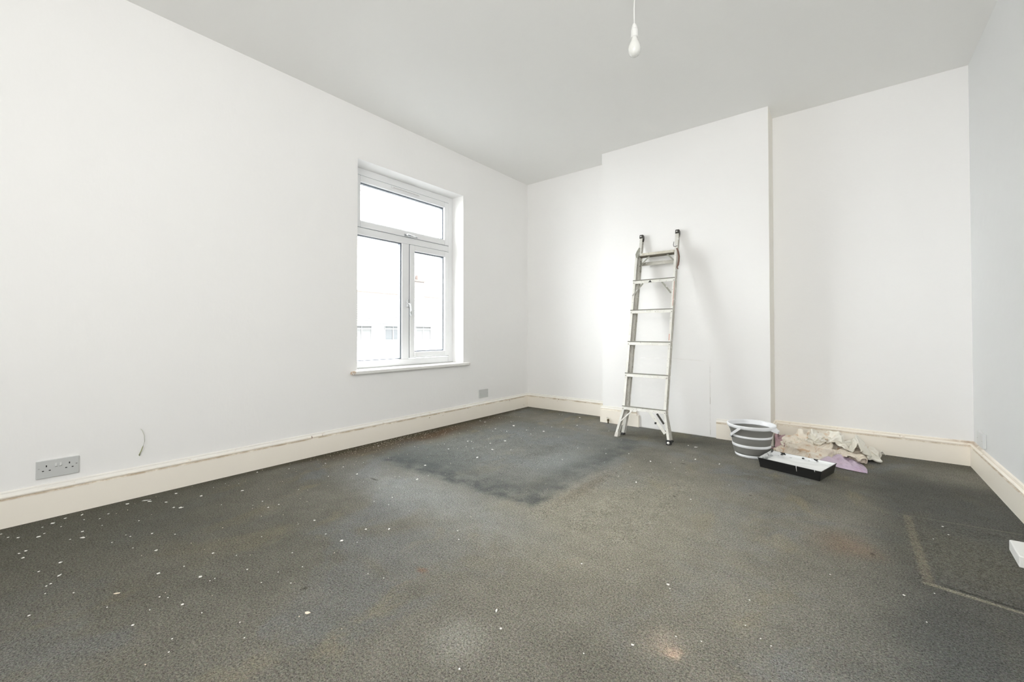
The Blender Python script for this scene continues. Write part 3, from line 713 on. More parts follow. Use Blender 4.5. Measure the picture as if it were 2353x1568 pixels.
# the paint: sloping pool with a ragged shore running up the walls
m_paint = plain('wet_white_paint', (0.86, 0.875, 0.875), 0.12)
bm = bm_(); N = 28; gv = {}
for i in range(N+1):
    for j in range(N+1):
        u, v = i/N, j/N; p = bil(u, v, 0.955)
        ed = min(u, 1-u, v, 1-v)
        z = 0.040+0.008*u+0.0025*noise.noise(Vector((u*4, v*4, 2.0)))
        if ed < 0.08: z += (0.08-ed)*0.05*(0.5+noise.noise(Vector((u*9, v*9, 5)))*1.2)
        k = 0.955
        gv[i, j] = bm.verts.new((p.x, p.y, z))
for i in range(N):
    for j in range(N):
        u, v = (i+.5)/N, (j+.5)/N; ed = min(u, v, 1-v) if u < 0.8 else min(v, 1-v)
        gap = noise.noise(Vector((u*11, v*11, 9)))
        if ed < 0.07 and gap > 0.10: continue
        if v > 0.90 and u < 0.16: continue
        f = bm.faces.new((gv[i, j], gv[i+1, j], gv[i+1, j+1], gv[i, j+1])); f.smooth = True
for v_ in [v for v in bm.verts if not v.link_faces]: bm.verts.remove(v_)
pm = obj('wet_paint', bm, m_paint, T)
# white drips over the near wall
fa, fb = cl[0], cl[1]
for u, L_, w_ in ((0.63, 0.030, 0.0018), (0.90, 0.010, 0.0016)):
    p = fa.lerp(fb, u); n_ = Vector(((fb-fa).y, -(fb-fa).x)).normalized()
    bm = bm_(); tube(bm, [(p.x+n_.x*0.001, p.y+n_.y*0.001, 0.063), (p.x+n_.x*0.0015, p.y+n_.y*0.0015, 0.058), (p.x-n_.x*0.006, p.y-n_.y*0.006, 0.058-L_)], w_, 6); obj('paint_drip', bm, m_paint, T)

# ------------------------------------------------------------------ white block at the right edge of the frame
m_blkw = plain('white_block', (0.80, 0.80, 0.78), 0.7, grain=0.03)
bm = bm_()
bp = [(3.552, -1.512), (3.543, -1.682), (3.680, -1.700), (3.676, -1.500)]
prism(bm, bp, [lambda p: (p[0], p[1], 0.004), lambda p: (p[0], p[1], 0.048)])
tag(obj('foam_block', bm, m_blkw, bevel=0.004), 'plain white block lying on the carpet close to the side wall', 'block')

# ------------------------------------------------------------------ cloth
def cloth_mat(name, a, b, shade_stain, amt, freckle=0.0):
    t = NT(name); oc = t.obco()
    c = t.mix(t.ss(t.noise(6, 4, vec=oc), 0.35, 0.65), a, b)
    c = t.mix(t.mul(t.ss(t.noise(13, 5, 0.7, vec=oc, dist=0.8), 0.54, 0.68), amt), c, shade_stain)  # brown stains, strengthened to put fold shadows into the cloth colour
    if freckle: c = t.mix(t.mul(t.ss(t.noise(70, 3, vec=oc), 0.66, 0.70), freckle), c, sc(150, 122, 104))
    wv = t.noise(420, 2, vec=oc)
    t.b.inputs['Sheen Weight'].default_value = 0.15
    return t.done(c, 0.9, normal=t.bump(wv, 0.15, 0.0008), spec=0.15)
m_cream = cloth_mat('cream_dust_sheet', sc(224, 214, 198), sc(233, 226, 213), sc(196, 160, 124), 0.8, 0.4)
m_ivory = cloth_mat('ivory_dust_sheet', sc(230, 227, 216), sc(236, 233, 224), sc(204, 172, 132), 0.6)
m_lilac = cloth_mat('lilac_cloth', sc(190, 172, 192), sc(206, 190, 204), sc(180, 150, 164), 0.6)
m_mauve = cloth_mat('mauve_cloth', sc(164, 134, 138), sc(180, 150, 152), sc(150, 118, 120), 0.5)
# folded fabric: grids of fold heights and positions (half millimetres, row deltas), smoothed by subdivision
CLOTH = {
 'mauve': (24, 20, [
5160,-892,33,56,-24,39,-8,9,-32,16,-6,-1,43,-28,1,35,-30,1,28,11,-25,27,-7,2,32,2,-4,37,-7,20,36,6,10,30,10,1,19,10,2,15,7,3,2,5,-6,0,2,-14,-18,-31,-15,19,-23,3,-9,-3,16,21,1,49,30,-3,-11,-5,-9,-58,21,7,20,12,51,13,-16,71,17,
20,0,59,28,22,-60,13,3,-15,28,-18,7,51,-41,4,5,-13,8,19,-11,-1,23,-4,-4,32,6,-1,33,-4,9,34,21,-9,33,8,3,18,-2,30,9,9,6,11,7,-2,1,1,-10,-5,-14,-36,24,-23,-5,11,-9,11,5,4,31,20,8,4,-12,2,-38,20,18,3,18,30,-13,19,16,2,
10,38,-29,41,18,-45,16,-7,-4,46,-32,10,14,-38,34,14,-7,-10,3,-7,-14,12,-12,-9,33,-6,33,31,24,-40,26,23,4,35,7,6,13,-2,32,16,5,-6,14,10,-15,15,2,20,3,-10,-36,27,-21,-9,-13,-4,22,15,11,17,17,15,14,-10,2,-46,20,18,-7,17,28,19,4,13,-14,
34,25,-1,29,4,-25,5,-19,8,67,-22,-6,-7,-12,12,15,-13,-7,13,-19,7,6,-12,10,5,7,-23,39,21,4,21,-3,17,26,19,2,35,24,0,27,-1,19,-15,5,-30,15,1,4,17,-2,5,-2,-20,-42,14,5,10,17,17,21,-4,19,29,31,-1,-43,-23,13,-19,26,27,1,12,18,19,
20,19,-20,30,-2,14,5,-17,-28,65,-16,32,9,-18,4,3,-12,4,-33,-13,-1,1,-17,13,51,30,-10,19,15,-4,2,-9,20,14,17,-4,36,18,6,40,13,6,-13,2,-34,10,-1,-13,23,-1,7,12,-1,-6,10,6,-10,15,11,3,14,13,4,12,7,24,0,15,-28,-14,9,-12,6,-6,-15,
0,33,9,8,-33,-23,37,11,-12,37,-23,66,26,-7,11,3,-17,8,-25,-6,-17,17,6,-7,27,9,29,11,6,-2,13,12,-4,4,-3,21,13,25,-26,35,8,5,-18,2,-44,15,8,-18,22,0,0,29,-3,6,24,-1,16,17,0,17,0,27,-23,12,12,3,14,7,-9,11,-1,-20,-12,-1,-11,
-41,8,3,34,-11,-41,45,10,28,18,-32,67,33,16,7,14,-20,10,-24,-9,-10,21,9,-18,28,18,-5,15,11,12,12,9,8,-12,-3,25,28,20,-23,27,5,4,-37,-15,-50,21,11,-14,19,8,-8,14,-8,14,22,5,9,41,-4,18,7,18,-15,-1,20,-25,9,-8,-10,42,0,2,-20,-5,-9,
4,53,12,30,-35,1,47,6,30,3,-43,65,14,29,-35,17,-8,22,24,-9,-1,12,-2,-17,-2,10,-9,-7,7,18,-1,3,-28,13,13,3,36,6,33,24,17,-5,-26,-5,-48,28,0,0,16,14,-27,12,9,-23,13,-11,-12,39,-3,44,3,1,-20,2,6,-39,16,13,1,36,-6,25,-5,0,-17,
6,28,49,29,-14,5,2,-35,21,21,-14,35,26,4,-4,17,-7,14,59,17,-12,-6,1,-21,-24,5,-6,-2,7,28,14,-2,-23,4,7,-19,17,5,26,17,12,-17,-1,10,-24,29,-1,-1,-5,7,-50,12,11,-49,23,-3,18,57,-4,43,12,-2,-23,-44,-19,-29,12,8,-13,46,5,30,17,3,-12,
-9,15,52,25,-13,3,23,-19,0,13,0,-21,19,-2,6,14,-4,2,40,-4,13,-2,18,-23,-15,0,3,0,9,32,18,-1,6,17,-2,-11,10,3,-14,1,8,-25,28,2,6,-1,10,-28,8,18,-43,30,4,-24,20,-4,23,60,7,29,-17,-3,-51,-44,-19,-20,3,-11,-17,49,7,22,66,17,15,
-6,-1,38,20,-6,3,14,7,-20,10,0,-19,16,3,-19,20,-8,17,17,-1,-6,12,5,-5,14,10,-5,11,-1,10,15,-1,12,15,5,12,5,-2,-29,20,0,-6,2,16,-19,15,7,-12,7,19,-29,28,2,-5,14,11,5,50,11,6,-41,-8,-54,-33,-19,-2,2,-14,-18,38,-6,-8,79,6,4,
14,27,15,14,7,-19,14,-17,18,9,11,-21,-20,-7,-25,26,8,-2,20,-13,23,9,7,-24,20,8,3,16,1,4,24,2,-12,20,1,8,10,-3,-29,17,3,11,17,6,-6,13,11,-10,3,24,-25,1,16,-34,12,17,-4,55,18,22,-17,-2,-32,-49,-22,-14,-8,-18,-19,30,-11,-17,68,1,8,
4,35,-4,-24,-13,-9,27,-8,30,14,12,-20,-29,1,-39,9,-5,-17,30,-2,27,28,11,-4,19,4,-6,23,1,-1,29,0,-10,21,-4,0,11,-2,-23,18,3,-1,14,9,11,11,16,-14,-17,19,-38,16,25,-20,6,19,16,46,26,4,20,9,-2,-38,-18,-38,-24,-20,-17,22,-16,-22,46,-9,-7,
-1,29,-22,-33,-13,21,34,0,26,28,0,-5,-17,4,-61,-25,9,-10,25,-8,-13,21,17,18,24,2,14,22,-8,9,40,4,-17,22,-6,-14,17,-4,-7,19,-1,11,2,17,-33,14,19,-4,-13,29,-40,17,24,-22,12,21,11,4,8,41,48,25,-5,-13,-11,-34,-14,-11,-24,20,-30,-10,18,-11,-30,
12,34,33,-30,-23,-46,33,-4,19,22,22,38,-8,6,-51,-34,8,-22,-4,2,-30,16,13,19,42,-1,26,33,-5,25,32,-13,2,23,1,-29,16,-4,-8,19,-3,9,-6,19,-35,4,13,-20,3,28,-27,13,23,-11,7,2,25,3,29,13,26,7,-23,18,10,0,24,-5,-22,5,-22,-30,-9,-21,-32,
-30,19,-8,-12,-13,-52,15,13,3,32,20,31,16,15,-8,-33,8,-36,-19,4,-37,23,5,16,44,-1,33,47,-9,28,0,-23,-12,32,3,11,19,-3,-5,24,-4,-18,13,11,-31,-6,22,-16,19,8,-5,-22,13,3,3,21,-19,5,23,0,14,17,3,-1,-3,-24,17,-8,-23,40,-4,-20,16,-15,-27,
-1,36,-25,-14,-3,-44,16,12,2,10,20,24,12,14,14,14,12,-48,-23,4,-24,20,-3,1,26,-2,22,42,-10,36,23,-17,1,18,-24,-21,9,11,16,46,-8,12,14,11,-31,5,15,-13,-21,16,-4,-18,12,-23,3,12,-27,14,28,-5,5,22,11,7,3,-23,20,-4,-17,18,-18,-31,50,-1,6,
-1,40,-4,-13,-3,-49,11,7,-22,4,22,15,15,29,51,43,-3,-11,-21,4,-42,-8,-3,-31,18,-6,20,49,-12,66,17,-17,-5,31,-27,-38,16,-12,-2,32,18,36,4,7,-27,10,20,-1,-12,22,-10,1,16,-20,-7,17,-17,-23,16,-4,2,2,-23,17,-17,-37,14,-10,-13,27,26,-10,57,0,11,
4,40,12,-15,-2,-56,1,3,-43,21,12,-5,19,27,46,-20,11,32,62,-7,-19,-31,-7,-43,11,-11,-17,50,-15,68,10,-6,38,30,-27,-49,12,-11,-16,21,13,36,10,23,8,-5,21,-12,-2,28,-5,-7,11,-29,-7,15,-22,7,21,-18,-2,-7,-32,10,-24,-44,18,-6,-6,17,3,32,48,17,-30,
-6,17,-33,11,13,-17,-14,10,-43,19,5,-23,20,13,16,-22,21,42,13,-19,14,52,-4,-18,-26,-2,-34,42,-29,15,6,5,76,32,-21,-27,5,-14,-25,20,-3,-6,-6,23,28,-4,29,-9,-1,21,-19,-3,-3,-35,-1,12,-29,-6,30,-2,8,24,-7,36,-21,-27,6,-9,-25,23,4,28,20,1,-24,
12,23,-9,-22,7,-4,25,20,-64,-7,7,-28,16,-18,0,6,13,24,1,25,60,16,-33,20,28,10,-26,16,-13,-25,8,-13,39,17,-6,9,21,-8,-24,-4,-4,-25,30,-14,-5,-11,26,-16,-33,9,-2,-17,22,-5,1,15,-30,5,14,-20,18,14,-10,13,10,5,23,6,3,24,2,-22,12,-4,3,
  ]),
 'cream': (92, 66, [
5264,-1018,9,12,-3,5,1,-12,10,-16,2,-3,1,-17,6,-15,-7,10,4,-18,6,4,5,-16,6,-2,-14,12,-11,1,15,-6,2,1,-5,17,20,0,-5,13,13,10,17,7,8,16,6,5,15,1,-2,10,0,-11,7,0,-12,-2,13,-10,13,-8,-4,10,-5,11,4,4,17,11,-2,9,12,-8,-1,12,-9,4,12,-5,1,4,-5,-13,15,-6,1,13,15,2,14,-9,-10,9,-1,-16,19,-2,5,10,14,-8,15,-7,0,17,-5,1,18,-4,2,20,-1,-1,24,-1,0,26,2,1,23,1,-1,19,-2,-2,17,-2,0,16,-4,0,15,-5,0,16,-4,0,15,-4,1,15,-5,2,15,-5,4,12,1,-7,15,3,5,9,14,12,19,17,-3,9,26,-12,21,18,7,8,22,8,5,17,6,14,8,5,3,14,1,2,7,-16,-9,7,-19,14,20,20,21,-5,15,6,-19,4,12,-7,11,-7,13,1,7,4,5,7,4,-1,22,-1,-1,-5,9,-28,-16,13,-2,11,-12,29,17,5,9,-24,-3,2,5,-9,3,14,1,-4,11,-6,3,9,0,10,0,4,16,9,-6,12,13,6,-13,16,-9,-2,14,-7,10,-6,-15,10,10,-12,11,19,-6,7,19,0,-11,19,6,-11,22,3,4,-3,15,-19,14,5,-15,11,5,-15,9,-13,11,
-3,10,21,0,-12,3,12,4,8,-5,-15,2,-14,-8,2,-3,-13,10,13,-10,-3,5,-2,-13,8,0,-10,13,6,-10,2,-9,18,16,-1,-7,17,-1,-16,18,4,6,11,8,8,7,13,11,11,-6,-6,11,5,6,13,-9,0,5,6,-13,3,7,-13,12,-7,0,9,-6,11,10,5,13,11,-1,6,11,-8,1,12,-4,3,10,-7,1,-3,-9,-16,16,-3,-15,22,12,-1,20,4,6,8,-4,17,18,-4,1,15,6,-9,16,1,-7,18,-4,1,19,-2,-3,21,-3,6,24,-2,5,20,-4,2,18,-1,-3,14,2,-8,15,-7,1,16,-3,-3,14,-3,-3,15,-3,-2,14,-4,4,13,-2,6,15,-1,3,7,9,-14,19,12,-1,6,22,19,23,22,4,12,23,-22,18,17,-3,13,13,8,-4,12,12,17,19,8,12,10,-2,1,-16,-10,-4,21,-10,8,-6,11,10,-34,-13,18,6,-3,-11,10,12,8,-9,22,14,-5,4,0,15,20,-12,3,-30,22,13,-4,4,-4,35,-6,11,15,-21,-12,3,10,-5,3,14,-1,-6,8,7,-10,13,-3,0,10,-2,14,5,3,20,16,-5,7,18,7,-4,-3,-6,21,17,-7,2,18,-8,-8,7,-8,-17,14,6,15,22,-5,5,21,8,-5,9,-8,-16,12,-3,-20,0,13,-14,10,-14,-1,
-25,-1,7,15,3,4,6,-9,7,3,-6,11,-8,-11,3,10,-10,4,10,-5,-7,8,-2,-9,-1,9,-15,18,1,5,9,-3,-18,19,1,1,1,-11,18,10,12,-12,9,2,-11,13,-3,-3,14,2,1,13,1,4,6,3,17,16,1,1,3,9,-13,12,-2,-6,11,-5,-6,11,-9,0,0,-12,9,9,-10,-4,13,-4,2,15,6,-2,17,10,-4,15,-1,15,21,11,-2,18,1,9,9,-5,15,14,-8,5,16,4,-7,15,3,-10,16,0,-6,18,-3,-3,19,-4,-1,21,-4,0,14,-5,11,16,-5,3,16,-3,-4,15,-2,-4,16,-1,-6,16,0,-6,14,0,-8,16,0,0,15,1,3,10,4,12,16,7,1,8,18,-16,21,17,2,17,22,10,15,23,-1,9,25,-11,-9,-13,22,11,-10,23,12,4,11,15,22,1,16,18,-13,-2,12,11,-5,-4,-21,1,-12,-28,4,-19,-14,21,16,-3,8,-7,18,-14,-6,25,13,1,14,0,17,-16,18,-2,-1,-13,-4,36,-11,14,11,9,-9,9,11,-10,2,14,-1,-3,5,11,-13,3,-17,5,14,16,6,22,-8,2,5,14,21,16,6,14,15,-11,-14,18,-3,5,-5,-8,-19,19,-5,-2,17,-10,6,5,4,18,22,0,-9,17,-5,-8,14,-11,-10,3,14,-18,12,-16,-4,
-7,-8,20,0,5,-12,12,-3,9,7,-3,10,2,-4,12,15,-4,-4,10,-2,-8,12,2,-7,11,4,-13,5,5,-21,19,-1,9,-2,-11,16,17,2,-2,18,-5,-4,2,7,-11,-4,3,-14,14,1,-4,17,-1,3,14,0,10,6,8,17,12,-13,2,12,-4,-5,11,-3,-4,4,11,-11,12,-8,1,13,-6,5,8,9,-13,19,5,6,18,4,11,18,3,10,18,-3,7,16,0,6,15,-3,3,8,-11,10,15,-1,-5,13,4,-10,15,-1,-8,16,-1,-7,16,-3,-6,17,-5,-6,14,-4,9,16,-4,0,10,-7,-11,16,-2,-7,17,4,-4,18,5,-2,18,6,2,17,5,-1,16,5,-1,18,5,2,6,11,17,18,7,5,13,20,-10,11,21,-12,4,19,15,11,-5,23,21,10,-1,9,6,-29,-10,-8,7,14,3,6,1,3,24,5,22,6,-1,-5,-35,5,-6,-24,9,-16,10,14,9,6,12,6,10,-28,5,6,14,-7,8,22,-7,16,10,2,7,2,5,14,-12,14,12,4,-7,10,12,-8,1,-5,-2,-11,11,-6,8,16,-4,6,18,6,5,15,15,-16,21,1,12,17,1,15,6,-6,-21,21,-5,6,-6,-15,10,15,3,-14,15,-9,-3,7,-1,17,6,-14,-13,16,3,-15,14,7,9,22,-6,-2,-1,12,-17,
-3,11,13,0,4,-12,16,4,-3,-1,-6,14,11,-1,5,14,-1,-1,12,-1,-7,3,2,-17,11,7,-14,19,-2,8,9,-12,14,12,-7,11,14,2,-5,5,3,-13,-8,2,-13,6,4,-13,15,3,-7,17,-4,9,16,3,-7,16,-1,9,8,-1,15,11,-8,4,14,-5,1,15,-1,-3,9,16,-5,15,-2,8,2,-15,12,17,-6,6,18,2,8,18,1,6,14,0,5,13,0,1,14,5,-1,13,5,-1,13,-3,-6,13,0,-8,14,0,-8,14,-2,-9,15,-1,-7,15,0,-7,15,1,-7,16,-3,-4,18,-3,-1,14,-6,9,15,9,-8,19,8,-2,19,11,-2,19,10,-3,17,8,-3,17,7,-3,15,8,8,11,7,22,21,11,-3,-3,20,-18,31,-6,1,-4,6,30,2,4,20,9,14,-30,6,8,-24,4,-1,-15,7,-7,13,-12,5,32,21,6,-17,11,-24,-30,-2,-1,5,10,13,13,1,12,22,13,-20,3,7,-6,5,-1,1,17,15,14,4,6,-1,10,-4,5,13,3,-8,1,3,-8,-12,9,-6,10,7,4,14,2,4,16,11,9,-19,19,3,14,20,2,10,10,-4,-19,17,1,-10,4,-11,17,11,-11,11,18,-7,-8,12,6,-17,18,-5,14,-9,-9,-19,14,2,-14,21,2,-3,7,11,21,27,-3,2,
-5,10,10,2,5,-14,5,1,-14,11,2,10,14,0,5,3,-9,-12,12,3,-7,12,13,-4,20,0,6,7,-12,15,11,-9,12,15,0,-1,14,1,-6,6,2,-12,-3,1,-15,-2,7,-14,16,-9,5,16,7,-4,16,3,-8,16,-1,5,17,-1,11,16,-2,10,13,-4,8,-1,-11,15,16,-6,4,14,13,7,16,-7,8,11,-12,10,15,6,6,13,-5,4,12,-3,0,12,-2,-4,13,-1,-4,14,0,-5,14,1,-5,14,0,-6,15,1,-7,15,2,-5,16,2,-5,19,3,-2,17,4,-4,16,4,-4,18,4,-3,18,4,-2,20,-4,2,21,6,0,23,10,0,20,13,-1,16,12,-5,5,16,-5,13,16,-16,13,6,-14,8,5,20,9,-17,13,16,12,-25,-8,8,32,-11,3,21,30,2,0,5,13,-29,5,10,-32,5,-9,-11,19,6,29,16,1,22,1,-7,-24,-24,-10,7,-1,2,27,3,-6,16,19,-10,-1,4,-1,1,5,5,5,13,11,3,10,6,-7,11,-3,-3,9,-4,3,9,-3,8,0,1,11,-9,4,18,16,0,-2,18,2,-6,18,-4,-3,9,9,17,15,-10,-1,13,5,-13,12,-12,9,11,-8,15,18,-4,-7,13,4,-14,-4,-10,-16,21,-3,7,5,12,-20,17,5,8,22,7,8,28,-3,2,
-3,17,0,19,-8,-4,-9,10,-10,11,7,-9,11,-5,-9,8,0,12,14,-3,3,14,-2,4,15,10,2,3,-16,14,14,1,-1,5,-4,-12,16,-1,-6,10,7,-8,-14,-9,-7,14,10,-5,10,0,-14,16,4,-3,19,-2,9,17,-2,12,18,-1,11,18,1,9,15,-1,10,10,-10,10,-3,-15,12,16,-7,9,16,1,10,14,-6,8,7,-14,-8,13,-3,-3,13,0,-1,17,3,3,15,5,0,15,2,-2,15,-1,-2,16,0,-5,16,-1,-4,18,0,-3,19,3,-1,22,6,3,19,6,-2,18,4,-3,18,5,-4,20,6,-2,19,9,-1,20,12,-4,19,17,-2,19,14,-5,16,11,-7,15,7,-10,13,9,-16,-1,18,-28,16,-2,-12,7,-6,20,-2,0,14,6,-14,-4,-8,13,13,9,12,18,24,16,-20,23,11,-29,3,7,-16,19,-21,5,-1,3,14,12,0,15,-10,-9,23,-8,1,26,-1,-9,6,11,3,1,7,-2,-14,-3,-2,-12,10,-2,1,16,4,13,11,4,10,-10,-5,14,12,2,9,6,15,-3,10,-13,2,10,-3,16,14,0,-5,3,9,-16,16,-7,0,6,1,17,14,-5,7,20,-2,1,17,-4,-6,16,-2,-14,-4,3,-21,19,-4,-2,14,0,18,14,7,-16,22,1,-8,23,-1,0,13,13,19,
3,10,-17,4,1,19,19,-9,-1,13,7,-7,-1,15,-9,15,3,-9,15,-4,3,1,-2,18,7,-4,14,11,-4,-14,14,-1,1,7,-6,-5,11,-8,8,-3,5,-15,3,4,-18,6,8,-11,19,-3,6,15,-15,8,18,6,11,20,6,10,17,2,11,16,-6,11,15,-3,9,9,-9,8,1,-15,10,10,-13,9,13,-10,6,12,-9,2,13,-6,-4,12,-1,-2,15,6,0,19,8,5,18,6,4,17,6,0,16,4,-2,16,3,-3,16,3,-4,17,5,-5,18,9,-7,17,13,-9,18,7,-7,18,5,-5,17,4,-4,18,4,-5,18,5,-5,17,9,-7,17,11,-10,19,7,-6,15,8,-2,15,10,1,17,5,-3,9,-1,-16,12,0,-13,19,11,-9,-19,3,23,13,5,-5,12,1,-6,12,17,15,10,13,-1,9,12,-31,24,11,-11,6,-15,5,-17,-11,14,-16,-16,12,15,-12,6,20,4,24,7,-8,0,3,3,14,10,-4,2,-6,5,-16,9,-5,8,-2,3,21,4,0,17,6,3,17,13,-3,10,15,5,-5,11,-3,-6,-4,6,-12,15,-3,10,13,-5,-1,10,3,-15,15,-10,2,12,9,13,14,-10,-12,20,7,0,9,-2,-19,12,-2,18,19,-5,-2,10,7,-13,17,-2,13,19,3,-9,13,8,-14,13,-19,1,
-5,17,6,16,-8,-5,9,4,19,15,2,6,14,2,-7,9,12,-10,13,3,-7,1,-3,17,8,-7,11,10,-6,-8,4,4,-15,7,-10,12,15,-2,1,11,-5,-13,-6,15,-15,3,-19,3,17,-8,9,18,-10,10,23,1,8,18,5,12,9,13,13,13,-12,7,13,-4,7,14,4,4,10,-8,2,8,-13,6,10,-7,0,13,-4,2,13,-2,2,13,-1,8,17,8,5,20,15,-1,15,12,-14,14,6,-12,14,1,-11,13,-1,-10,15,-1,-8,16,1,-7,18,5,-9,18,6,-10,18,4,-7,19,2,-4,19,2,-2,17,3,0,18,3,-1,18,4,-3,18,3,-3,18,3,3,15,5,1,14,9,-5,10,9,-12,8,15,-6,1,19,-4,6,4,-12,16,3,-7,13,10,-5,10,11,3,0,21,21,7,18,24,21,-15,4,6,-13,-18,21,-3,1,1,-26,9,-12,-8,19,21,-2,2,10,8,22,-5,1,-18,5,-1,-12,-2,4,21,13,-6,8,18,0,0,-9,0,22,15,-2,15,-2,9,20,13,7,2,18,-4,-3,-6,3,-14,10,-5,-8,9,-3,-14,13,2,15,15,-9,3,12,8,-18,19,-4,-10,20,5,10,14,4,-18,20,-2,7,7,0,19,18,-8,3,0,12,-17,17,-5,-2,18,-1,4,16,-10,-7,7,-5,-16,
13,4,15,4,3,-20,18,0,10,6,10,14,15,2,-5,15,0,5,2,10,-14,14,-3,3,3,-4,15,11,-9,1,-9,2,-16,16,-7,4,4,-4,-14,8,-1,17,17,-9,-2,16,-2,-16,17,-7,-2,8,1,24,9,-3,19,9,-9,15,15,-8,6,11,-2,7,12,2,6,12,1,1,14,4,0,12,-3,3,13,-2,4,13,-2,6,15,4,3,17,8,-4,15,10,-13,6,1,-26,13,8,-17,15,7,-10,15,6,-5,15,1,-5,17,0,-2,17,1,-3,18,4,-5,18,5,-5,17,2,-4,18,-1,-2,18,-2,2,17,-1,2,18,-1,3,16,5,-6,14,3,-11,15,4,-5,14,11,-1,13,13,-1,10,15,8,11,14,10,16,4,-4,14,-12,-15,-6,24,8,14,-21,-3,16,6,-1,-11,9,21,18,18,8,15,-23,-8,11,-24,6,13,8,7,6,11,-2,20,-4,23,8,7,0,-21,0,-13,7,7,-33,22,-6,15,11,1,15,9,2,18,-8,-4,16,19,5,6,-5,6,16,12,-3,-11,10,12,11,16,2,3,4,-15,-12,-6,6,-14,17,-5,-8,19,-5,6,19,0,17,17,6,-16,13,6,-22,19,11,12,12,-10,17,17,9,-5,18,-5,0,12,-9,11,6,0,-17,1,4,-19,9,-16,-3,17,5,6,15,-9,2,
1,18,-1,14,-2,-11,17,-1,-8,0,11,15,8,-1,13,14,1,5,12,0,-8,9,7,-8,10,-4,6,7,-3,17,7,-6,-15,0,3,-20,18,-7,3,16,-10,2,16,-3,10,12,0,-16,13,-6,11,13,-4,16,8,-3,19,3,-7,18,-5,-11,13,13,4,-8,13,1,-2,11,0,12,16,4,6,16,6,2,15,5,5,16,6,-5,14,6,-12,11,5,-16,4,-3,-22,17,14,-12,15,11,8,16,2,-3,15,3,-4,15,-3,-4,15,-3,-5,15,-2,-7,17,0,-3,18,3,-4,17,-2,-1,12,-12,2,19,-2,3,19,8,-1,14,9,-10,18,11,-2,18,6,3,18,5,3,17,10,6,17,-18,15,17,8,5,17,9,3,19,1,-5,-16,-14,-22,15,1,-5,15,9,9,9,23,1,-6,9,17,9,19,-2,12,-5,0,10,-46,5,11,-8,10,4,13,3,12,-2,-11,0,20,3,12,1,-15,14,10,-29,13,0,18,-2,2,28,4,-4,19,15,6,-3,-10,3,12,17,-4,-8,13,-3,-7,11,6,4,-7,-5,10,10,11,5,16,-6,-13,20,0,-13,9,-3,24,12,6,-22,20,10,-9,9,-7,21,19,7,12,22,1,4,18,0,0,16,-1,-5,17,-7,-4,6,-6,-16,1,-7,-17,-3,-4,-21,21,-2,1,4,-17,-4,
5,18,-7,15,-3,-7,13,-4,-11,11,-3,14,-2,10,11,8,2,12,11,-1,6,12,6,-4,18,6,0,15,-3,3,12,-6,-15,-5,-14,16,22,-8,-3,19,1,-9,7,6,-16,16,-5,8,9,-7,14,-1,-5,18,-1,-8,16,-3,-12,12,11,-3,10,13,-3,0,11,8,-12,19,5,0,13,11,18,23,13,3,11,5,-17,9,2,-19,9,1,-18,11,4,-16,15,11,11,19,11,-7,7,-9,-14,11,-9,-3,14,1,0,17,4,2,17,2,0,17,0,3,16,-4,5,16,-6,4,17,-3,0,18,2,0,15,10,-11,19,11,-2,21,-1,12,20,-10,8,20,2,7,17,10,5,21,-3,6,20,-3,8,12,-18,-3,18,6,0,13,0,-4,11,12,-9,6,11,-6,10,-2,-1,0,2,-18,-1,12,-8,-5,15,21,12,7,5,17,-25,-14,-4,1,16,16,3,-11,-1,15,-7,16,5,-9,20,12,0,-5,-9,22,3,1,19,17,13,9,14,1,-11,-6,6,15,11,-5,3,11,1,-13,4,-6,9,-5,-1,-14,18,7,8,17,7,1,17,0,-11,3,-6,25,14,7,-24,23,7,-11,10,0,22,20,-1,-8,12,8,14,19,0,2,17,-2,0,13,-4,-7,8,-12,-11,16,-1,-10,7,-8,-18,4,-9,-20,-12,-19,-9,18,1,-12,
9,15,0,10,-2,-12,16,-4,-6,11,-8,12,0,4,13,-2,13,11,8,-2,15,18,-1,9,26,9,-1,0,8,-30,12,-13,14,28,-15,-4,9,1,-26,17,7,8,7,-7,11,0,-11,12,-6,-13,6,1,-8,15,1,-5,14,14,-2,6,12,-6,1,9,1,12,18,3,-1,16,17,-15,28,7,-2,12,25,6,16,4,-19,10,3,-17,-4,0,-16,13,1,-11,14,1,1,15,1,-4,15,-4,5,7,-8,8,13,10,-12,19,4,3,19,5,3,18,5,4,17,-1,3,16,-3,1,17,-3,1,17,1,5,18,-4,8,14,-15,6,20,-7,10,22,2,10,20,5,8,19,-5,5,19,-9,5,19,-7,3,18,3,-2,16,3,-5,3,11,-10,1,10,-15,6,14,-10,13,4,-7,15,-7,-5,-10,12,0,19,3,5,15,5,-8,13,11,-11,-4,-8,23,0,15,-9,18,0,-10,6,16,-17,16,-6,18,-10,4,20,5,0,14,12,5,-12,12,2,16,8,1,8,10,-3,-1,10,2,-4,3,-4,-12,0,3,-17,21,3,2,18,11,11,2,-3,24,17,4,-17,17,2,-18,13,6,16,16,-8,-7,12,7,9,11,-12,-9,15,8,3,10,-12,-1,13,8,-7,5,-13,-11,20,4,-12,6,-8,-20,-15,-17,-7,15,-2,-18,11,-4,-19,
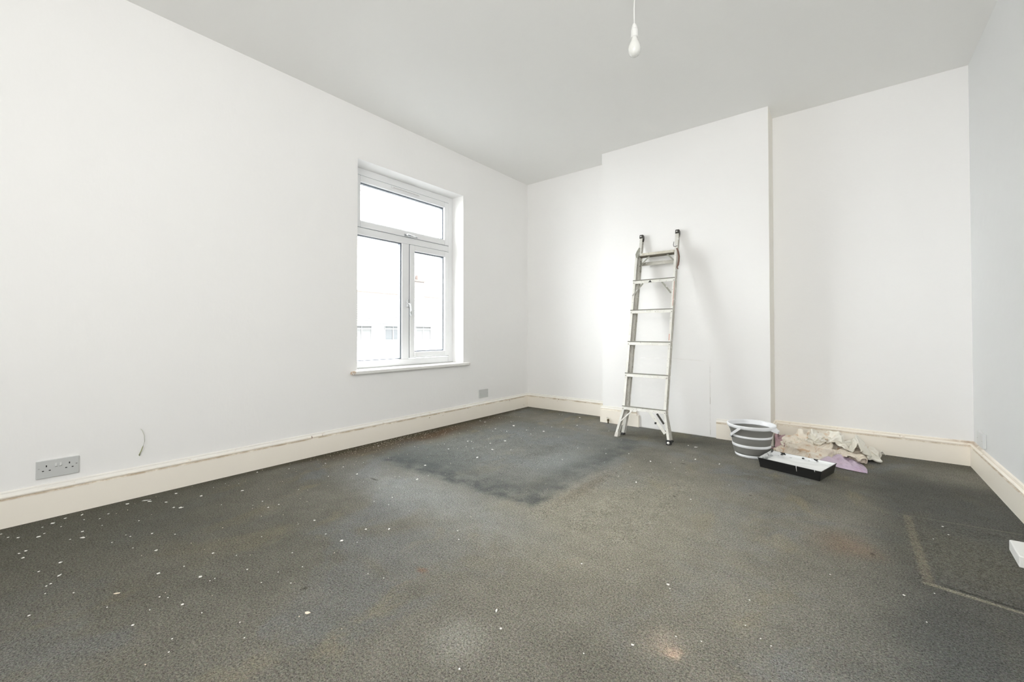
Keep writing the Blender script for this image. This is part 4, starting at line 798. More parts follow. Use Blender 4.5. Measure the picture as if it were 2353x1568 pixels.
10,-13,11,11,7,-12,7,13,-10,16,-11,-1,6,-1,10,-3,11,14,14,1,18,8,17,9,18,13,-19,9,-12,12,6,-11,-34,35,-3,-13,0,-13,37,1,-11,3,8,0,11,-2,-11,7,8,-5,7,15,-3,4,-9,-2,15,11,-1,5,17,-1,1,18,0,-11,16,12,17,27,12,-1,6,15,-28,19,10,-14,-1,-4,-21,15,8,-8,7,3,12,12,-7,-3,8,7,-12,14,1,5,11,-4,13,17,10,-5,19,7,6,18,-1,10,17,-5,13,16,-6,7,15,-9,4,14,-7,-1,16,-5,-1,17,-3,1,17,-2,4,18,-2,6,20,-1,8,20,-4,8,21,-2,5,19,-2,3,20,-2,3,19,-1,1,18,2,-3,12,5,-8,10,9,-12,-7,13,-16,15,-8,-9,16,12,-3,2,15,-7,5,15,-5,20,2,-5,-11,7,-2,9,13,-7,13,-4,-12,13,4,-11,-2,6,12,14,-4,9,17,7,12,-11,1,18,16,-5,5,6,8,-14,11,-5,4,11,4,10,-1,-6,-12,9,4,-6,10,11,0,14,3,10,12,-1,14,20,11,10,8,4,-24,15,1,-17,15,4,11,10,-9,-10,10,-2,12,16,4,-3,12,-7,-8,-3,-17,-7,14,7,-5,11,4,-9,9,-10,-13,4,-22,0,-2,14,-17,13,-4,-17,13,-1,-19,-13,-18,-4,
3,10,8,9,8,-9,13,4,-9,11,0,-9,11,-5,10,2,-1,17,13,15,15,2,25,-16,21,1,8,4,-14,-10,11,-2,-28,26,-4,12,7,-25,38,-19,-7,3,7,-7,12,8,-4,8,13,-1,3,9,1,-14,12,-3,7,8,8,12,17,0,-8,18,9,8,22,11,13,18,13,-16,6,11,-25,-4,-9,-19,10,7,-11,13,3,-4,14,1,5,10,-5,17,15,5,5,12,13,-2,17,4,9,17,-7,14,17,-8,13,10,-17,9,14,-8,9,19,-3,11,16,0,3,16,3,-3,15,2,-9,16,-3,-4,18,-1,-2,17,-2,1,18,1,2,19,-2,4,18,-3,2,18,0,2,19,-1,3,17,-1,2,15,3,-1,12,11,-5,12,11,-7,16,-20,-6,13,15,-10,7,17,-7,10,17,-7,12,15,-7,5,-16,4,12,-6,-8,9,3,-15,3,14,-3,2,18,-5,4,14,-1,11,-8,7,6,0,11,0,-3,17,10,-2,3,13,3,-5,-6,7,-11,10,6,-6,11,-3,8,11,4,0,10,1,11,15,4,7,17,13,-2,18,5,-13,24,-3,-9,11,0,-17,11,-8,4,8,-6,4,-5,-14,-4,13,-8,2,3,5,-19,7,-6,-15,10,-13,-3,7,-13,10,6,-7,-14,-5,9,-18,17,-12,-10,3,4,-19,-2,20,12,17,5,-10,
3,13,-11,12,0,15,12,2,-9,10,8,-11,17,0,4,2,-4,17,13,7,-20,11,30,6,24,-4,12,10,-12,-26,-18,-14,17,26,-1,16,-12,-19,6,2,2,18,16,-6,3,9,-8,-8,4,10,13,15,-1,5,14,4,-16,17,8,6,10,2,23,19,11,4,15,8,-18,2,-5,-23,6,3,-23,14,-2,11,12,-5,-4,7,20,-6,13,4,15,15,5,17,16,-3,17,16,-6,8,10,-16,6,16,-9,12,16,0,14,17,3,7,11,13,-8,7,-13,8,18,3,-3,17,2,-6,18,-3,-8,16,-2,-12,15,-2,-9,16,-1,-6,16,0,-3,17,0,-1,17,0,-1,17,-1,-1,18,-1,0,16,-2,-2,15,-4,-5,14,1,-8,15,8,-7,6,18,12,8,16,2,10,16,-7,13,15,-8,-2,-18,-6,18,-1,-15,14,8,-3,9,6,10,0,-2,16,3,13,-6,12,-1,4,12,7,-8,7,-3,10,12,-6,-1,3,10,12,11,4,4,12,-4,-1,11,7,-5,12,5,-10,4,1,13,11,8,4,11,-5,-18,21,2,-6,21,16,-4,22,2,-3,14,-4,-9,6,-12,-2,2,-12,-5,-5,-15,-7,-8,-21,4,2,-4,-20,10,-14,13,3,-12,-10,7,-6,-15,8,-3,-16,7,4,-15,1,15,-8,6,16,-2,9,17,0,16,7,4,
5,18,-1,16,-3,-3,-4,12,7,9,-8,11,9,-14,4,-6,16,-23,11,1,-13,38,-2,5,28,18,13,22,-10,14,-33,-4,1,11,-1,6,8,-13,14,11,-2,5,6,-7,-9,14,1,-1,14,4,4,2,11,15,17,0,23,15,10,10,16,9,-12,8,1,-20,1,-9,-18,10,4,-12,15,8,-8,12,-4,-2,6,-5,18,17,-12,13,9,19,22,18,-14,16,16,-7,15,15,0,13,18,5,4,14,10,-2,13,-4,8,16,-1,4,15,5,-5,0,-7,-16,12,-9,-10,16,-2,-9,21,12,-5,12,-7,-18,11,-9,-14,15,-1,-11,15,0,-7,15,0,-4,16,0,-3,16,0,-2,17,0,-2,16,2,-3,14,7,-3,13,11,1,6,12,10,10,16,3,14,9,-5,14,1,-12,11,-14,3,18,11,-6,9,17,-4,-2,6,13,2,-5,15,6,0,12,14,6,4,14,-1,-2,15,4,-1,14,6,-2,8,-6,-13,11,8,5,12,3,3,11,2,8,3,8,11,8,4,-13,11,-2,0,15,9,4,15,-6,-12,14,-7,-15,21,1,-3,13,14,-3,13,-4,-10,4,-13,-3,-5,-19,9,-9,-20,-1,-9,-15,-18,7,-19,2,9,6,-18,-3,-20,-8,7,2,-15,8,7,-10,8,10,8,11,10,3,9,10,-2,10,11,0,11,12,-2,
15,2,22,7,11,-8,11,9,-9,13,-9,1,-3,-5,18,7,-1,-20,13,0,-18,21,5,-14,33,23,17,-10,-7,34,-28,-5,-2,10,-6,10,20,-10,-5,13,-1,-2,14,1,3,14,5,6,14,6,10,17,1,13,-4,14,23,15,1,-17,2,-14,-17,7,5,-16,12,4,-6,12,-4,3,12,-1,4,19,-1,5,0,-26,18,17,7,24,18,4,23,22,1,17,18,12,-4,10,-5,10,14,3,2,15,6,-3,12,-3,-6,10,-5,-9,15,9,-3,14,-4,-11,11,-4,-17,12,-6,-17,5,-19,-13,12,2,-20,13,10,-11,14,9,-7,15,7,-2,15,3,-2,15,1,-1,16,1,-1,14,3,5,11,-2,-13,14,8,-1,12,9,-1,17,3,-3,14,-10,-1,13,-9,4,12,3,-9,12,13,-1,2,12,16,9,-6,10,-2,7,10,4,12,12,14,7,6,17,2,-1,20,3,4,18,6,1,12,6,-13,7,-4,14,7,-3,12,12,0,3,2,11,-5,9,12,-1,14,1,-4,11,-4,-9,14,4,-5,15,-1,-8,18,-2,-4,14,-2,-10,10,-2,-14,8,-12,4,2,-12,9,-4,-18,-11,-18,-26,3,-1,-21,-7,9,16,-21,1,-16,-16,9,11,-3,-3,-11,-15,11,8,4,10,13,2,12,-1,-6,10,11,0,11,9,-2,5,14,8,
22,2,11,9,15,-2,7,10,-11,-28,7,-11,14,6,-14,5,-15,-9,15,10,5,13,1,-5,17,-15,3,6,12,20,0,2,16,9,-6,5,4,-10,11,17,-1,0,12,-2,15,11,8,11,18,2,15,-4,9,-27,8,-5,-15,15,2,-10,12,5,10,12,-1,-2,9,1,-8,12,-1,3,15,-4,12,0,-18,16,24,10,12,22,1,17,20,-4,16,10,7,22,16,2,1,9,-5,-13,11,-3,-7,13,9,-4,13,0,-11,11,-1,-14,11,-9,-11,7,-13,-12,13,5,-15,8,-17,-12,13,12,-14,15,9,-7,15,9,-1,11,0,13,15,3,0,14,4,-6,15,3,-3,13,4,-7,15,4,-2,14,-3,7,16,-5,7,15,4,2,16,6,-2,15,2,-8,9,-1,-12,13,1,-9,0,3,-16,16,3,8,7,3,14,-6,7,12,6,8,10,18,-1,7,19,7,0,23,1,-2,12,19,3,9,10,14,8,-2,14,3,-7,14,9,1,-10,-1,-4,-15,14,1,-1,13,11,-7,13,-1,-6,12,0,-6,12,-6,-5,15,2,-6,13,-6,-7,9,-10,-4,6,-7,11,-3,-13,-5,-3,-24,-1,-19,-21,-4,14,10,-15,0,-24,-10,8,16,-10,2,-8,-18,2,11,-11,11,3,-4,13,2,-2,10,9,1,5,7,15,10,11,0,7,-3,-15,
21,6,-3,5,13,-6,-10,8,12,-2,7,-20,8,12,-5,4,-20,-2,14,25,5,21,11,-14,-16,-18,14,6,-4,12,18,3,10,9,-4,0,12,-7,13,13,-3,7,1,13,8,12,3,13,17,-3,-14,10,0,-23,-7,9,-11,17,-7,-1,10,1,1,11,3,10,12,-3,7,12,-6,9,0,-18,12,20,2,19,22,4,14,24,5,8,15,3,5,9,-10,-2,9,11,1,14,0,-14,11,-1,-15,11,-7,-13,8,-12,-10,9,-5,-13,12,-5,-12,10,-7,-14,13,2,-6,12,12,12,16,6,-1,16,4,-1,6,14,-10,15,4,1,13,1,8,13,3,-4,12,2,-8,15,4,0,14,-5,6,15,0,5,14,5,-4,15,2,-4,14,4,-4,15,-1,-10,15,3,1,13,-2,-4,1,4,-16,11,1,-12,14,0,11,-9,7,11,14,-4,9,15,10,4,25,2,-1,14,20,12,-1,11,22,8,-8,18,6,9,10,13,6,-1,14,-3,-7,-1,-4,-16,8,-13,-12,17,-1,0,11,-1,-5,12,-3,-2,4,3,-14,14,-5,4,12,-7,-6,6,-9,-1,5,-11,3,4,-15,3,-13,-14,-8,-18,-11,-12,21,0,-15,18,6,-4,-10,-1,-15,5,-7,-10,6,9,5,10,7,-11,8,5,-8,9,10,2,12,1,-8,12,12,3,6,5,12,
19,9,-6,-12,6,15,-27,-11,7,2,30,-27,16,14,8,8,-21,6,8,26,-29,23,16,18,-6,-28,13,6,-9,25,12,-22,-10,8,17,14,1,-2,20,11,13,-9,31,34,-26,4,-17,9,-5,-14,-15,11,4,15,13,-3,-6,11,-6,-4,11,3,4,5,-9,7,14,-2,11,15,-3,14,21,5,-11,22,0,8,12,8,17,18,-4,1,14,0,2,0,-14,-9,14,-3,-8,8,-2,-17,11,-4,-18,11,1,-17,13,2,-12,13,-2,0,13,-1,-1,11,0,9,8,4,-15,17,8,0,15,8,8,9,2,15,12,8,-2,5,10,-11,13,3,-2,13,1,-3,14,-2,3,14,-2,5,14,-1,3,11,3,-10,13,2,-6,14,2,-5,13,-1,-7,14,3,3,18,-1,7,12,4,-7,11,4,-9,9,2,-12,14,3,-11,8,-3,15,3,10,14,16,2,-14,8,14,20,10,1,27,5,-4,24,5,19,-1,7,7,10,13,3,-5,16,-3,-8,13,-5,-10,10,-12,-11,0,-13,-10,14,-4,-6,8,-7,9,3,1,-13,12,-7,3,11,-3,8,6,-8,1,0,-14,-2,1,-11,-13,-6,-15,11,5,-18,-11,10,-7,-18,-1,12,-28,9,20,4,-3,-9,-11,6,17,-16,5,-5,-9,8,11,-3,10,11,-1,12,8,2,12,10,-2,14,4,3,
0,9,15,-13,3,14,-37,-9,3,18,40,-23,31,15,-19,-7,-10,18,5,-20,-4,15,20,-2,7,-19,30,4,-26,-5,6,13,12,5,22,2,26,17,-15,-12,-10,-8,38,14,-22,34,8,-2,-16,-12,31,-16,-9,-8,15,1,13,10,-7,15,10,-5,8,18,-1,5,18,2,4,19,-1,2,21,0,-3,18,0,-7,5,-16,3,10,-4,0,9,13,-2,19,-2,-3,-4,-10,-18,13,-1,-21,15,5,-16,14,1,-6,15,1,-1,13,2,1,3,-5,17,14,5,-5,14,5,2,12,12,-9,8,-2,16,12,8,5,12,4,4,11,-6,-1,12,3,-5,10,7,-8,11,-6,3,13,4,1,14,2,-2,14,1,-2,14,0,-1,12,0,-2,12,-2,-5,11,10,-2,5,2,-16,10,-1,-12,12,4,-6,9,7,-7,15,5,-4,15,-1,3,12,8,12,12,-1,17,5,-17,16,3,8,23,6,17,11,7,12,10,11,11,-4,13,-2,-9,15,-6,-9,16,-2,-10,10,-6,-8,1,-15,-9,8,-17,4,10,-7,-7,6,-9,6,3,-3,-10,12,-2,6,6,-1,-10,5,-9,-6,-2,-16,-3,-7,-16,10,4,-31,-8,8,-2,-28,11,5,-23,5,24,3,-10,20,2,-2,-5,-21,13,14,3,9,11,-1,13,8,3,14,6,8,15,0,-1,15,0,-3,
-6,16,9,-18,5,-1,-31,-15,12,15,36,-24,35,32,-21,18,-13,27,-4,-28,25,-5,-26,-1,11,0,13,1,23,-19,8,9,-2,20,16,-24,36,20,-12,22,-1,5,-7,-12,20,27,8,-17,-10,-12,26,0,-14,-12,6,-15,2,16,1,14,17,2,4,12,6,6,15,-6,2,11,-8,-4,13,-3,-4,13,-1,0,12,1,-1,6,-12,-7,13,-2,-7,2,21,1,23,-2,-9,19,-2,0,12,-2,-7,9,8,-14,11,-3,15,12,10,-10,13,-3,4,9,4,12,11,4,1,14,6,0,4,-1,-18,13,2,1,12,-1,4,0,6,14,13,-1,5,15,2,-3,4,-1,-16,12,-2,-6,11,-3,-7,14,1,-9,13,2,-4,10,7,-3,15,4,-1,9,8,-4,3,17,2,13,0,9,13,-4,5,16,-4,0,14,-4,0,12,-2,0,5,-17,-5,14,1,12,4,19,8,1,3,21,13,13,0,2,10,11,14,-2,-6,11,7,-8,15,-2,-7,11,-10,-7,13,-3,-9,0,-19,6,10,-14,-13,7,-16,1,5,-10,8,0,-9,-6,14,-4,3,5,3,-12,6,-8,-11,-2,-11,13,-5,-7,-8,5,-23,-14,3,-4,-22,9,6,-21,13,7,15,-2,28,9,-6,12,-20,19,-1,6,14,1,-3,13,9,6,4,-3,-12,15,1,-2,14,4,-1,
-6,18,6,-7,-13,7,-18,13,-8,14,8,-10,25,36,-5,15,6,9,10,-29,9,-13,-23,16,15,3,-5,18,4,0,-1,16,8,6,9,-16,41,27,-25,33,-7,9,-18,-28,22,-26,-17,0,14,-1,5,26,2,-5,12,15,-15,18,2,-4,20,-7,-1,10,-14,2,12,-1,4,12,4,10,1,-6,-13,10,-4,-5,13,1,-7,14,-1,-5,14,-5,-11,16,9,6,14,9,15,8,-7,-17,11,6,10,13,3,5,16,2,3,15,5,0,3,3,-19,12,-4,-5,14,4,2,-4,8,13,11,-2,7,12,1,0,9,3,-13,12,-1,3,8,7,15,9,-1,-14,15,4,-7,9,2,-15,11,-2,13,12,-2,9,2,10,-13,8,13,-7,15,5,0,-1,-12,12,5,-9,6,9,-7,0,12,-8,-4,14,-8,-5,18,-4,-4,14,-2,5,11,1,11,11,11,10,6,16,4,2,14,-10,13,9,2,5,9,9,15,3,-2,8,-12,-9,16,-5,-6,12,6,-11,11,-8,-9,4,-21,2,4,-20,-2,4,-14,13,5,-18,4,3,-14,-5,8,-5,-7,14,-1,-5,5,15,-2,1,1,-11,-3,-6,-10,6,-14,-8,-3,-7,-15,12,2,-16,12,6,14,18,11,22,-18,4,-22,15,24,-7,8,-18,12,9,-2,-12,16,-2,-2,11,2,-2,17,0,6,
-17,-6,7,-10,-14,13,-26,3,-12,17,28,-18,47,-2,14,13,14,9,19,-6,11,-3,-21,18,15,10,-4,12,8,-3,15,0,-12,6,5,-15,10,13,0,18,-1,-3,-17,-12,25,9,-11,-4,21,1,-5,16,20,-17,22,-2,5,16,-13,7,17,4,-4,8,4,-10,7,1,-8,12,-1,9,12,-6,-8,7,3,-18,16,1,-7,16,-1,-2,6,-3,12,8,3,-13,14,1,-3,15,-1,0,15,1,2,7,8,18,14,1,-5,15,5,1,7,2,-17,9,-4,6,6,9,-6,11,-3,7,5,3,12,7,7,12,14,-1,-1,11,3,-9,7,-3,-16,16,7,5,9,9,-17,18,4,5,17,2,8,-11,7,18,15,-4,4,13,-2,-1,11,11,-5,-1,-10,11,-1,-8,10,7,-2,-10,8,-3,-12,5,-14,2,8,-16,-1,18,5,0,12,-3,9,5,13,-7,4,6,15,11,12,-4,10,11,-5,8,11,-8,16,1,-6,14,-6,-10,6,-18,-6,13,2,-11,11,-13,-6,6,-19,-1,-5,-18,14,8,-18,3,20,0,-5,-5,-17,-1,4,-7,-12,15,3,1,4,8,11,6,6,-7,9,3,-7,-8,-4,-11,13,-11,-9,9,2,-12,6,-7,16,15,15,20,1,-9,-17,13,15,-9,-1,2,-5,12,-2,-5,7,-11,9,17,-3,2,-8,-7,-17,
13,18,7,-32,-11,10,-14,9,-16,16,16,-12,44,0,20,14,-32,33,2,24,-17,15,11,-4,15,3,-1,13,3,-5,13,3,-6,-3,-10,13,17,0,5,-4,10,-19,21,0,7,15,-12,-11,17,9,6,22,0,-1,23,-6,-15,3,2,24,12,8,-5,12,0,-7,12,1,-8,6,-4,-18,20,1,1,9,4,-17,15,0,-4,13,-4,1,4,0,17,15,-4,-3,10,7,-12,11,0,-7,14,3,4,8,3,13,14,0,1,6,4,-15,9,-2,9,10,5,6,10,5,-1,12,6,-4,1,0,-14,11,-2,-1,13,1,3,11,2,-6,14,8,0,12,12,3,15,3,12,16,3,11,17,2,11,4,-10,15,-5,-6,17,12,-1,-2,6,10,-7,13,-2,-3,-4,-8,8,2,-10,-2,2,4,-15,-6,-17,-2,-1,-13,-7,14,-10,-2,14,13,1,10,10,0,10,10,-2,12,-8,-7,5,16,-4,13,3,-13,14,11,-10,13,-10,-11,12,-11,-10,7,-16,-4,1,-13,11,9,-19,-1,1,-20,4,15,-9,-3,10,15,3,-2,-13,7,1,-12,-13,17,2,8,15,8,-7,-1,15,3,6,8,-10,7,-8,13,-1,-4,-16,10,-19,-1,8,2,4,25,12,1,10,-7,-1,-2,-10,-11,13,9,-4,13,7,11,13,-7,-10,3,6,-14,2,-16,4,
10,6,25,-6,4,-16,-29,11,2,30,8,-7,21,-11,14,3,-18,34,12,23,-23,14,13,-11,14,3,-4,13,-9,10,-5,9,-11,14,-3,4,18,0,-5,10,0,-19,19,-2,2,9,-4,-18,20,11,8,19,3,6,-8,-12,16,11,-1,-15,10,-2,-9,13,4,-7,19,6,-8,12,5,-7,16,2,11,18,-3,-1,19,-2,-1,15,4,-9,12,-6,5,11,-3,14,12,-2,-6,0,14,-11,10,4,-9,12,-4,-2,8,6,12,12,0,2,6,4,-16,12,5,-3,13,10,0,14,11,1,14,0,2,12,-4,4,10,-1,7,-2,-3,14,13,-2,6,17,6,2,9,1,16,16,4,11,15,4,10,13,4,0,-4,-3,13,-1,-11,5,11,-1,-8,7,7,-10,7,-10,-2,-7,-13,5,7,-1,-14,-2,-15,-8,-3,-14,-4,7,0,-14,1,-2,-15,14,4,-3,11,8,-1,6,14,-1,10,0,-15,8,22,-9,12,-12,-15,12,-15,-9,5,-18,3,7,-15,2,8,-12,-1,7,-15,-3,16,-8,1,14,-8,-3,1,10,7,2,-12,4,14,10,9,18,3,-3,-20,-8,0,11,-3,-15,9,-1,7,13,2,-10,14,0,-3,8,0,-13,13,4,4,-4,-8,10,13,6,-2,17,5,10,4,14,-12,9,-11,-7,14,-3,-2,17,4,4,3,-16,-3,
-30,-5,3,14,1,14,14,11,-4,16,5,8,5,10,7,8,2,-16,17,-1,6,15,2,-9,12,7,-2,18,7,-2,9,1,-13,2,1,-20,7,-1,-15,17,9,-5,19,1,1,5,-6,21,19,8,2,3,-13,14,18,-3,-2,10,-4,-9,-1,11,-11,12,3,-6,15,-1,-3,16,5,-4,15,11,-13,23,-4,3,22,-3,0,14,-4,13,10,6,-13,6,-5,-12,7,4,16,14,7,0,13,-4,-10,2,6,-14,12,0,0,10,7,15,17,1,3,10,15,-10,15,4,12,12,-4,18,12,12,-1,13,5,1,6,-4,8,9,-4,4,6,-4,13,13,11,-3,23,-1,7,17,5,4,8,5,12,1,-5,13,6,-6,5,-5,-12,1,-2,-13,0,10,2,-12,8,4,-11,-3,-16,3,3,-13,-10,5,-10,-13,-3,-5,-13,-11,2,-10,-2,-5,-15,14,3,5,4,12,-12,5,9,-16,9,1,-18,14,-14,6,12,-12,-17,10,-12,-14,12,-12,-7,14,-5,-1,13,-6,1,9,-3,8,10,-6,9,5,-9,-6,13,-3,-3,8,-3,11,7,21,8,2,-11,-16,8,11,14,6,-8,-14,2,-20,-7,7,15,8,10,8,9,5,-10,-1,7,-5,3,20,14,-6,16,3,2,16,-1,3,9,-7,-12,7,4,-10,-5,0,-12,14,-3,2,19,-3,7,
-4,20,14,15,5,11,13,9,-6,12,4,10,7,10,-15,17,0,-8,16,0,-1,15,5,4,5,5,-15,15,7,-8,14,6,-13,11,7,-11,16,1,-1,20,1,4,14,-6,10,1,-6,17,14,-6,6,12,-2,-10,2,-4,-14,11,2,11,12,-7,-1,13,3,-7,13,7,-7,18,6,-5,19,6,-11,19,8,-14,12,-9,19,5,0,-19,6,-2,-13,13,6,-4,14,-4,0,15,1,1,3,9,17,16,4,-10,14,5,-9,18,4,6,2,7,24,18,0,13,21,2,14,17,4,11,14,3,6,12,10,-8,10,3,2,11,0,1,1,-7,15,13,-3,1,21,9,2,-4,-4,16,-10,-8,6,-8,-10,-1,12,0,11,10,7,-1,1,-14,-3,14,-7,-7,7,5,-14,6,-15,-4,4,-10,-14,5,-10,-15,-12,0,-13,0,-3,-18,-17,2,0,2,-9,-18,6,-3,-16,16,0,-13,16,-2,-18,20,10,-6,-6,-11,-17,17,-4,-10,16,-4,1,13,-5,8,9,-7,10,10,-5,9,9,-9,-7,8,-3,16,14,1,11,-10,-1,-23,14,2,-11,21,5,14,18,3,-2,12,-7,5,-19,-12,-11,15,-9,-8,12,2,12,11,14,8,13,2,9,11,-3,4,15,-12,-2,8,-5,-6,9,10,-12,-5,12,-6,15,-6,-7,10,11,-8,20,-2,-2,
0,21,7,15,7,4,13,7,-9,16,3,10,15,0,3,17,2,-8,0,11,-13,9,3,-17,15,9,-6,18,11,-3,22,5,1,15,-9,8,14,-9,5,13,12,0,17,1,1,9,-13,7,12,-4,-7,0,2,-14,6,-4,-13,13,-4,2,11,-1,12,7,6,-14,11,5,-14,17,6,-7,21,8,-5,15,-4,16,20,0,-9,1,0,-19,13,-7,8,13,-4,3,12,4,-5,6,9,-14,17,2,10,20,0,9,10,16,-15,15,6,15,9,-1,27,26,3,5,21,10,12,18,3,15,17,2,3,12,1,3,2,13,-7,7,-1,3,12,-4,4,-9,-6,13,-10,-12,3,-7,-2,8,-5,-8,7,-1,-10,2,12,-4,10,14,7,4,18,-7,-3,13,-3,-13,13,-5,-13,8,-8,-15,2,-8,-19,-14,-10,-10,1,4,-18,-10,0,-16,-1,-13,-14,-13,4,-17,12,0,-17,16,1,-16,19,2,-16,19,-3,-11,13,-9,15,6,2,-17,15,-6,3,4,-8,12,10,-8,10,15,-5,-9,18,-2,3,2,4,22,19,-2,-10,11,-12,11,2,13,-16,16,2,-1,7,-8,14,8,-2,-10,-4,-15,-14,5,-8,-8,15,-4,0,15,8,11,6,11,9,11,-4,6,12,-6,12,3,-2,-13,11,8,10,16,-8,-13,20,2,-9,14,14,-7,13,14,-8,
1,30,1,15,5,6,17,4,-4,15,2,-6,14,0,8,17,1,-1,14,4,-10,0,11,-15,20,-1,7,19,11,-1,24,4,2,17,-7,5,2,-16,12,13,-3,-2,15,5,-4,15,6,-6,6,-2,-15,-4,5,-18,14,-1,-8,11,-3,9,17,0,1,17,-1,-7,1,12,-16,15,5,-10,16,-1,11,19,-2,1,10,0,-14,11,-2,-11,11,-4,7,12,-1,3,13,2,-5,15,3,-7,9,-1,16,10,11,-11,15,-5,15,16,14,12,22,7,17,26,-7,12,18,23,4,22,7,7,11,-4,14,-4,-3,7,9,1,1,8,-3,-1,-4,-7,0,-5,-12,5,-3,-7,12,-8,10,7,-4,-6,6,1,-10,-3,12,-1,-5,12,-7,-7,16,8,10,18,-4,-15,13,-5,-17,7,-10,-20,-4,-7,-19,-19,-9,-3,-6,-5,-19,-11,-13,-11,9,16,-12,16,-1,-15,14,1,-18,12,3,-22,13,4,-19,4,-12,16,13,-3,-12,14,-2,-8,3,-11,12,13,-4,12,16,-3,-11,25,-1,-2,16,4,15,15,-4,15,-2,-14,19,13,10,-9,12,-7,-3,-10,6,-12,16,-6,-5,3,-7,-11,11,-8,-1,8,-9,0,6,1,-11,12,-6,-4,8,-7,9,12,2,3,-2,15,12,19,1,-8,20,1,0,22,0,-5,13,8,18,20,5,-5,12,12,-10,
2,31,-1,14,3,7,16,0,-3,15,-1,-6,16,0,7,15,0,4,12,5,-12,14,11,-10,19,0,11,20,-1,11,22,2,2,0,-16,7,14,-8,6,13,-2,-7,11,10,-12,2,2,-21,9,8,-16,20,2,7,17,2,-6,13,5,-9,8,2,-14,14,0,11,13,0,-8,8,8,-14,15,-4,-2,14,-4,7,11,-2,-8,11,-2,-6,10,3,-10,15,-1,-1,15,4,1,4,-4,16,17,8,-6,7,-9,16,16,-9,15,25,4,9,24,10,11,23,9,13,16,23,5,13,-7,10,-6,-12,5,2,-8,5,6,0,-2,10,1,1,4,-5,3,6,0,5,-9,0,10,-5,5,9,-6,-6,5,3,-10,-6,11,-7,-3,4,6,-15,21,8,2,20,-3,-16,0,-9,-23,11,-4,-24,-12,-9,-16,-14,-13,-9,-20,-6,-6,2,-9,-19,12,1,-19,17,5,-19,13,20,-6,10,2,-19,13,-10,12,15,1,-7,6,-5,-15,10,-8,14,19,-3,8,21,-2,-9,21,-1,6,5,-9,26,19,4,15,7,-11,16,10,11,-9,13,-14,2,4,0,-14,-2,1,-17,11,-5,-14,13,-10,8,11,-7,-5,5,-5,-12,4,-3,12,11,-1,-6,11,7,-9,13,3,-5,16,-1,4,18,7,19,16,0,7,8,13,-18,20,4,12,15,-2,9,13,4,-8,
2,25,-1,13,0,8,16,-3,-6,16,-2,-1,18,-4,-5,14,3,11,17,3,3,13,13,-12,21,2,6,19,-1,12,2,-18,10,11,-8,9,17,-2,0,14,2,-13,-1,10,-22,10,8,-21,23,5,4,19,8,-13,4,4,-18,16,10,1,15,0,2,14,-2,0,14,-5,2,10,-11,0,5,7,-13,11,-4,-9,16,-1,1,15,1,0,14,-3,3,13,8,-5,15,2,7,16,-5,7,16,-7,4,12,-10,9,4,-1,21,22,1,10,24,11,6,15,22,-1,13,-19,12,3,11,16,12,-1,-1,1,-7,6,1,-6,2,0,5,-6,8,-8,0,4,-2,2,-2,5,10,8,-4,8,-7,-11,1,4,-1,-11,11,-2,-1,1,8,-17,22,9,-5,4,-8,-26,1,-9,-23,-14,-19,2,-11,3,-25,-4,1,-21,9,-11,-14,2,-9,-15,-6,0,-20,17,13,-9,12,17,-10,14,-8,12,13,-2,-11,12,-3,-10,16,-2,11,24,0,-2,26,0,5,19,-6,15,4,-9,23,4,-10,25,15,-7,17,13,12,-11,11,-8,-2,8,-3,-14,-2,-3,-21,9,0,-22,18,-8,10,20,-11,10,8,-5,-9,-1,9,-15,13,-4,-2,6,3,15,14,-2,1,17,5,0,14,10,-10,18,6,-2,12,-1,14,11,5,-15,16,-7,-4,6,4,16,11,-2,7,
1,17,0,14,-1,7,16,-4,-6,18,-3,-2,16,-3,-1,18,-2,-5,5,9,18,18,5,3,20,5,0,10,-13,12,11,-8,12,16,-3,4,17,2,-7,17,6,-13,10,8,-23,4,13,-25,22,7,11,0,6,-24,20,2,8,11,-7,12,15,0,0,12,-8,-2,14,-2,-3,13,-2,-8,10,1,-11,10,4,-16,13,-10,14,20,3,3,17,6,1,8,-15,8,15,-8,5,16,0,8,16,2,7,15,10,-1,17,4,0,12,2,19,20,13,-6,5,-18,16,13,-8,17,13,1,7,5,9,1,4,5,-2,9,-5,1,0,2,-5,-4,0,-7,1,-8,3,9,0,3,8,0,7,2,-8,1,2,2,-12,0,1,-15,12,20,-3,4,-13,-29,-6,-14,-27,-19,-22,4,-10,-16,-17,-1,-6,-26,1,-1,-22,3,11,-15,8,13,-8,15,2,10,17,5,-5,13,10,-12,15,-7,-3,15,-9,3,11,13,-15,25,2,6,27,-1,12,21,-5,20,2,-12,24,4,-10,21,10,-9,17,16,2,0,16,-1,-8,9,-5,-18,-1,-2,-21,0,-1,-26,26,-5,4,22,-10,16,2,4,-19,13,-2,10,13,0,-4,7,9,-12,13,-1,-5,11,1,9,12,3,13,15,2,-5,16,5,0,13,-3,-1,9,-3,-7,2,0,-18,16,0,8,10,7,13,
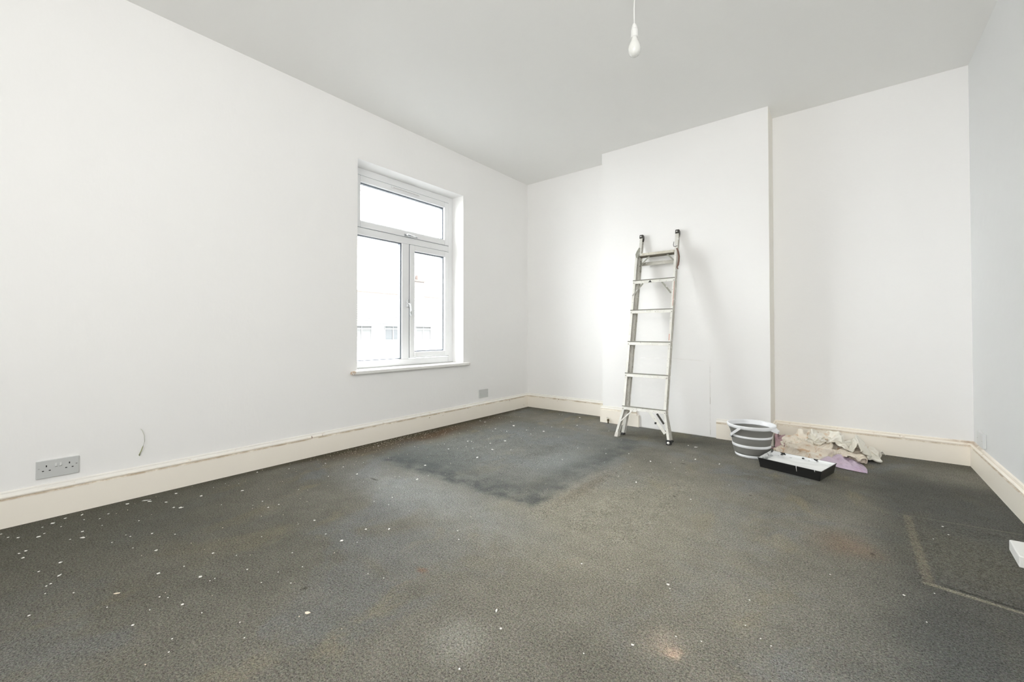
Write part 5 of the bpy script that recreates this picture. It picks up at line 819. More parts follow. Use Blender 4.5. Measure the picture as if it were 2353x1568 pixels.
3,15,0,16,-2,2,17,-4,-2,13,-4,-6,17,-2,1,16,-3,-8,14,3,14,4,12,15,15,-4,9,15,-6,9,16,-2,6,15,-1,-6,16,4,-11,20,8,-10,-6,2,-27,21,13,5,11,7,-19,20,6,-7,10,-1,17,11,-5,-12,14,-4,-2,14,-5,4,13,-5,10,10,0,-12,3,-2,-18,22,3,5,16,-8,16,23,7,3,10,-14,14,19,-5,7,17,10,-6,17,3,3,15,2,3,15,7,-1,16,3,0,15,2,6,6,-13,18,17,-9,4,6,-6,15,5,-4,14,11,0,-1,7,6,-3,6,4,-4,3,2,-9,-2,2,-11,-9,-4,-7,-6,-7,2,10,-1,1,10,4,-2,1,2,-16,9,17,-10,0,-12,-24,-12,-21,-21,-23,-25,4,-12,-18,-21,-3,-1,-24,3,12,-17,10,15,-2,15,8,0,15,7,-3,14,0,-7,16,-1,2,15,-3,-3,13,-13,1,11,15,-12,27,5,5,30,7,5,24,-5,22,8,-10,25,7,-11,18,0,-12,15,15,-2,-3,2,-5,-16,11,-3,-13,18,5,-16,-3,-1,-28,28,-6,3,19,-8,21,1,6,-27,18,0,12,13,2,10,14,-1,1,12,-4,-3,10,4,-9,7,9,-11,9,-4,-6,10,-7,-5,15,-1,2,11,7,9,8,0,-12,15,4,-12,20,0,2,12,11,14,
9,13,5,12,-1,-10,14,-5,1,14,-6,3,15,0,-8,17,-2,-2,17,-4,1,9,6,15,6,9,13,13,1,11,17,0,0,17,3,-3,18,5,-7,-2,-8,-21,23,7,4,6,15,-18,14,7,-14,20,2,-1,14,-2,12,8,-5,-12,14,-5,6,6,-12,9,18,3,2,3,-3,-19,19,4,-11,13,-8,22,26,6,12,20,-9,18,26,3,0,22,2,-3,11,-8,14,16,1,2,14,-1,0,13,2,1,12,6,-6,13,7,1,10,-11,0,10,-9,10,-3,-4,17,5,-2,7,10,0,0,8,3,-3,4,2,-8,-1,0,-14,-5,-2,-10,-5,7,-10,10,7,7,8,1,-8,4,-1,-15,0,3,-22,-10,-19,-15,-14,-23,-9,-18,-26,2,-12,-8,-27,7,14,-21,19,13,4,14,-9,14,12,12,-2,13,-1,-3,10,-1,-9,2,14,-11,16,-7,0,15,-11,2,20,10,-9,18,18,-12,28,5,13,23,-6,21,0,-23,19,8,-9,20,11,-2,15,16,-1,-3,11,-3,-12,8,-1,-18,2,-3,-24,16,9,-22,30,-6,7,17,-12,24,1,9,-27,21,-2,-9,21,-9,2,7,12,12,9,-7,-9,5,7,12,12,-6,7,10,-3,-11,9,-3,-12,5,5,-14,16,0,-3,17,6,2,15,4,11,17,6,-10,12,10,-15,19,5,2,
9,11,8,9,1,-15,11,-8,-8,11,-5,14,14,-7,0,15,-1,-2,16,4,-4,15,5,-8,13,1,8,4,14,10,17,2,-2,17,4,-5,17,5,-6,8,-11,-14,11,10,14,17,7,0,3,4,-18,18,5,-1,16,1,-1,16,-6,2,1,-13,8,12,-5,7,15,6,-10,6,-2,-21,23,1,11,15,-7,25,27,1,17,31,6,-5,25,1,3,9,-9,18,17,3,5,15,-2,0,11,-2,-3,13,-4,1,7,-4,0,11,-2,-2,10,3,0,10,-3,-8,1,-14,-3,0,4,12,8,8,4,6,0,-7,0,-4,-10,-10,-3,-7,7,11,-7,4,11,-10,1,-4,-14,-3,-8,-15,-8,-13,-11,-7,-20,4,-6,-24,-8,-16,-14,-17,-1,10,-23,17,18,-5,15,-4,18,15,8,4,-2,5,-14,15,6,-7,11,-6,-9,12,-3,13,15,5,-8,15,-11,7,17,14,-11,14,18,-15,27,4,10,23,-3,17,-4,-27,15,11,-8,20,10,-6,12,16,5,-2,14,0,-12,5,-5,-20,11,3,-21,24,6,-14,27,-6,8,18,-9,22,-1,6,-30,21,-6,1,17,-7,3,1,6,-18,13,-5,-3,14,-1,1,8,-1,10,14,4,17,13,-1,-10,11,0,-10,6,10,-17,16,-1,10,16,12,3,21,6,-2,17,4,-7,4,14,-15,16,2,-8,
6,13,2,10,-5,-8,7,-4,-17,13,-8,6,12,-4,13,7,-1,-13,14,8,3,17,9,1,14,5,-11,9,-12,-11,19,0,-4,17,3,-5,13,11,-2,14,8,6,1,6,16,11,-2,11,8,9,-14,15,-5,3,15,-2,3,16,0,3,15,1,4,14,-3,-6,0,0,-19,22,1,-7,15,-4,24,21,-3,22,31,5,0,30,2,8,17,-10,12,18,0,5,6,-9,16,13,-2,-3,13,1,-5,10,3,-6,8,-1,-5,4,-3,-8,10,7,0,9,1,-3,3,-7,-12,5,0,-6,5,10,9,5,-3,-10,-2,-6,-8,-9,-10,-10,-2,14,-6,-2,-12,-12,-6,-14,-7,-4,-18,0,-7,-21,-4,-10,-14,-14,-6,2,-22,13,19,-10,19,8,5,13,-2,12,13,9,-10,17,3,6,1,-17,-3,13,2,-6,3,15,-7,21,2,5,16,-14,11,16,18,-12,10,19,-17,26,2,11,20,-5,17,0,-20,9,22,-7,-1,0,-6,20,15,-3,3,5,2,-20,14,4,-16,20,3,-14,24,-1,-5,26,-3,2,15,-10,19,15,-4,-19,2,3,-25,17,-10,-1,-1,0,18,12,3,-9,14,-4,-1,11,1,9,17,8,-2,10,1,-19,20,4,-6,10,13,12,17,2,-1,10,1,-21,18,6,-4,16,6,3,12,7,14,16,-3,-3,8,7,-11,
3,16,-1,11,-10,-5,5,-3,-16,13,-8,1,9,-3,15,5,2,-18,16,5,-8,17,12,1,9,-4,-19,17,3,0,18,5,8,8,-6,14,8,7,-11,16,3,-7,12,6,11,9,4,15,16,2,8,5,11,-13,14,0,-4,15,0,-4,14,-3,-4,15,-1,-2,15,1,-1,16,-9,2,11,-5,26,25,0,16,30,3,1,22,-8,13,16,-8,12,17,6,-10,7,-6,14,14,-1,5,12,3,-5,8,6,-9,3,2,-12,-2,-2,-11,6,1,-10,5,-4,-11,-3,-12,-1,-3,-10,6,5,-3,-2,6,11,-6,3,2,-9,-3,-4,-10,-2,-17,-4,-5,-16,-5,-6,-21,1,-5,-15,-14,-1,1,-25,9,15,-10,13,4,17,16,-1,2,10,11,-7,12,-2,-3,10,-5,6,12,-4,3,17,3,0,2,15,-8,18,-4,6,23,-3,11,14,21,-18,14,22,-14,14,-16,17,15,-14,10,18,-4,11,6,-16,-2,9,13,-11,16,-4,0,18,4,10,15,1,-15,12,7,-21,22,-3,-3,22,-3,-2,16,-11,14,19,-9,-4,-6,0,-21,14,-6,-7,12,0,-10,2,5,18,17,2,3,16,3,-2,17,5,-10,10,6,-21,20,8,-6,20,6,-3,16,5,2,16,-3,-1,6,-2,17,9,11,-9,10,6,-10,13,-8,-4,7,3,15,14,-3,1,
2,12,1,12,-11,-1,4,-3,-17,13,-5,-3,9,-2,15,12,2,-13,7,9,-17,15,7,-13,14,-2,13,12,7,-11,7,-7,15,15,-4,12,14,6,-7,9,5,-18,17,10,7,10,12,15,11,6,16,17,2,8,16,-2,0,15,-2,-2,14,-6,-1,9,-12,0,13,-7,-3,14,2,-5,15,7,0,19,-1,20,24,-5,4,24,-1,1,11,-4,12,12,-2,8,10,7,5,12,4,-7,6,-1,-14,-2,-8,-14,0,-2,-13,-2,-8,-8,2,-12,-3,2,9,-10,-2,-4,-8,5,-13,5,5,-4,-3,4,-2,-7,6,-9,0,3,-11,5,-2,-15,-6,-8,-15,-10,-1,-1,-21,11,11,-19,14,10,9,15,3,3,14,1,0,9,-7,10,11,0,-3,10,10,-6,9,-2,11,14,3,2,12,11,-6,19,-4,9,23,4,3,11,17,-14,16,19,-14,20,-11,16,15,-14,12,0,-17,10,13,-12,2,17,-2,-7,9,19,-11,17,8,-12,20,4,-9,23,1,-4,18,-7,2,16,0,-10,15,-9,5,14,-9,-1,13,-8,-7,3,-6,-14,-3,5,-14,9,7,-11,18,1,-2,16,5,0,19,8,-4,20,12,-1,22,5,7,21,0,8,13,-10,11,16,1,-1,-6,12,-9,12,1,2,12,-3,-5,11,0,-10,0,4,-16,16,-6,-3,15,1,4,
6,12,-5,8,-8,10,10,-5,-11,7,-1,-15,14,-3,8,16,1,0,5,10,-18,11,6,-15,8,-5,17,14,4,-9,13,-6,-1,3,1,18,9,1,-17,17,13,1,8,-8,22,13,-3,21,17,-1,14,16,-1,8,17,-2,4,15,2,1,13,6,3,14,3,-1,13,2,-8,12,2,-9,13,1,-7,13,4,-7,17,-4,12,19,-3,0,10,2,11,10,7,4,10,2,-13,5,-6,-15,-3,-10,-13,-3,-12,-7,-4,-12,1,1,-12,0,3,-11,-2,6,2,-12,4,-6,-3,1,-13,7,10,-4,-2,4,0,-10,5,-10,-1,5,-8,-6,0,-3,-16,7,5,-17,17,9,-4,10,-8,11,15,0,5,14,-1,-3,6,13,-3,11,3,-4,14,0,10,16,7,2,12,10,-2,16,6,0,21,5,3,17,-3,14,11,14,-13,14,16,-14,12,-16,14,20,-8,12,4,-17,8,14,-6,2,9,-2,-16,23,0,9,21,11,-10,16,17,-13,23,-4,-1,18,2,-7,13,-2,-10,13,-7,-1,12,-10,-4,12,-9,-1,6,0,-16,11,-2,-10,13,-8,5,12,8,-9,11,19,-1,18,8,-2,20,4,2,16,-14,7,22,-1,6,13,12,6,14,6,-5,14,-2,-4,1,5,-13,-12,-2,-15,13,-6,-8,17,9,6,14,3,-9,10,3,-16,6,-4,-15,
6,11,-9,6,-5,13,11,-6,5,13,-7,-5,8,8,-14,14,-2,-2,11,3,-6,-1,10,-19,13,-5,6,12,1,13,8,6,-15,19,0,0,10,2,24,23,6,9,-3,-1,24,10,-5,25,17,2,13,18,2,6,14,4,-4,7,7,-11,0,0,-17,16,0,5,17,-3,-3,6,-6,-15,16,1,-4,19,-1,-1,13,5,-10,12,3,8,11,8,3,6,-7,-15,-1,-7,-13,-5,-16,-3,-6,-16,5,-4,-14,-5,0,-11,-6,5,-7,-7,8,-7,-6,7,-5,-8,9,-1,-6,9,-7,-3,7,-5,1,9,-1,-8,9,-4,-4,9,1,-5,11,5,-5,16,2,3,14,-7,7,14,-4,3,10,7,-10,6,-9,8,14,3,0,13,15,-4,16,8,4,15,3,14,16,8,-2,16,-2,6,18,12,6,10,11,-19,13,15,-10,13,-14,14,13,-11,10,13,-10,9,17,-5,-1,6,-2,-18,21,2,8,27,6,4,24,9,-7,22,7,-10,9,4,-20,17,-1,1,12,-10,-4,11,-10,-3,13,-5,-8,16,-7,3,13,-2,-8,8,12,-12,16,-5,9,19,-3,7,14,13,-5,16,-7,1,17,3,0,11,10,-6,2,4,-16,11,4,6,12,0,1,19,2,-2,-10,1,-16,17,-4,-5,3,7,-17,14,11,-5,1,0,-18,15,6,-11,14,6,7,
2,17,-3,5,-17,2,14,-8,0,8,4,15,16,1,-1,5,1,-18,13,1,1,10,6,-12,7,14,-9,17,5,4,21,7,6,20,1,12,12,3,22,5,5,27,3,-3,27,3,-5,23,18,6,5,16,4,-2,11,3,-9,-7,0,-15,1,-6,-17,13,-2,-14,19,-6,3,17,-4,-9,11,-2,-13,17,1,3,6,-2,-18,10,17,3,9,0,-15,-12,-15,0,-8,-16,1,-5,-14,-10,5,-9,-13,9,-7,-10,10,-4,-9,12,-5,0,9,-2,6,10,-6,0,9,-5,-2,10,-3,-1,8,-7,3,7,-4,-6,10,-3,-3,11,0,-2,11,-6,2,11,-5,3,13,-4,5,8,1,-10,13,4,-5,11,-6,8,14,7,-4,15,11,5,20,9,3,13,6,19,20,4,3,12,4,-18,16,11,9,20,0,-7,11,15,-12,15,-11,3,10,-6,16,16,-6,1,10,-3,-13,19,1,13,24,5,-1,17,7,-19,23,9,-7,20,4,-2,11,-10,4,10,-11,2,15,-6,-7,14,-1,-15,17,-3,-12,19,-1,11,20,-6,4,13,16,-9,18,-2,-6,16,-1,14,17,1,4,0,8,-16,5,-1,-11,3,1,-12,12,3,1,5,-9,-9,12,-2,-4,1,16,16,26,1,-8,13,8,-18,-9,10,-18,5,4,-23,14,7,-10,11,10,12,16,5,7,
6,4,8,5,-11,-10,12,-12,-3,8,1,13,14,7,10,4,3,-19,14,3,7,19,8,-1,10,19,-7,19,9,11,26,13,8,13,2,22,-9,-4,26,-2,-3,26,7,0,22,18,9,4,17,2,2,12,-2,-4,12,-3,-10,1,-5,-19,-6,-4,-20,18,-6,-13,7,-12,-19,21,7,-9,15,7,10,-3,-10,-15,11,5,-13,14,14,-2,-9,-14,-11,-8,-14,-10,11,-9,-7,15,-7,2,12,-11,4,0,-1,-14,0,-4,-13,15,-7,4,-6,-7,13,8,-8,4,12,-6,0,10,-6,-1,10,-4,-1,11,-4,-2,8,-4,-4,12,-1,-3,11,-3,-4,11,-5,-2,12,-3,4,9,-1,-8,7,-6,7,16,6,-7,18,6,4,17,4,12,15,15,-2,20,5,1,15,7,13,13,6,-18,18,4,-3,15,2,13,17,4,-5,15,4,-8,16,-2,6,16,-2,-4,15,-1,12,23,4,-1,14,4,-22,22,7,4,20,0,6,14,-7,1,9,-14,0,13,-2,-11,17,-8,-5,13,1,-21,25,1,-8,24,1,8,20,-3,16,21,2,2,13,9,-9,6,5,-13,13,-2,7,8,-13,-2,2,2,-13,-7,9,-13,7,5,-13,13,-3,-10,11,2,11,3,1,-21,15,19,3,18,11,-11,7,5,-20,-4,5,-21,16,8,-4,11,6,9,3,7,15,
8,-1,6,6,-6,-11,8,-8,-11,7,0,9,13,11,15,10,8,-15,18,5,4,3,16,15,23,8,16,28,4,11,5,24,9,6,-8,25,-13,5,20,7,-2,18,17,2,3,14,2,5,15,1,-2,10,-4,-12,7,-6,-16,12,-1,-21,5,-8,-25,-9,-13,-24,23,12,-9,16,12,13,-2,-9,-18,14,4,3,12,2,-8,-9,-4,-14,0,-11,-11,11,-11,-4,12,-9,3,13,-5,2,8,-14,5,-4,-2,-17,0,-3,-12,14,-6,-2,5,-10,13,-2,-6,10,12,-5,-3,11,-5,-3,10,-5,1,11,-5,-2,10,-4,-1,10,-4,-1,11,-2,-4,12,-2,-4,11,-2,-4,10,-6,9,12,2,-4,15,4,1,18,3,10,21,6,10,20,9,4,12,16,-12,17,8,-3,17,-3,11,11,11,-14,18,-1,4,17,-4,5,13,8,-15,21,0,-5,20,6,17,23,2,-1,15,4,-20,13,-4,20,18,-4,7,13,-11,1,14,-7,-4,16,-5,-6,12,3,-17,19,-5,-13,16,6,-23,32,-1,1,19,3,19,19,-1,14,16,1,-5,10,7,-9,10,-1,-6,8,-2,-12,0,-11,-5,10,10,1,11,-1,-10,10,8,-12,7,9,-16,-17,-4,-15,13,8,-15,17,7,-11,8,19,1,10,1,-19,6,7,12,7,8,-14,13,2,-2,11,0,11,
10,2,-1,5,-13,-3,3,9,-15,11,1,4,9,14,10,19,7,-14,14,12,19,14,17,20,27,6,16,-15,9,20,17,7,17,16,-2,17,-14,6,12,15,-4,5,8,-9,-10,11,-5,0,8,11,-7,13,1,-15,10,-3,-20,8,-4,-25,-10,-15,-23,22,14,-13,15,20,15,2,-9,-21,14,6,5,13,-2,-3,5,-6,-10,1,-9,-12,4,-13,1,9,-12,4,3,-8,-14,9,-9,-5,9,-13,3,13,-6,10,-1,5,-14,8,-8,-1,-3,-9,15,10,-5,3,8,-6,3,8,-2,-11,10,-5,3,10,-4,-1,11,-4,-2,7,-6,9,12,0,-3,13,-1,0,12,-4,4,14,5,-4,14,1,1,14,1,5,17,3,8,20,9,0,15,10,-7,19,4,7,17,6,-7,17,-3,7,13,5,-10,11,6,-15,17,-5,13,19,3,-5,18,11,-15,25,5,11,20,1,-16,17,-1,18,21,0,-1,12,-12,-7,7,-2,15,10,-14,6,20,-4,-9,21,-1,-13,11,5,-28,25,6,-19,30,2,5,20,0,21,15,-3,8,5,-2,-15,-1,-10,-8,13,12,-7,-1,-7,-10,12,7,-12,9,-1,-12,14,7,-6,6,19,0,-3,-1,-19,18,7,-5,11,8,-16,-10,1,-13,8,4,-15,10,9,12,9,5,7,14,0,-1,9,7,-13,13,-4,-2,
-6,-7,-18,6,9,11,15,2,8,10,10,-11,16,14,-5,21,8,3,20,11,15,18,10,20,-12,15,29,1,2,25,14,1,11,17,1,-2,-9,9,12,19,0,-1,10,-7,-18,-7,-9,-16,1,-18,-14,15,-2,-16,8,3,-21,3,11,-22,18,16,-3,14,18,9,6,-7,-13,15,1,-8,10,-12,2,7,8,4,14,-5,3,5,-10,-11,3,-11,-5,2,-10,11,8,-10,-3,2,-5,-17,11,-8,-3,4,-8,8,6,-5,14,5,1,-15,12,-10,3,12,-5,5,-4,-7,12,12,-3,-2,12,-3,-1,10,0,-6,13,-2,2,3,-7,12,10,-3,7,12,2,-2,13,0,1,15,-2,4,16,3,-1,16,3,-1,15,6,-3,15,7,-7,18,5,0,17,0,5,17,1,-3,11,-4,-15,17,4,5,17,3,-5,14,0,-18,21,9,11,25,4,1,19,11,-17,26,0,0,19,-3,15,14,-5,-15,13,-9,4,10,-7,10,7,-10,18,22,-1,-14,20,2,-20,10,6,-27,30,-6,8,27,8,-4,22,-1,4,12,-5,11,-10,-1,-13,1,-4,-16,2,-2,-20,6,2,-17,13,7,-12,14,8,-10,13,9,-8,1,19,6,18,3,-3,15,7,-7,-13,1,-17,17,-1,-3,4,2,-16,12,-4,-1,3,11,11,6,5,11,16,0,-2,4,2,-16,
5,15,-2,12,4,11,10,6,12,17,9,-1,17,11,-1,19,15,-5,19,8,15,12,7,24,-17,15,19,8,-2,18,4,5,14,10,10,-12,11,-7,-7,19,-7,-17,14,-7,-21,-5,-2,-22,-21,2,-13,13,4,-12,15,15,3,11,11,-2,15,7,-2,10,-4,-7,4,-10,-7,10,-7,-5,13,-5,0,14,-2,-2,13,2,2,14,4,2,7,-8,7,2,-9,9,-2,-9,11,5,-3,-15,8,-7,-7,6,-7,12,8,-4,0,14,-3,-7,9,-8,7,-8,-6,13,12,-4,7,11,-4,-2,12,1,-6,12,2,-6,5,-3,11,-1,-6,13,14,1,0,11,4,-8,13,0,-4,13,-2,-1,15,0,-1,15,0,-1,18,1,1,15,1,-5,17,-1,3,16,-1,-1,12,-2,-13,14,1,-11,18,0,-7,19,4,-4,20,6,-9,24,4,3,18,9,14,24,3,-4,20,2,-10,19,-7,1,18,-3,6,-1,-13,9,11,-8,11,22,2,-1,23,0,-16,11,3,-27,27,1,-15,20,-8,20,24,1,0,16,0,-1,14,1,-3,4,-3,-17,4,0,-21,-5,6,-18,0,5,-25,15,13,2,4,5,-13,12,6,-9,10,12,-5,13,-1,-6,14,9,4,-8,-5,-17,7,-10,-4,9,11,-5,12,-1,-4,12,5,5,11,8,9,5,8,13,13,-6,-1,
7,12,6,9,6,10,13,11,7,18,5,3,18,13,0,12,8,13,21,10,6,10,4,15,-5,10,13,2,9,5,7,-13,-5,12,-4,-13,18,11,-19,17,17,-15,-16,3,-22,-23,5,-8,17,4,-14,13,3,-6,11,4,3,10,0,8,9,-2,4,11,-5,4,10,-2,-8,14,-3,6,14,6,-6,13,-1,8,-3,-8,15,-4,-11,8,12,5,1,12,2,-1,11,-5,0,11,-7,-3,10,-8,-8,9,-5,-1,11,-6,0,2,-9,9,-3,-9,12,13,-3,3,12,-1,-10,10,-4,6,8,5,-12,7,-4,14,7,-3,12,0,-5,13,14,-2,3,12,3,-8,7,4,-12,14,-7,-1,14,-5,-2,13,0,-9,16,-2,-5,17,-1,-2,17,0,-4,17,0,-7,20,2,-1,19,2,-6,13,6,-14,20,3,-4,21,2,1,19,4,-9,20,2,4,18,1,9,18,-4,0,17,-2,-4,8,-10,11,12,-4,10,17,-3,-4,19,-2,-14,26,3,-9,12,1,-26,27,-1,-4,14,-9,19,18,0,-4,13,-1,-5,10,0,-10,7,1,-19,-2,-3,-23,8,19,-15,20,3,-4,3,14,-16,14,1,-6,14,-4,10,11,-1,-7,-5,13,-13,2,4,-11,7,-2,-11,8,-10,7,3,14,-7,12,9,-7,16,7,-1,15,5,0,14,2,6,10,1,11,
16,8,-6,11,4,13,4,17,3,14,12,12,16,7,8,18,0,1,3,10,14,9,9,7,-1,11,-5,11,-12,-8,13,4,-13,10,19,-12,15,27,-7,-9,3,-24,-21,5,-11,6,-1,-17,13,6,3,10,-3,5,11,-8,4,14,-4,7,18,2,2,18,5,4,12,9,12,7,0,17,3,-6,16,-10,-10,11,0,-11,13,10,-7,8,10,-7,3,11,-6,-2,11,-4,-6,11,-2,-2,12,-3,-6,11,-4,-5,11,-2,-4,11,0,1,9,-3,-7,3,-2,-12,10,-3,-9,3,-3,14,8,-3,10,16,4,3,6,-3,13,-2,-7,14,12,-5,2,14,-2,-6,5,3,-15,14,-10,-1,12,-2,-13,13,-2,-13,19,2,0,20,2,-2,19,4,-7,21,4,-2,20,5,-7,18,4,-11,19,1,8,18,2,-6,16,2,-10,17,-1,-6,17,-3,-5,16,-1,4,15,-2,8,14,-3,7,15,-5,2,15,-5,-3,17,-4,-8,21,0,-5,22,1,-10,15,-1,-20,21,-6,7,18,-7,3,1,-12,-11,11,-3,-9,9,0,-14,6,6,-20,18,17,3,21,7,-8,17,8,-9,9,2,-13,2,11,-12,3,-11,-6,12,3,5,10,3,-4,1,1,-13,2,8,-10,13,-4,12,14,6,-9,12,8,-7,5,15,9,15,6,-1,14,3,5,0,8,-14,
2,14,4,18,1,1,13,10,7,6,14,9,15,9,13,21,-1,0,-9,11,10,7,-1,-10,11,3,-16,11,18,-6,6,33,8,9,15,-16,-16,0,-18,-1,12,-17,8,-3,-11,-8,-5,2,9,-3,5,20,0,15,21,-10,9,22,8,-13,16,11,17,0,0,27,-6,-8,21,3,-2,21,7,5,17,12,-2,9,16,-2,-1,9,-5,-4,9,-7,-7,2,-5,-11,-8,-8,-12,10,-6,-12,15,-4,9,13,-5,-5,12,-4,-5,12,-4,-4,11,-3,-4,9,-4,-7,7,-3,-11,11,-6,7,-4,-1,17,6,-5,12,8,-3,11,10,2,10,13,-6,2,15,-2,-6,15,0,-8,1,-4,-20,14,0,-16,20,3,2,21,3,2,19,6,-9,22,5,-1,20,6,-8,18,5,-13,17,1,11,18,3,-7,18,-1,-5,16,-4,-4,16,-6,-4,10,-4,-14,18,-2,2,17,-1,2,16,-2,4,16,-3,1,16,-4,-4,18,-3,-3,20,0,-1,14,-4,-16,20,-3,-1,19,-5,-1,13,-6,-3,6,-7,-12,4,-3,-15,13,5,-12,11,7,-18,18,1,-11,17,12,1,16,9,-2,10,0,-11,-9,-4,-13,9,-1,-8,12,4,9,13,1,0,-2,2,-15,11,8,8,16,6,1,22,5,-1,-5,19,-10,11,14,-10,16,0,0,10,1,16,12,-7,-2,
8,10,14,9,8,-11,20,3,0,14,7,8,12,4,7,-2,3,8,11,8,-11,3,14,-11,2,19,-4,5,25,1,16,7,-24,0,18,-15,-14,4,0,4,-5,-14,5,4,8,15,-7,2,18,-6,9,23,-2,0,17,16,9,8,6,26,-12,0,24,3,3,27,16,5,14,17,0,0,5,2,16,9,-9,3,12,2,2,8,-10,0,4,-12,-6,-5,-3,-15,-7,-7,-12,-2,-10,-14,18,-6,-2,13,-7,-5,13,-4,-4,13,-2,-4,12,-1,0,12,-3,-1,4,-4,-13,14,-4,-1,6,-5,15,-1,-1,15,8,-2,9,14,-3,-1,13,5,8,17,2,-6,1,-4,-20,16,1,-13,19,4,8,21,3,2,15,4,-13,21,4,-2,21,4,-3,15,4,-14,20,3,7,18,-1,-9,9,-5,-16,17,-4,-4,19,-2,1,17,-5,8,10,-4,-17,18,0,6,18,-1,-4,17,-2,-1,17,-2,0,18,-3,0,17,-2,-1,18,-3,-4,15,-5,-11,15,-6,-5,14,-6,-3,15,-1,-2,8,-3,-13,16,1,-11,20,2,-6,13,5,-14,7,3,-19,6,-2,-14,13,9,6,13,4,0,2,-6,-12,-2,-2,-14,12,-1,-3,11,8,8,9,-1,-18,14,10,1,18,14,3,3,16,18,20,4,0,15,7,-11,0,14,-7,9,-13,-6,8,-4,17,
4,16,2,13,2,0,10,8,-9,14,4,0,-2,-1,18,12,10,-3,6,18,-9,2,25,-7,4,25,-9,13,-16,-26,-7,19,-12,-1,21,-5,10,-1,-5,11,-6,-3,21,1,2,24,-4,7,23,0,10,-9,16,22,2,3,27,5,3,22,14,-2,14,15,-10,1,4,16,10,14,0,6,4,-9,3,-7,-14,1,13,1,3,12,3,0,2,-14,-5,9,-7,-11,-5,-7,-13,-1,-9,-13,-2,-13,-12,17,-2,-8,14,7,-2,13,3,0,9,5,6,13,-1,4,11,-4,-5,6,-5,-11,10,-3,11,8,-3,11,4,3,12,14,3,4,18,4,-4,4,-4,-20,20,5,-4,16,3,13,19,2,4,14,0,-13,15,0,-11,19,1,1,15,-1,-10,19,1,4,14,-3,-13,18,0,-5,15,-9,6,12,2,-13,17,-5,8,12,-7,-14,19,1,-11,17,2,12,20,1,-6,18,-1,-2,17,-3,-1,15,-4,-2,18,-3,0,15,-5,-6,15,-5,-6,15,-6,-2,10,-6,-10,15,0,-7,18,3,-9,21,3,-2,16,3,-15,1,1,-19,4,-1,-15,6,-4,-13,13,-3,-2,11,5,4,13,2,1,8,-5,-10,-2,2,-15,15,5,-2,14,6,10,13,14,-13,18,15,4,12,14,16,18,0,-2,-5,0,12,14,0,-11,5,5,-15,7,-17,1,
9,10,-13,6,5,15,12,4,2,9,8,-10,7,0,16,17,12,1,5,27,-5,3,24,-13,8,0,-23,-11,14,-9,-1,9,-11,4,6,-6,16,1,-4,18,-14,7,29,6,6,25,19,-2,6,7,24,2,-4,29,-1,7,19,12,-10,5,0,-11,-6,9,-4,6,7,3,11,4,13,-3,10,1,-1,1,-14,-3,11,-1,-2,10,-4,-4,-8,-10,-8,12,-5,-9,-10,-6,-11,-4,-7,-14,13,-5,-10,17,-2,-6,13,11,2,11,7,3,12,3,5,6,4,11,13,-2,5,11,-4,-4,11,-7,-6,7,0,12,8,5,10,14,4,3,10,-4,-17,20,7,4,15,5,14,18,1,3,16,-2,-7,13,-3,-9,9,-5,-13,17,-4,3,13,-4,-11,17,-3,-3,15,1,8,18,-3,1,16,-2,-5,17,0,-8,13,-7,-13,9,-8,-16,20,7,10,23,4,2,20,2,-4,17,-2,-8,16,-3,2,14,-6,3,13,-8,-5,16,-4,-1,15,-5,-4,12,-6,-9,16,-3,-3,18,2,-7,21,4,-7,12,2,-20,8,-3,-20,16,6,-5,6,-4,-13,-4,-6,-14,8,-8,-8,14,-1,-2,14,2,-1,12,9,8,10,-13,3,3,16,-9,14,12,-1,21,11,1,18,18,-9,19,9,6,-2,-4,21,13,-4,-6,11,-12,-1,2,13,-17,-10,-12,-10,
14,2,-3,-4,14,8,7,9,12,8,8,5,11,10,-6,19,8,-5,16,21,-1,8,11,-15,-6,9,-17,-9,11,-4,11,-5,-7,8,9,0,17,-7,-5,19,13,9,21,17,-6,1,3,26,6,3,22,10,0,13,12,0,10,6,-7,3,3,-8,-4,1,-3,-12,-3,-9,-6,7,-4,-6,8,9,-3,2,-13,-5,9,4,-4,7,15,0,11,-5,-8,-9,-9,-12,-1,-9,-11,12,-4,-10,13,9,3,2,12,12,11,7,4,13,4,0,13,-1,-1,11,-2,8,10,-2,9,12,-2,5,11,-6,-6,13,-3,2,8,7,12,13,-3,-8,12,6,13,19,3,8,19,2,2,11,-5,-11,6,-11,-9,14,-5,-6,17,1,-3,17,-2,5,11,-4,-14,17,-2,-7,14,5,9,12,-9,-9,14,-7,-8,16,-4,-9,17,0,-10,20,2,-1,22,1,-1,21,6,7,18,4,3,17,-4,-6,15,-5,-3,11,-6,10,14,-8,-6,11,-7,-9,16,-2,3,15,-5,-3,17,-1,-4,20,1,-6,8,2,-22,9,0,-21,11,-1,-18,16,4,-7,1,-10,-9,16,1,-5,2,-10,-14,17,0,7,14,-1,9,10,-6,15,18,5,-4,7,16,-6,6,17,-8,17,13,-3,22,3,6,19,7,2,9,-5,14,9,-8,-5,8,0,-17,3,-5,-18,-24,4,-9,
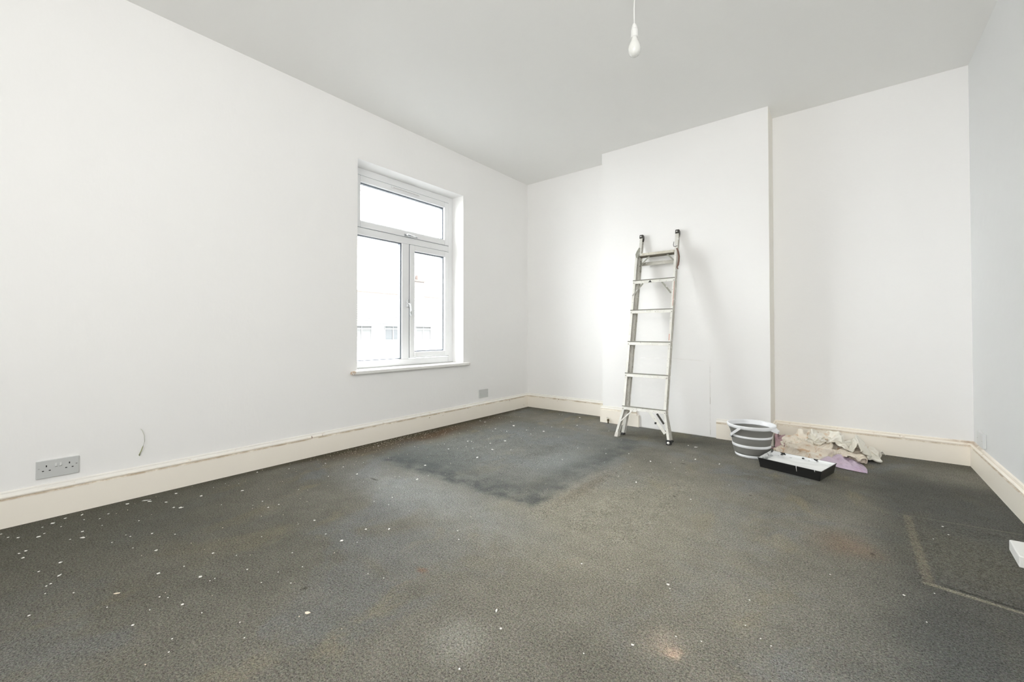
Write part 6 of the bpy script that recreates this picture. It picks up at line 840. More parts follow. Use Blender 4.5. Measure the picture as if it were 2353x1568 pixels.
2,14,-7,9,12,6,-2,16,8,7,13,10,10,12,-2,11,10,-8,15,9,-4,13,7,-6,7,2,-8,4,5,-10,7,-9,5,12,7,1,4,23,-8,16,12,-13,12,9,21,11,-5,15,-2,8,14,10,0,4,11,-2,1,0,-7,-2,-6,-10,-10,-3,-4,-14,8,0,-12,6,-3,-12,10,-1,-9,6,13,3,8,9,-1,7,-6,-6,9,-4,-7,-12,-7,-9,14,-2,-4,11,8,11,4,10,11,0,9,12,12,4,0,13,1,2,12,-3,6,13,-4,5,14,-5,1,12,-3,7,13,-3,3,13,-5,-5,14,-2,1,10,7,11,14,3,10,15,2,9,10,-9,-11,10,-8,-10,13,-4,-7,17,0,7,17,-1,3,13,-2,-15,19,2,-1,10,-3,-17,17,4,5,16,-6,-3,16,-5,-4,17,-3,-5,18,-1,-6,19,1,-5,18,-2,-8,15,6,10,18,-1,-5,16,-4,-2,13,-4,9,15,-6,4,6,-12,-12,16,-5,-7,15,-5,-5,17,1,3,15,-4,-10,21,1,-6,21,2,-7,10,-3,-19,0,7,-18,2,0,-17,8,-11,-12,19,-2,-7,15,-9,9,1,-10,16,19,6,11,19,4,6,21,3,0,15,10,-10,4,17,-3,16,7,-6,12,12,-4,16,6,5,11,-8,-3,10,-10,7,7,2,-16,-8,-1,-21,-20,-4,-17,
-8,25,0,15,12,-6,6,15,5,1,14,10,9,9,-2,10,7,0,10,3,-4,14,6,-3,10,6,2,10,5,0,11,4,-3,14,4,-4,10,10,-6,8,11,-15,12,-4,6,4,2,13,3,1,3,4,10,3,12,0,-2,-1,-8,-8,8,-7,-9,-7,7,-12,0,-2,-16,11,-2,-12,9,12,3,9,5,-4,10,4,-2,3,-7,-4,-6,-12,-8,10,1,3,10,3,9,7,8,10,2,10,12,4,-16,-5,9,-9,2,11,-2,6,13,6,6,15,1,5,15,1,5,13,-1,5,12,4,9,14,-2,4,14,-5,-6,14,-4,5,13,1,7,13,5,8,15,3,4,14,-8,-3,14,-4,-6,13,1,-12,16,3,8,7,-4,-17,19,1,1,15,-2,-9,8,-6,-15,16,-6,-5,17,-1,-7,17,-1,-5,19,0,-3,18,1,-2,17,1,9,17,0,2,15,1,6,16,-4,-1,13,-5,9,12,-10,-9,11,-10,-12,18,-2,9,11,-2,-16,15,-3,-7,19,0,-2,16,-3,-11,19,-1,-7,19,1,-4,11,-3,-12,-2,-10,-11,10,1,-12,16,7,-13,-8,-15,17,21,2,6,23,7,-2,19,7,14,20,5,-1,18,-1,8,14,4,-9,-1,17,-3,12,8,-4,12,-11,4,12,0,-4,8,5,-14,0,-2,-18,-18,-12,-1,1,11,-25,
-6,26,-10,12,17,0,12,14,-3,9,-11,-7,12,1,1,-4,13,8,11,10,2,18,6,-9,16,10,-4,12,11,-4,11,10,1,7,9,8,11,3,2,11,0,-1,7,1,-11,3,-8,-10,5,-1,-4,7,3,-1,5,12,3,13,0,-1,9,-2,-6,-7,4,-11,7,-4,-10,-6,2,-15,7,-13,0,7,-6,1,8,2,-2,8,11,-7,8,-5,6,5,2,9,-1,8,13,2,5,11,13,-2,-7,11,-5,7,4,-6,11,12,-2,-3,8,8,14,17,2,8,20,1,3,15,-5,-7,13,1,3,10,7,12,14,-4,-1,13,-7,-5,13,-4,0,15,-1,1,16,3,1,14,3,3,13,6,9,15,-1,-7,8,-8,-12,14,6,4,12,-8,-11,15,-4,-9,16,-4,-4,18,-5,8,18,-3,-1,11,7,-16,17,-2,-4,16,-1,-4,15,-4,-5,17,-1,9,16,1,9,13,-3,5,14,-10,-10,9,-10,-12,15,-3,15,20,1,-7,17,-1,-9,11,-3,-14,16,-1,-6,16,-3,-2,11,-5,-12,16,0,-5,1,-8,-12,4,-2,-15,7,-2,-14,9,3,18,24,-3,10,23,7,-7,24,9,1,23,5,7,18,5,7,15,0,11,7,-12,10,11,3,-9,8,8,-8,7,7,-4,6,-1,-13,-2,3,-18,-10,-14,-9,-14,-7,-17,23,18,-1,
-5,25,-15,14,12,-4,13,-7,-7,11,-9,-4,10,5,3,-3,17,11,13,19,7,20,11,-12,17,16,-7,13,13,-3,8,12,2,6,5,6,8,3,8,9,-10,-7,0,-15,-5,14,7,-4,12,-4,-10,5,-4,-14,10,7,-3,5,11,5,12,1,0,6,-6,-6,2,-5,-9,-6,-2,-15,0,-12,-6,7,1,9,6,6,10,14,1,3,5,10,-10,11,-3,5,-1,9,11,2,8,12,5,2,12,9,-6,6,13,-5,-3,13,-3,1,13,4,9,17,2,4,17,-3,-4,13,8,8,13,-6,-9,13,-2,4,9,9,10,13,-3,3,12,-4,3,14,0,0,16,6,0,16,5,-3,6,-10,-11,8,-11,-11,17,3,5,16,4,4,14,-6,-4,13,-7,-7,18,-2,9,18,-8,-11,15,2,14,15,-8,0,15,1,-8,15,-1,-8,14,-6,-6,16,4,-9,13,4,12,16,-5,-2,7,-13,-16,15,0,15,11,-10,-14,20,1,-6,18,9,2,16,-2,-8,15,-3,-6,15,-5,-3,9,-6,-11,1,-9,-14,10,4,-12,12,3,-13,17,0,-5,19,-5,9,20,0,13,17,2,19,20,18,-7,21,4,11,16,0,12,6,-8,13,13,-2,-9,8,-1,-10,-6,1,-15,10,10,-5,-3,-9,-10,-5,-2,-17,-9,-18,-8,12,16,-13,16,18,-13,
-2,18,-13,10,-10,-10,11,-8,-5,14,5,0,2,12,12,11,22,2,26,13,-3,8,29,6,18,16,-2,11,12,-13,3,11,12,7,-9,-5,14,-1,5,4,-16,-7,0,-21,-6,19,14,-3,16,5,-6,6,-8,-13,7,1,-10,5,9,3,11,1,4,4,-9,-5,8,5,-1,0,-7,-10,-6,-3,-10,11,-4,2,12,6,8,0,16,8,10,8,5,11,-3,-14,12,2,5,3,9,11,3,5,16,8,-3,11,10,-5,8,14,-3,1,15,0,2,15,-8,-9,15,7,3,15,9,6,13,0,2,7,-9,-11,12,-6,1,13,-1,5,11,6,7,11,-10,-6,15,-2,0,10,16,-3,16,-3,1,9,-12,-5,11,-12,-5,14,-6,7,14,14,-1,14,-3,9,20,-4,1,18,-7,-8,18,-5,9,11,-4,14,16,-4,-2,16,-1,-8,15,-9,-7,14,11,-13,15,8,0,-5,-17,-14,18,2,10,20,-6,-10,16,-9,-12,15,9,10,14,7,-12,16,-1,-6,14,-7,-7,5,-14,-7,17,4,-4,9,-9,-17,18,5,9,17,2,-9,17,8,-12,18,-2,7,18,0,13,2,3,26,20,-8,8,20,8,9,15,7,7,13,-1,3,12,-6,-11,-1,1,-17,-4,2,-16,-3,2,-18,-7,-10,-12,-11,-14,-4,17,8,-12,6,14,-18,20,7,18,
-2,13,-15,14,-2,-1,3,-10,-13,11,11,6,21,8,-1,20,17,0,18,23,2,2,28,4,8,16,9,11,6,-5,11,5,-2,14,-5,3,-2,-21,-6,3,-21,-8,17,-11,-8,15,20,-4,16,10,1,9,-5,-10,-1,-6,-12,9,1,0,5,10,9,9,-5,-1,-2,-4,-11,6,0,-5,6,1,-7,15,-6,1,10,8,8,2,20,7,10,10,8,17,-2,-2,12,0,-12,9,-7,6,4,-1,14,2,12,10,11,-6,9,12,-9,-2,15,0,2,11,14,8,16,-9,-9,17,0,2,5,15,5,13,-3,5,10,-10,-5,10,-9,-5,11,-3,4,12,3,4,10,-11,-8,14,-2,4,11,14,-4,14,-5,8,12,-14,-2,9,-14,-2,12,-6,9,15,12,-5,18,7,4,12,-6,15,16,-5,9,19,1,3,14,-6,-10,18,0,1,3,-11,-16,17,17,-2,7,-8,-17,18,-5,11,8,-12,-17,15,-7,-14,21,10,6,10,-16,-5,15,-1,-7,12,7,-7,11,-14,2,11,1,-16,19,-1,-9,20,10,-11,22,7,8,19,8,8,3,-12,17,19,9,3,19,3,9,18,1,11,13,-7,15,7,12,-14,14,-2,-3,10,4,12,11,-4,-12,-17,-10,-8,-8,-4,-18,-5,-5,-19,-8,2,-22,15,1,-16,14,18,10,20,3,9,22,11,2,
5,6,-23,4,13,7,14,-2,-6,18,-2,-10,13,17,5,19,14,0,17,16,3,4,20,4,10,6,5,2,-12,7,13,-2,-4,13,6,-16,-2,-20,-6,18,-11,-6,17,8,-4,16,10,-1,6,16,2,11,1,4,4,-7,-10,3,-4,-10,7,11,5,12,2,7,3,-7,-11,6,2,8,9,-3,1,3,3,-13,15,2,-1,11,13,8,7,17,4,12,7,13,17,-4,3,10,-4,-11,9,-9,6,9,-5,10,4,14,8,11,-3,5,14,-8,-8,11,13,9,14,-3,-3,14,-9,-7,12,1,7,7,14,5,10,-5,5,10,-10,-3,6,-11,-9,12,-1,3,11,-8,-2,9,-12,-3,12,-1,11,13,12,-4,16,-10,1,13,-12,1,3,-19,6,16,2,7,17,12,-7,15,5,11,11,3,10,15,2,5,14,-6,-11,2,-17,4,9,13,-8,13,6,-17,27,-2,8,16,-7,-12,8,-14,-17,16,-3,10,6,-12,-17,20,6,0,6,-11,-12,12,-9,1,16,0,-8,18,16,-5,21,-1,-17,16,9,22,23,19,2,9,-9,24,14,-5,16,17,-3,7,17,-3,6,15,9,4,13,7,-2,14,5,-4,11,0,-8,12,4,-10,1,-6,-18,-24,-3,-1,-4,-4,-24,-3,-3,-26,10,4,-21,23,8,-5,24,2,4,12,14,13,7,18,10,
1,9,-26,7,10,6,13,13,1,17,4,-3,18,2,-4,15,11,3,11,10,4,13,2,4,2,14,-5,14,1,-2,-2,-16,-7,13,-6,-11,23,-1,-3,13,6,0,9,12,7,12,-2,-4,9,1,1,5,14,6,14,7,1,6,-5,-16,11,2,-1,7,12,10,8,-5,-9,7,2,6,5,7,10,9,-5,-6,8,-3,-8,14,2,1,14,9,13,6,17,3,14,4,11,13,-2,8,11,-9,-3,7,-10,-9,11,-4,6,4,14,5,14,1,2,14,-9,-4,11,10,8,14,-2,1,7,-12,-11,11,-6,3,9,10,5,12,1,6,8,-11,-2,5,-11,-8,11,-12,-1,10,0,10,3,-12,-7,11,-9,8,12,-12,7,16,-8,-1,14,-9,-1,11,-4,10,14,8,7,17,5,1,13,5,4,14,10,-1,1,-20,-1,16,-1,-6,3,13,-11,19,-8,7,13,11,-17,22,6,-10,19,-3,5,12,-16,-6,3,-12,-16,18,10,0,15,-6,0,3,-15,-11,15,-1,-12,19,19,-10,29,11,9,10,11,31,23,-1,20,26,10,7,7,-5,19,15,-2,2,12,-2,-10,1,-6,-13,12,-1,-3,8,14,3,11,10,-3,-1,-15,-11,9,14,-12,10,-7,-20,-4,-2,-23,-10,1,-27,24,8,10,23,4,5,13,13,-13,21,2,-5,12,-7,10,
-4,14,-23,13,4,3,15,10,0,14,8,2,15,3,-1,13,3,2,14,3,1,14,1,-2,14,6,-8,3,17,-7,17,-3,-3,14,-9,-6,13,5,3,12,3,4,8,4,6,3,10,9,12,3,1,14,-4,-12,9,16,0,14,13,8,13,-1,-9,8,12,7,11,-3,-2,8,-7,-9,5,6,10,3,6,10,10,-7,1,11,-3,-9,11,-7,-1,14,2,12,13,5,10,10,13,6,13,-2,3,4,-9,-14,10,-9,0,12,1,8,9,14,2,13,-2,1,14,-3,1,12,3,6,8,-11,-5,7,-10,-8,6,-8,4,12,0,8,13,13,3,5,-10,11,9,-10,1,4,-10,-16,12,-14,1,8,-15,4,11,-13,5,17,0,3,15,-2,6,11,-11,-1,11,0,10,3,18,-5,13,12,6,8,-12,-5,14,-8,-4,17,-9,-7,18,2,12,6,11,-13,19,-5,-5,20,7,-6,16,10,-1,14,-15,-4,-5,-7,-19,14,-8,-1,15,1,-4,13,-2,-13,15,11,14,28,8,1,25,22,2,21,5,26,9,4,29,20,5,10,17,-2,-2,3,-8,-12,-5,-12,-6,11,8,-8,12,-1,-13,11,-2,-12,-5,21,3,12,-3,-13,5,-14,-23,16,11,-16,-15,2,-17,20,12,-3,25,5,7,12,8,18,17,5,-3,15,0,-6,11,-6,-7,
-3,10,-23,12,7,6,15,6,-1,13,5,2,14,4,3,13,3,-2,16,3,-4,16,4,-7,17,3,-10,14,7,-7,14,7,1,12,2,5,11,-1,5,11,0,4,13,3,4,6,13,7,6,15,8,19,5,-3,20,1,-15,15,12,2,6,17,8,13,6,4,11,-1,3,6,-6,-11,10,-11,-3,5,2,13,4,4,13,11,-7,7,9,-5,-12,10,-11,-4,16,-1,10,9,14,4,12,7,9,10,-6,3,4,-6,-14,9,-12,-2,12,-4,5,13,1,5,13,-1,1,8,14,-2,13,-2,3,10,-7,9,8,-11,-4,0,-10,-9,7,-7,13,15,12,6,12,-4,12,2,-17,7,15,-11,-9,12,-13,-9,5,-20,-4,13,-9,5,17,-2,7,5,18,6,12,-10,-4,14,0,2,2,16,-3,16,3,-1,16,-1,7,13,-3,-6,5,-20,-10,19,2,-7,16,0,-2,19,2,3,9,16,-5,16,-7,-1,2,-7,-19,12,-8,-9,14,7,-5,18,9,1,22,12,7,22,12,15,14,1,30,19,8,21,23,10,-4,15,2,10,9,-5,-7,-11,-9,-10,-3,-9,-16,9,-1,-16,8,-3,-17,10,13,-13,9,17,-6,14,9,-8,15,0,-6,-19,3,-10,24,4,-6,17,7,11,15,1,14,8,1,-19,15,2,-1,13,2,0,12,0,7,
-6,12,-17,12,7,5,12,6,4,15,2,0,13,9,3,17,5,-3,16,7,-5,18,8,-5,15,8,6,16,2,-1,11,2,-8,13,0,2,13,3,9,14,5,5,16,3,-8,19,7,-1,8,20,8,17,12,6,15,5,-17,19,3,-3,15,4,3,8,12,7,9,4,9,11,-6,4,1,-10,-14,9,-12,4,6,2,15,9,-4,14,10,-7,7,8,-4,-14,12,-9,-5,14,-5,7,9,15,4,11,2,9,11,-8,2,3,-4,-14,8,-10,-3,13,5,6,6,-12,-2,10,-5,7,13,-2,3,9,13,-1,13,-2,4,7,-11,5,-2,-16,-4,17,7,7,13,-5,16,8,-13,15,8,-18,4,10,-13,-12,10,-1,-16,12,-15,-1,13,1,6,3,18,4,14,-3,0,10,-14,-9,5,-2,15,14,-1,1,10,12,-12,17,4,-8,12,1,11,14,2,-11,16,-8,-5,14,-8,-4,9,18,-5,17,1,2,17,-14,-2,14,7,-17,13,1,17,18,5,11,12,23,7,21,12,8,24,1,10,8,6,21,13,6,-4,13,-1,-9,7,-2,-11,-2,-8,-18,-9,-8,-24,14,9,-20,16,15,2,7,21,15,17,8,1,17,3,-4,-10,-3,-8,13,-6,-9,13,6,-13,2,-1,18,13,3,-2,0,-3,-15,14,2,2,12,4,5,13,8,-1,
-11,13,-9,13,5,2,15,2,-1,14,9,3,17,9,0,15,11,1,19,9,-1,16,7,0,15,4,2,12,2,6,15,3,2,16,7,-5,20,7,1,17,10,3,20,8,-1,18,8,-10,22,10,-1,11,17,10,17,3,2,15,4,-9,15,-3,-6,14,-2,0,4,8,11,8,-3,11,2,-13,-13,8,-16,2,8,-12,11,9,3,15,7,2,17,12,-9,-3,10,-2,-13,12,-9,-5,12,-9,2,8,13,3,11,3,9,9,-7,7,2,0,-15,12,-6,-6,7,-2,13,10,-11,-2,5,-14,-5,10,-4,8,13,6,-2,11,-4,5,4,-16,4,6,-9,13,19,3,10,12,-6,20,9,-19,8,3,2,-22,10,-14,4,6,6,-13,14,-9,-5,4,16,4,11,-9,-3,14,-2,8,9,-15,0,14,-5,4,13,12,0,7,18,-1,17,2,-1,16,-2,-6,14,-3,-9,6,-16,-12,18,6,-4,18,8,-10,15,16,13,13,-2,20,22,9,7,15,-4,17,20,2,4,11,18,8,8,13,-7,14,-1,1,3,-9,-9,4,6,-15,6,6,-21,5,2,-24,21,18,-1,8,9,-23,16,14,1,17,-6,-6,-8,16,8,10,6,4,7,-7,-12,6,-13,-3,3,10,10,5,-1,13,6,0,11,4,3,-14,11,7,-6,11,6,10,12,9,-1,
  ]),
 'ivory': (64, 44, [
5600,-683,175,2,-13,14,1,14,20,8,21,13,23,16,5,-10,-23,-9,-19,-6,7,11,-14,-7,-2,-14,9,9,-9,14,23,-11,-1,26,-8,-7,30,-2,-17,15,-4,-31,19,20,-10,15,11,-15,17,1,6,15,-2,-6,-2,-5,20,19,-11,7,8,9,6,2,14,-11,5,-17,1,-9,-15,16,10,-15,12,14,0,11,15,-1,6,5,22,18,-7,24,-13,16,-15,-17,-6,-6,17,10,15,9,-7,-16,-2,9,-10,-11,12,-9,-8,16,-16,5,26,5,13,27,5,2,-10,19,-20,19,-5,-16,-4,-13,16,3,3,-16,8,13,-11,5,-13,-8,7,-5,14,10,-6,-15,17,1,-2,7,-6,15,14,2,-20,25,-13,-20,28,14,10,17,12,-18,17,6,2,23,-8,4,15,15,13,17,23,20,10,-14,38,15,9,30,3,14,16,-10,-21,-2,4,-19,-17,11,-8,-30,14,-13,-22,11,-11,-17,-2,-7,-15,
-7,-11,10,13,2,10,7,18,16,9,18,10,21,10,3,-14,-22,-3,-12,2,10,10,-11,8,14,-10,4,16,-11,-3,26,-9,-8,16,-5,-22,0,-14,-26,18,4,-18,13,14,-1,13,5,-7,18,-5,4,18,9,3,5,1,17,9,-14,3,5,-8,14,8,17,-4,13,0,-10,-1,-22,13,-11,-18,15,11,-4,12,16,-1,7,23,12,8,-16,21,-6,21,8,-15,-3,-22,14,6,28,-3,0,-21,17,7,-10,-9,5,-16,-2,22,4,-7,29,-6,-2,16,15,18,1,-7,-19,-4,15,-20,16,-4,12,13,-8,-3,6,2,-14,8,6,-7,8,-12,-5,5,-10,10,13,10,-7,13,-12,5,15,-5,-16,17,4,-31,35,-4,10,15,9,-15,13,11,-3,7,4,22,27,20,11,29,3,25,1,-2,43,-4,8,30,6,12,14,3,-14,-18,6,-30,-12,4,2,-35,16,-15,-24,8,-14,-19,2,-10,-13,
-2,0,19,12,3,0,4,19,8,16,21,-1,14,6,-1,11,-7,-6,3,-4,17,12,-13,-3,8,-15,-7,10,-14,-8,-3,-21,-10,14,6,-18,19,9,-2,1,-1,-21,15,-2,-1,10,15,4,21,-2,2,16,6,11,13,2,11,9,-10,2,1,-8,14,3,-5,11,14,12,-4,9,-18,5,-3,-18,10,-13,-6,16,16,-9,7,15,10,5,3,8,-26,7,26,-7,2,-25,11,22,22,-1,2,-2,24,-1,-23,2,13,-16,1,24,-2,-11,15,13,-11,19,12,9,17,-11,-8,-7,19,-11,16,-4,-12,12,-4,11,7,-13,0,8,-1,-8,12,1,-6,2,-14,8,12,8,-7,12,0,-13,19,-14,-12,14,15,-34,30,-18,-4,21,3,9,11,15,-6,-1,19,20,20,18,28,39,6,29,4,-3,41,-24,10,21,6,-9,13,20,-4,-16,2,-24,-25,2,-3,-40,18,-15,-27,8,-11,-18,-12,-12,-4,
-8,15,10,11,3,-2,10,10,-2,13,11,-7,12,-7,-1,3,-15,7,11,-9,-10,11,-17,-8,9,-1,-18,13,-3,-8,9,10,11,13,6,8,3,-3,-21,10,1,-11,12,0,-4,5,-3,12,22,7,5,16,-2,11,8,8,12,14,-5,9,14,-2,8,-6,-2,12,9,-13,4,1,-15,-11,11,1,12,0,-9,16,-9,-14,10,18,9,-5,8,28,-22,-7,14,-26,23,-36,11,27,8,15,6,12,17,-2,-21,17,12,-22,5,22,11,-14,15,15,-13,16,11,-9,19,-7,9,9,3,-18,2,10,-16,12,-15,0,11,0,17,6,-9,7,7,-11,-1,10,-9,2,9,-5,-8,13,12,-12,16,-3,-26,18,14,-33,30,-17,-14,21,-7,3,14,6,16,-4,40,10,22,16,35,12,-13,48,5,28,36,-12,-5,27,-2,-17,6,17,-10,-19,25,-15,-27,1,-6,-44,21,-17,-34,7,-9,-29,-25,-4,-4,
0,7,-11,4,8,10,14,5,-1,15,-10,-8,9,-16,-1,11,-7,-16,11,-1,-17,13,14,4,17,-3,-9,8,-7,-14,9,0,8,-5,3,17,15,-6,-2,7,9,-18,11,0,-5,1,-6,13,17,-5,9,15,9,11,16,-16,5,16,-15,9,-7,3,13,7,-14,-1,8,-9,4,1,2,12,9,5,10,7,12,3,-6,-13,11,20,0,9,-6,44,-32,10,26,-25,17,-40,-12,18,-29,24,7,12,23,10,-22,7,23,-5,23,22,6,-15,12,19,-10,10,16,-13,18,-5,-3,19,-3,-8,1,13,-13,13,-17,-11,11,-12,9,7,2,11,7,-5,11,11,-10,2,3,-2,-12,14,-12,2,19,1,-30,17,21,-34,25,-7,-30,23,-8,1,12,1,19,2,41,14,30,13,46,-21,-7,60,4,35,40,0,-7,30,-5,-15,1,25,-14,-22,22,-18,-34,4,-22,-45,17,-20,-36,11,-8,-34,-19,-4,-10,
-1,3,-11,8,4,13,18,5,1,8,-14,-14,2,-21,-5,12,8,-21,14,12,0,13,-9,-9,16,-5,-4,11,8,-6,12,-2,6,-7,1,14,11,-1,11,9,3,-10,13,2,-2,12,-1,7,14,-5,11,14,-20,14,20,2,19,-19,-14,0,-4,-20,3,9,-6,11,10,10,2,-2,15,-1,12,-8,6,11,7,-3,1,-1,21,24,-1,12,11,7,-24,0,50,-19,22,-11,-30,10,-60,3,13,14,31,8,-10,23,24,-5,17,28,5,-8,7,24,-8,18,7,-12,14,7,-12,16,-1,-14,8,-6,-14,11,-16,-6,9,-14,1,7,-3,8,4,8,10,5,-1,12,8,-9,2,16,-8,-6,20,-2,-24,18,14,-35,14,3,-37,19,-7,-8,0,0,20,31,37,14,7,17,64,-24,-2,62,8,19,52,10,6,28,17,-14,-6,-11,-11,-34,31,-21,-30,5,-20,-49,19,-27,-34,11,-21,-23,-4,-7,-22,
11,-12,4,10,7,-7,16,8,-2,-9,-17,7,6,-2,-17,9,19,-16,17,-6,-10,14,-9,-8,11,-8,-2,13,18,2,15,0,10,-3,-1,13,15,-4,2,12,-8,8,2,-15,2,15,-2,9,17,-2,18,20,16,12,-15,-20,13,-9,-17,8,4,-11,6,9,-6,8,13,-2,-5,4,14,-4,6,14,8,3,9,-18,18,-3,7,19,12,18,22,-32,9,5,48,-25,19,7,-21,16,-38,-19,7,-26,35,9,14,21,24,-14,24,15,29,-10,24,-9,-10,17,1,-15,17,15,-4,13,0,-15,6,-1,-17,8,-10,-14,9,-12,-3,7,-8,1,6,3,9,8,5,10,2,-12,-7,17,5,-2,-4,-7,-26,17,12,-29,29,4,-7,2,-10,-11,10,21,4,23,29,30,3,13,63,-16,-1,65,27,26,38,-2,8,27,17,-14,0,-8,-15,-34,27,-23,-37,10,-22,-48,11,-23,-35,15,-18,-19,3,-20,-5,
-5,24,-4,5,3,-13,6,-8,14,14,-8,-11,16,-5,-4,5,17,-10,18,-3,-16,9,-8,-9,10,-8,0,9,12,3,14,2,12,10,-5,11,3,-9,13,8,-15,6,10,-5,2,12,0,15,20,10,14,16,-14,17,-22,-11,12,-3,-18,8,11,6,1,9,-1,-4,9,-8,6,-1,19,-9,7,13,-13,23,4,-6,3,5,23,17,-7,26,16,-3,-22,31,-12,-5,20,20,-18,11,-25,-13,-10,-4,34,29,19,8,7,-20,31,28,8,-14,19,16,-16,16,-19,-4,7,-5,-19,15,0,-13,15,9,-9,7,11,-20,8,-12,3,5,-1,-15,14,-3,1,15,1,11,0,-5,-13,-13,0,-10,10,-2,-20,17,16,-2,9,-5,-9,9,-4,10,19,19,11,15,36,23,-8,-19,55,22,23,45,10,29,34,-1,3,25,17,-12,7,-2,-18,-38,23,-25,-42,-2,-25,-47,8,-25,-35,22,-13,-19,6,-13,-4,
15,19,0,0,-11,6,15,-2,-4,3,-7,-13,11,-8,3,9,6,-9,8,-7,-11,11,-4,-10,13,-5,7,4,16,-2,16,-1,16,13,-6,11,11,-5,8,8,-6,-7,3,-9,8,18,0,6,6,-8,26,17,-6,21,-18,-11,13,3,-18,10,14,-1,-1,10,8,-5,14,2,-4,3,18,-9,1,23,-10,22,3,-1,13,-2,17,18,-8,23,12,0,-26,28,0,-7,23,-18,-8,10,-25,-2,-21,29,10,13,5,35,25,-17,20,30,4,-10,18,12,-16,16,-12,-16,6,-19,-9,13,4,-12,5,15,-10,19,0,-19,8,3,-11,10,-7,-6,12,11,-11,-14,-7,-9,5,1,-15,12,1,-6,8,1,11,3,-10,10,12,2,-6,9,20,2,23,26,7,-6,-9,45,9,14,46,41,4,25,7,23,19,-5,-2,18,26,-1,7,0,-24,-38,0,-16,-53,-6,-27,-45,11,-24,-32,19,-10,-14,18,-6,5,
-1,3,20,-1,2,-13,14,-6,-9,10,-6,-5,10,-9,4,10,-2,-8,11,-4,-11,10,0,-11,0,-7,13,10,0,13,16,-19,3,9,-6,9,13,-2,2,10,14,4,10,4,-6,17,0,9,1,-9,26,12,-4,25,2,-23,6,-4,-6,16,13,-6,3,14,6,-6,3,16,-9,3,24,-5,18,20,-15,28,-6,12,5,1,18,22,-7,-6,12,-4,-21,26,-7,-2,7,-8,-25,14,-18,3,-11,14,33,6,8,39,30,-16,15,27,6,-12,13,-14,-13,11,-10,-15,17,-8,-13,-1,15,-15,17,4,-7,17,-8,-17,20,10,-12,-12,9,-15,1,8,-22,9,-7,-18,13,5,5,11,-3,2,9,-3,-6,-3,-2,14,-9,-2,19,21,22,11,24,29,11,-9,-9,45,32,17,30,32,-4,-5,5,2,18,6,14,17,26,-25,-3,-4,-11,-48,6,-32,-41,-10,-5,-48,-3,-19,-31,23,-2,2,9,-17,-2,
20,-4,4,-11,8,-1,11,0,-12,9,-2,-11,10,-8,-2,10,-9,3,5,6,-11,16,-4,-1,20,-6,3,16,-12,12,11,-14,14,1,-11,10,5,-12,4,10,13,-3,6,15,-5,14,7,-2,9,-7,16,14,-11,15,-7,-7,21,3,-5,15,15,0,3,14,5,-4,11,15,-10,9,18,-7,18,17,-9,25,-3,6,6,-5,21,5,-3,-21,17,-11,-9,9,-8,-18,18,-11,6,24,-13,3,-7,13,32,5,13,37,31,-14,3,19,-17,2,12,-9,-15,6,-11,-14,12,2,-16,4,9,-20,1,14,-20,31,-4,-6,12,12,-29,13,2,-20,1,4,-16,4,1,-15,11,0,2,-2,5,9,11,-3,4,-12,4,12,11,3,21,-4,25,24,29,19,24,10,-13,42,33,21,-11,10,-7,14,17,-9,-8,27,10,19,27,-30,-17,-3,-18,-47,0,-26,-41,-12,0,-39,-9,-13,-26,5,-20,1,21,7,5,
6,9,17,0,8,-14,-5,11,-11,12,-8,-4,10,-14,2,14,0,-10,4,-20,8,14,-15,1,20,10,11,24,-3,13,3,-16,12,-16,-12,-1,18,1,-1,15,2,1,-1,19,-5,17,2,-5,18,1,1,10,-4,13,9,-6,9,-1,5,15,8,7,11,18,9,-1,10,18,-11,17,6,-6,9,2,21,22,-1,-4,15,-6,-3,1,-10,-19,10,-9,-12,18,-8,-9,26,-10,0,11,-2,29,-8,16,35,23,-6,26,22,-15,5,17,-14,-6,9,-8,-16,-10,-1,-17,0,-7,-21,22,0,-8,5,16,-26,28,3,-19,-4,13,-40,22,7,-19,-6,4,-15,12,5,0,6,-2,6,8,-8,-9,1,6,22,15,-1,18,-14,24,21,18,19,29,-3,3,45,31,3,25,26,14,-10,11,-7,-10,28,-5,11,44,-5,-19,18,-37,-32,4,-28,-36,-6,-18,-36,-13,-2,-28,-14,1,-20,-3,-20,-8,19,-15,4,
5,19,14,-17,-2,-6,11,8,-10,15,-3,-7,5,-7,-16,21,-11,4,16,-16,-1,9,-18,20,21,-13,8,4,15,20,-4,-14,4,9,-9,-11,10,8,-5,7,-5,12,8,-2,-11,12,16,-1,21,8,-5,21,10,-1,8,3,10,0,8,14,10,6,6,18,9,3,21,12,-3,16,4,-8,7,-19,1,1,-13,-13,11,14,7,9,-12,-12,20,-9,0,24,-5,-15,21,-2,29,-8,10,33,27,-8,19,13,-1,25,14,-14,-11,-2,-13,-14,18,-10,-3,-4,-12,-15,-4,-10,-16,7,12,-21,24,10,-18,22,11,-28,5,-2,-36,-9,4,-33,15,-1,-13,10,0,2,-3,0,14,3,8,14,26,12,6,12,4,31,-14,35,20,-3,23,38,19,2,36,29,-2,8,9,-8,13,23,6,-14,31,-2,-31,36,-24,-35,30,-31,-29,8,-28,-26,-2,-23,-19,-15,4,-20,-11,1,-19,-5,-18,-15,19,-8,14,
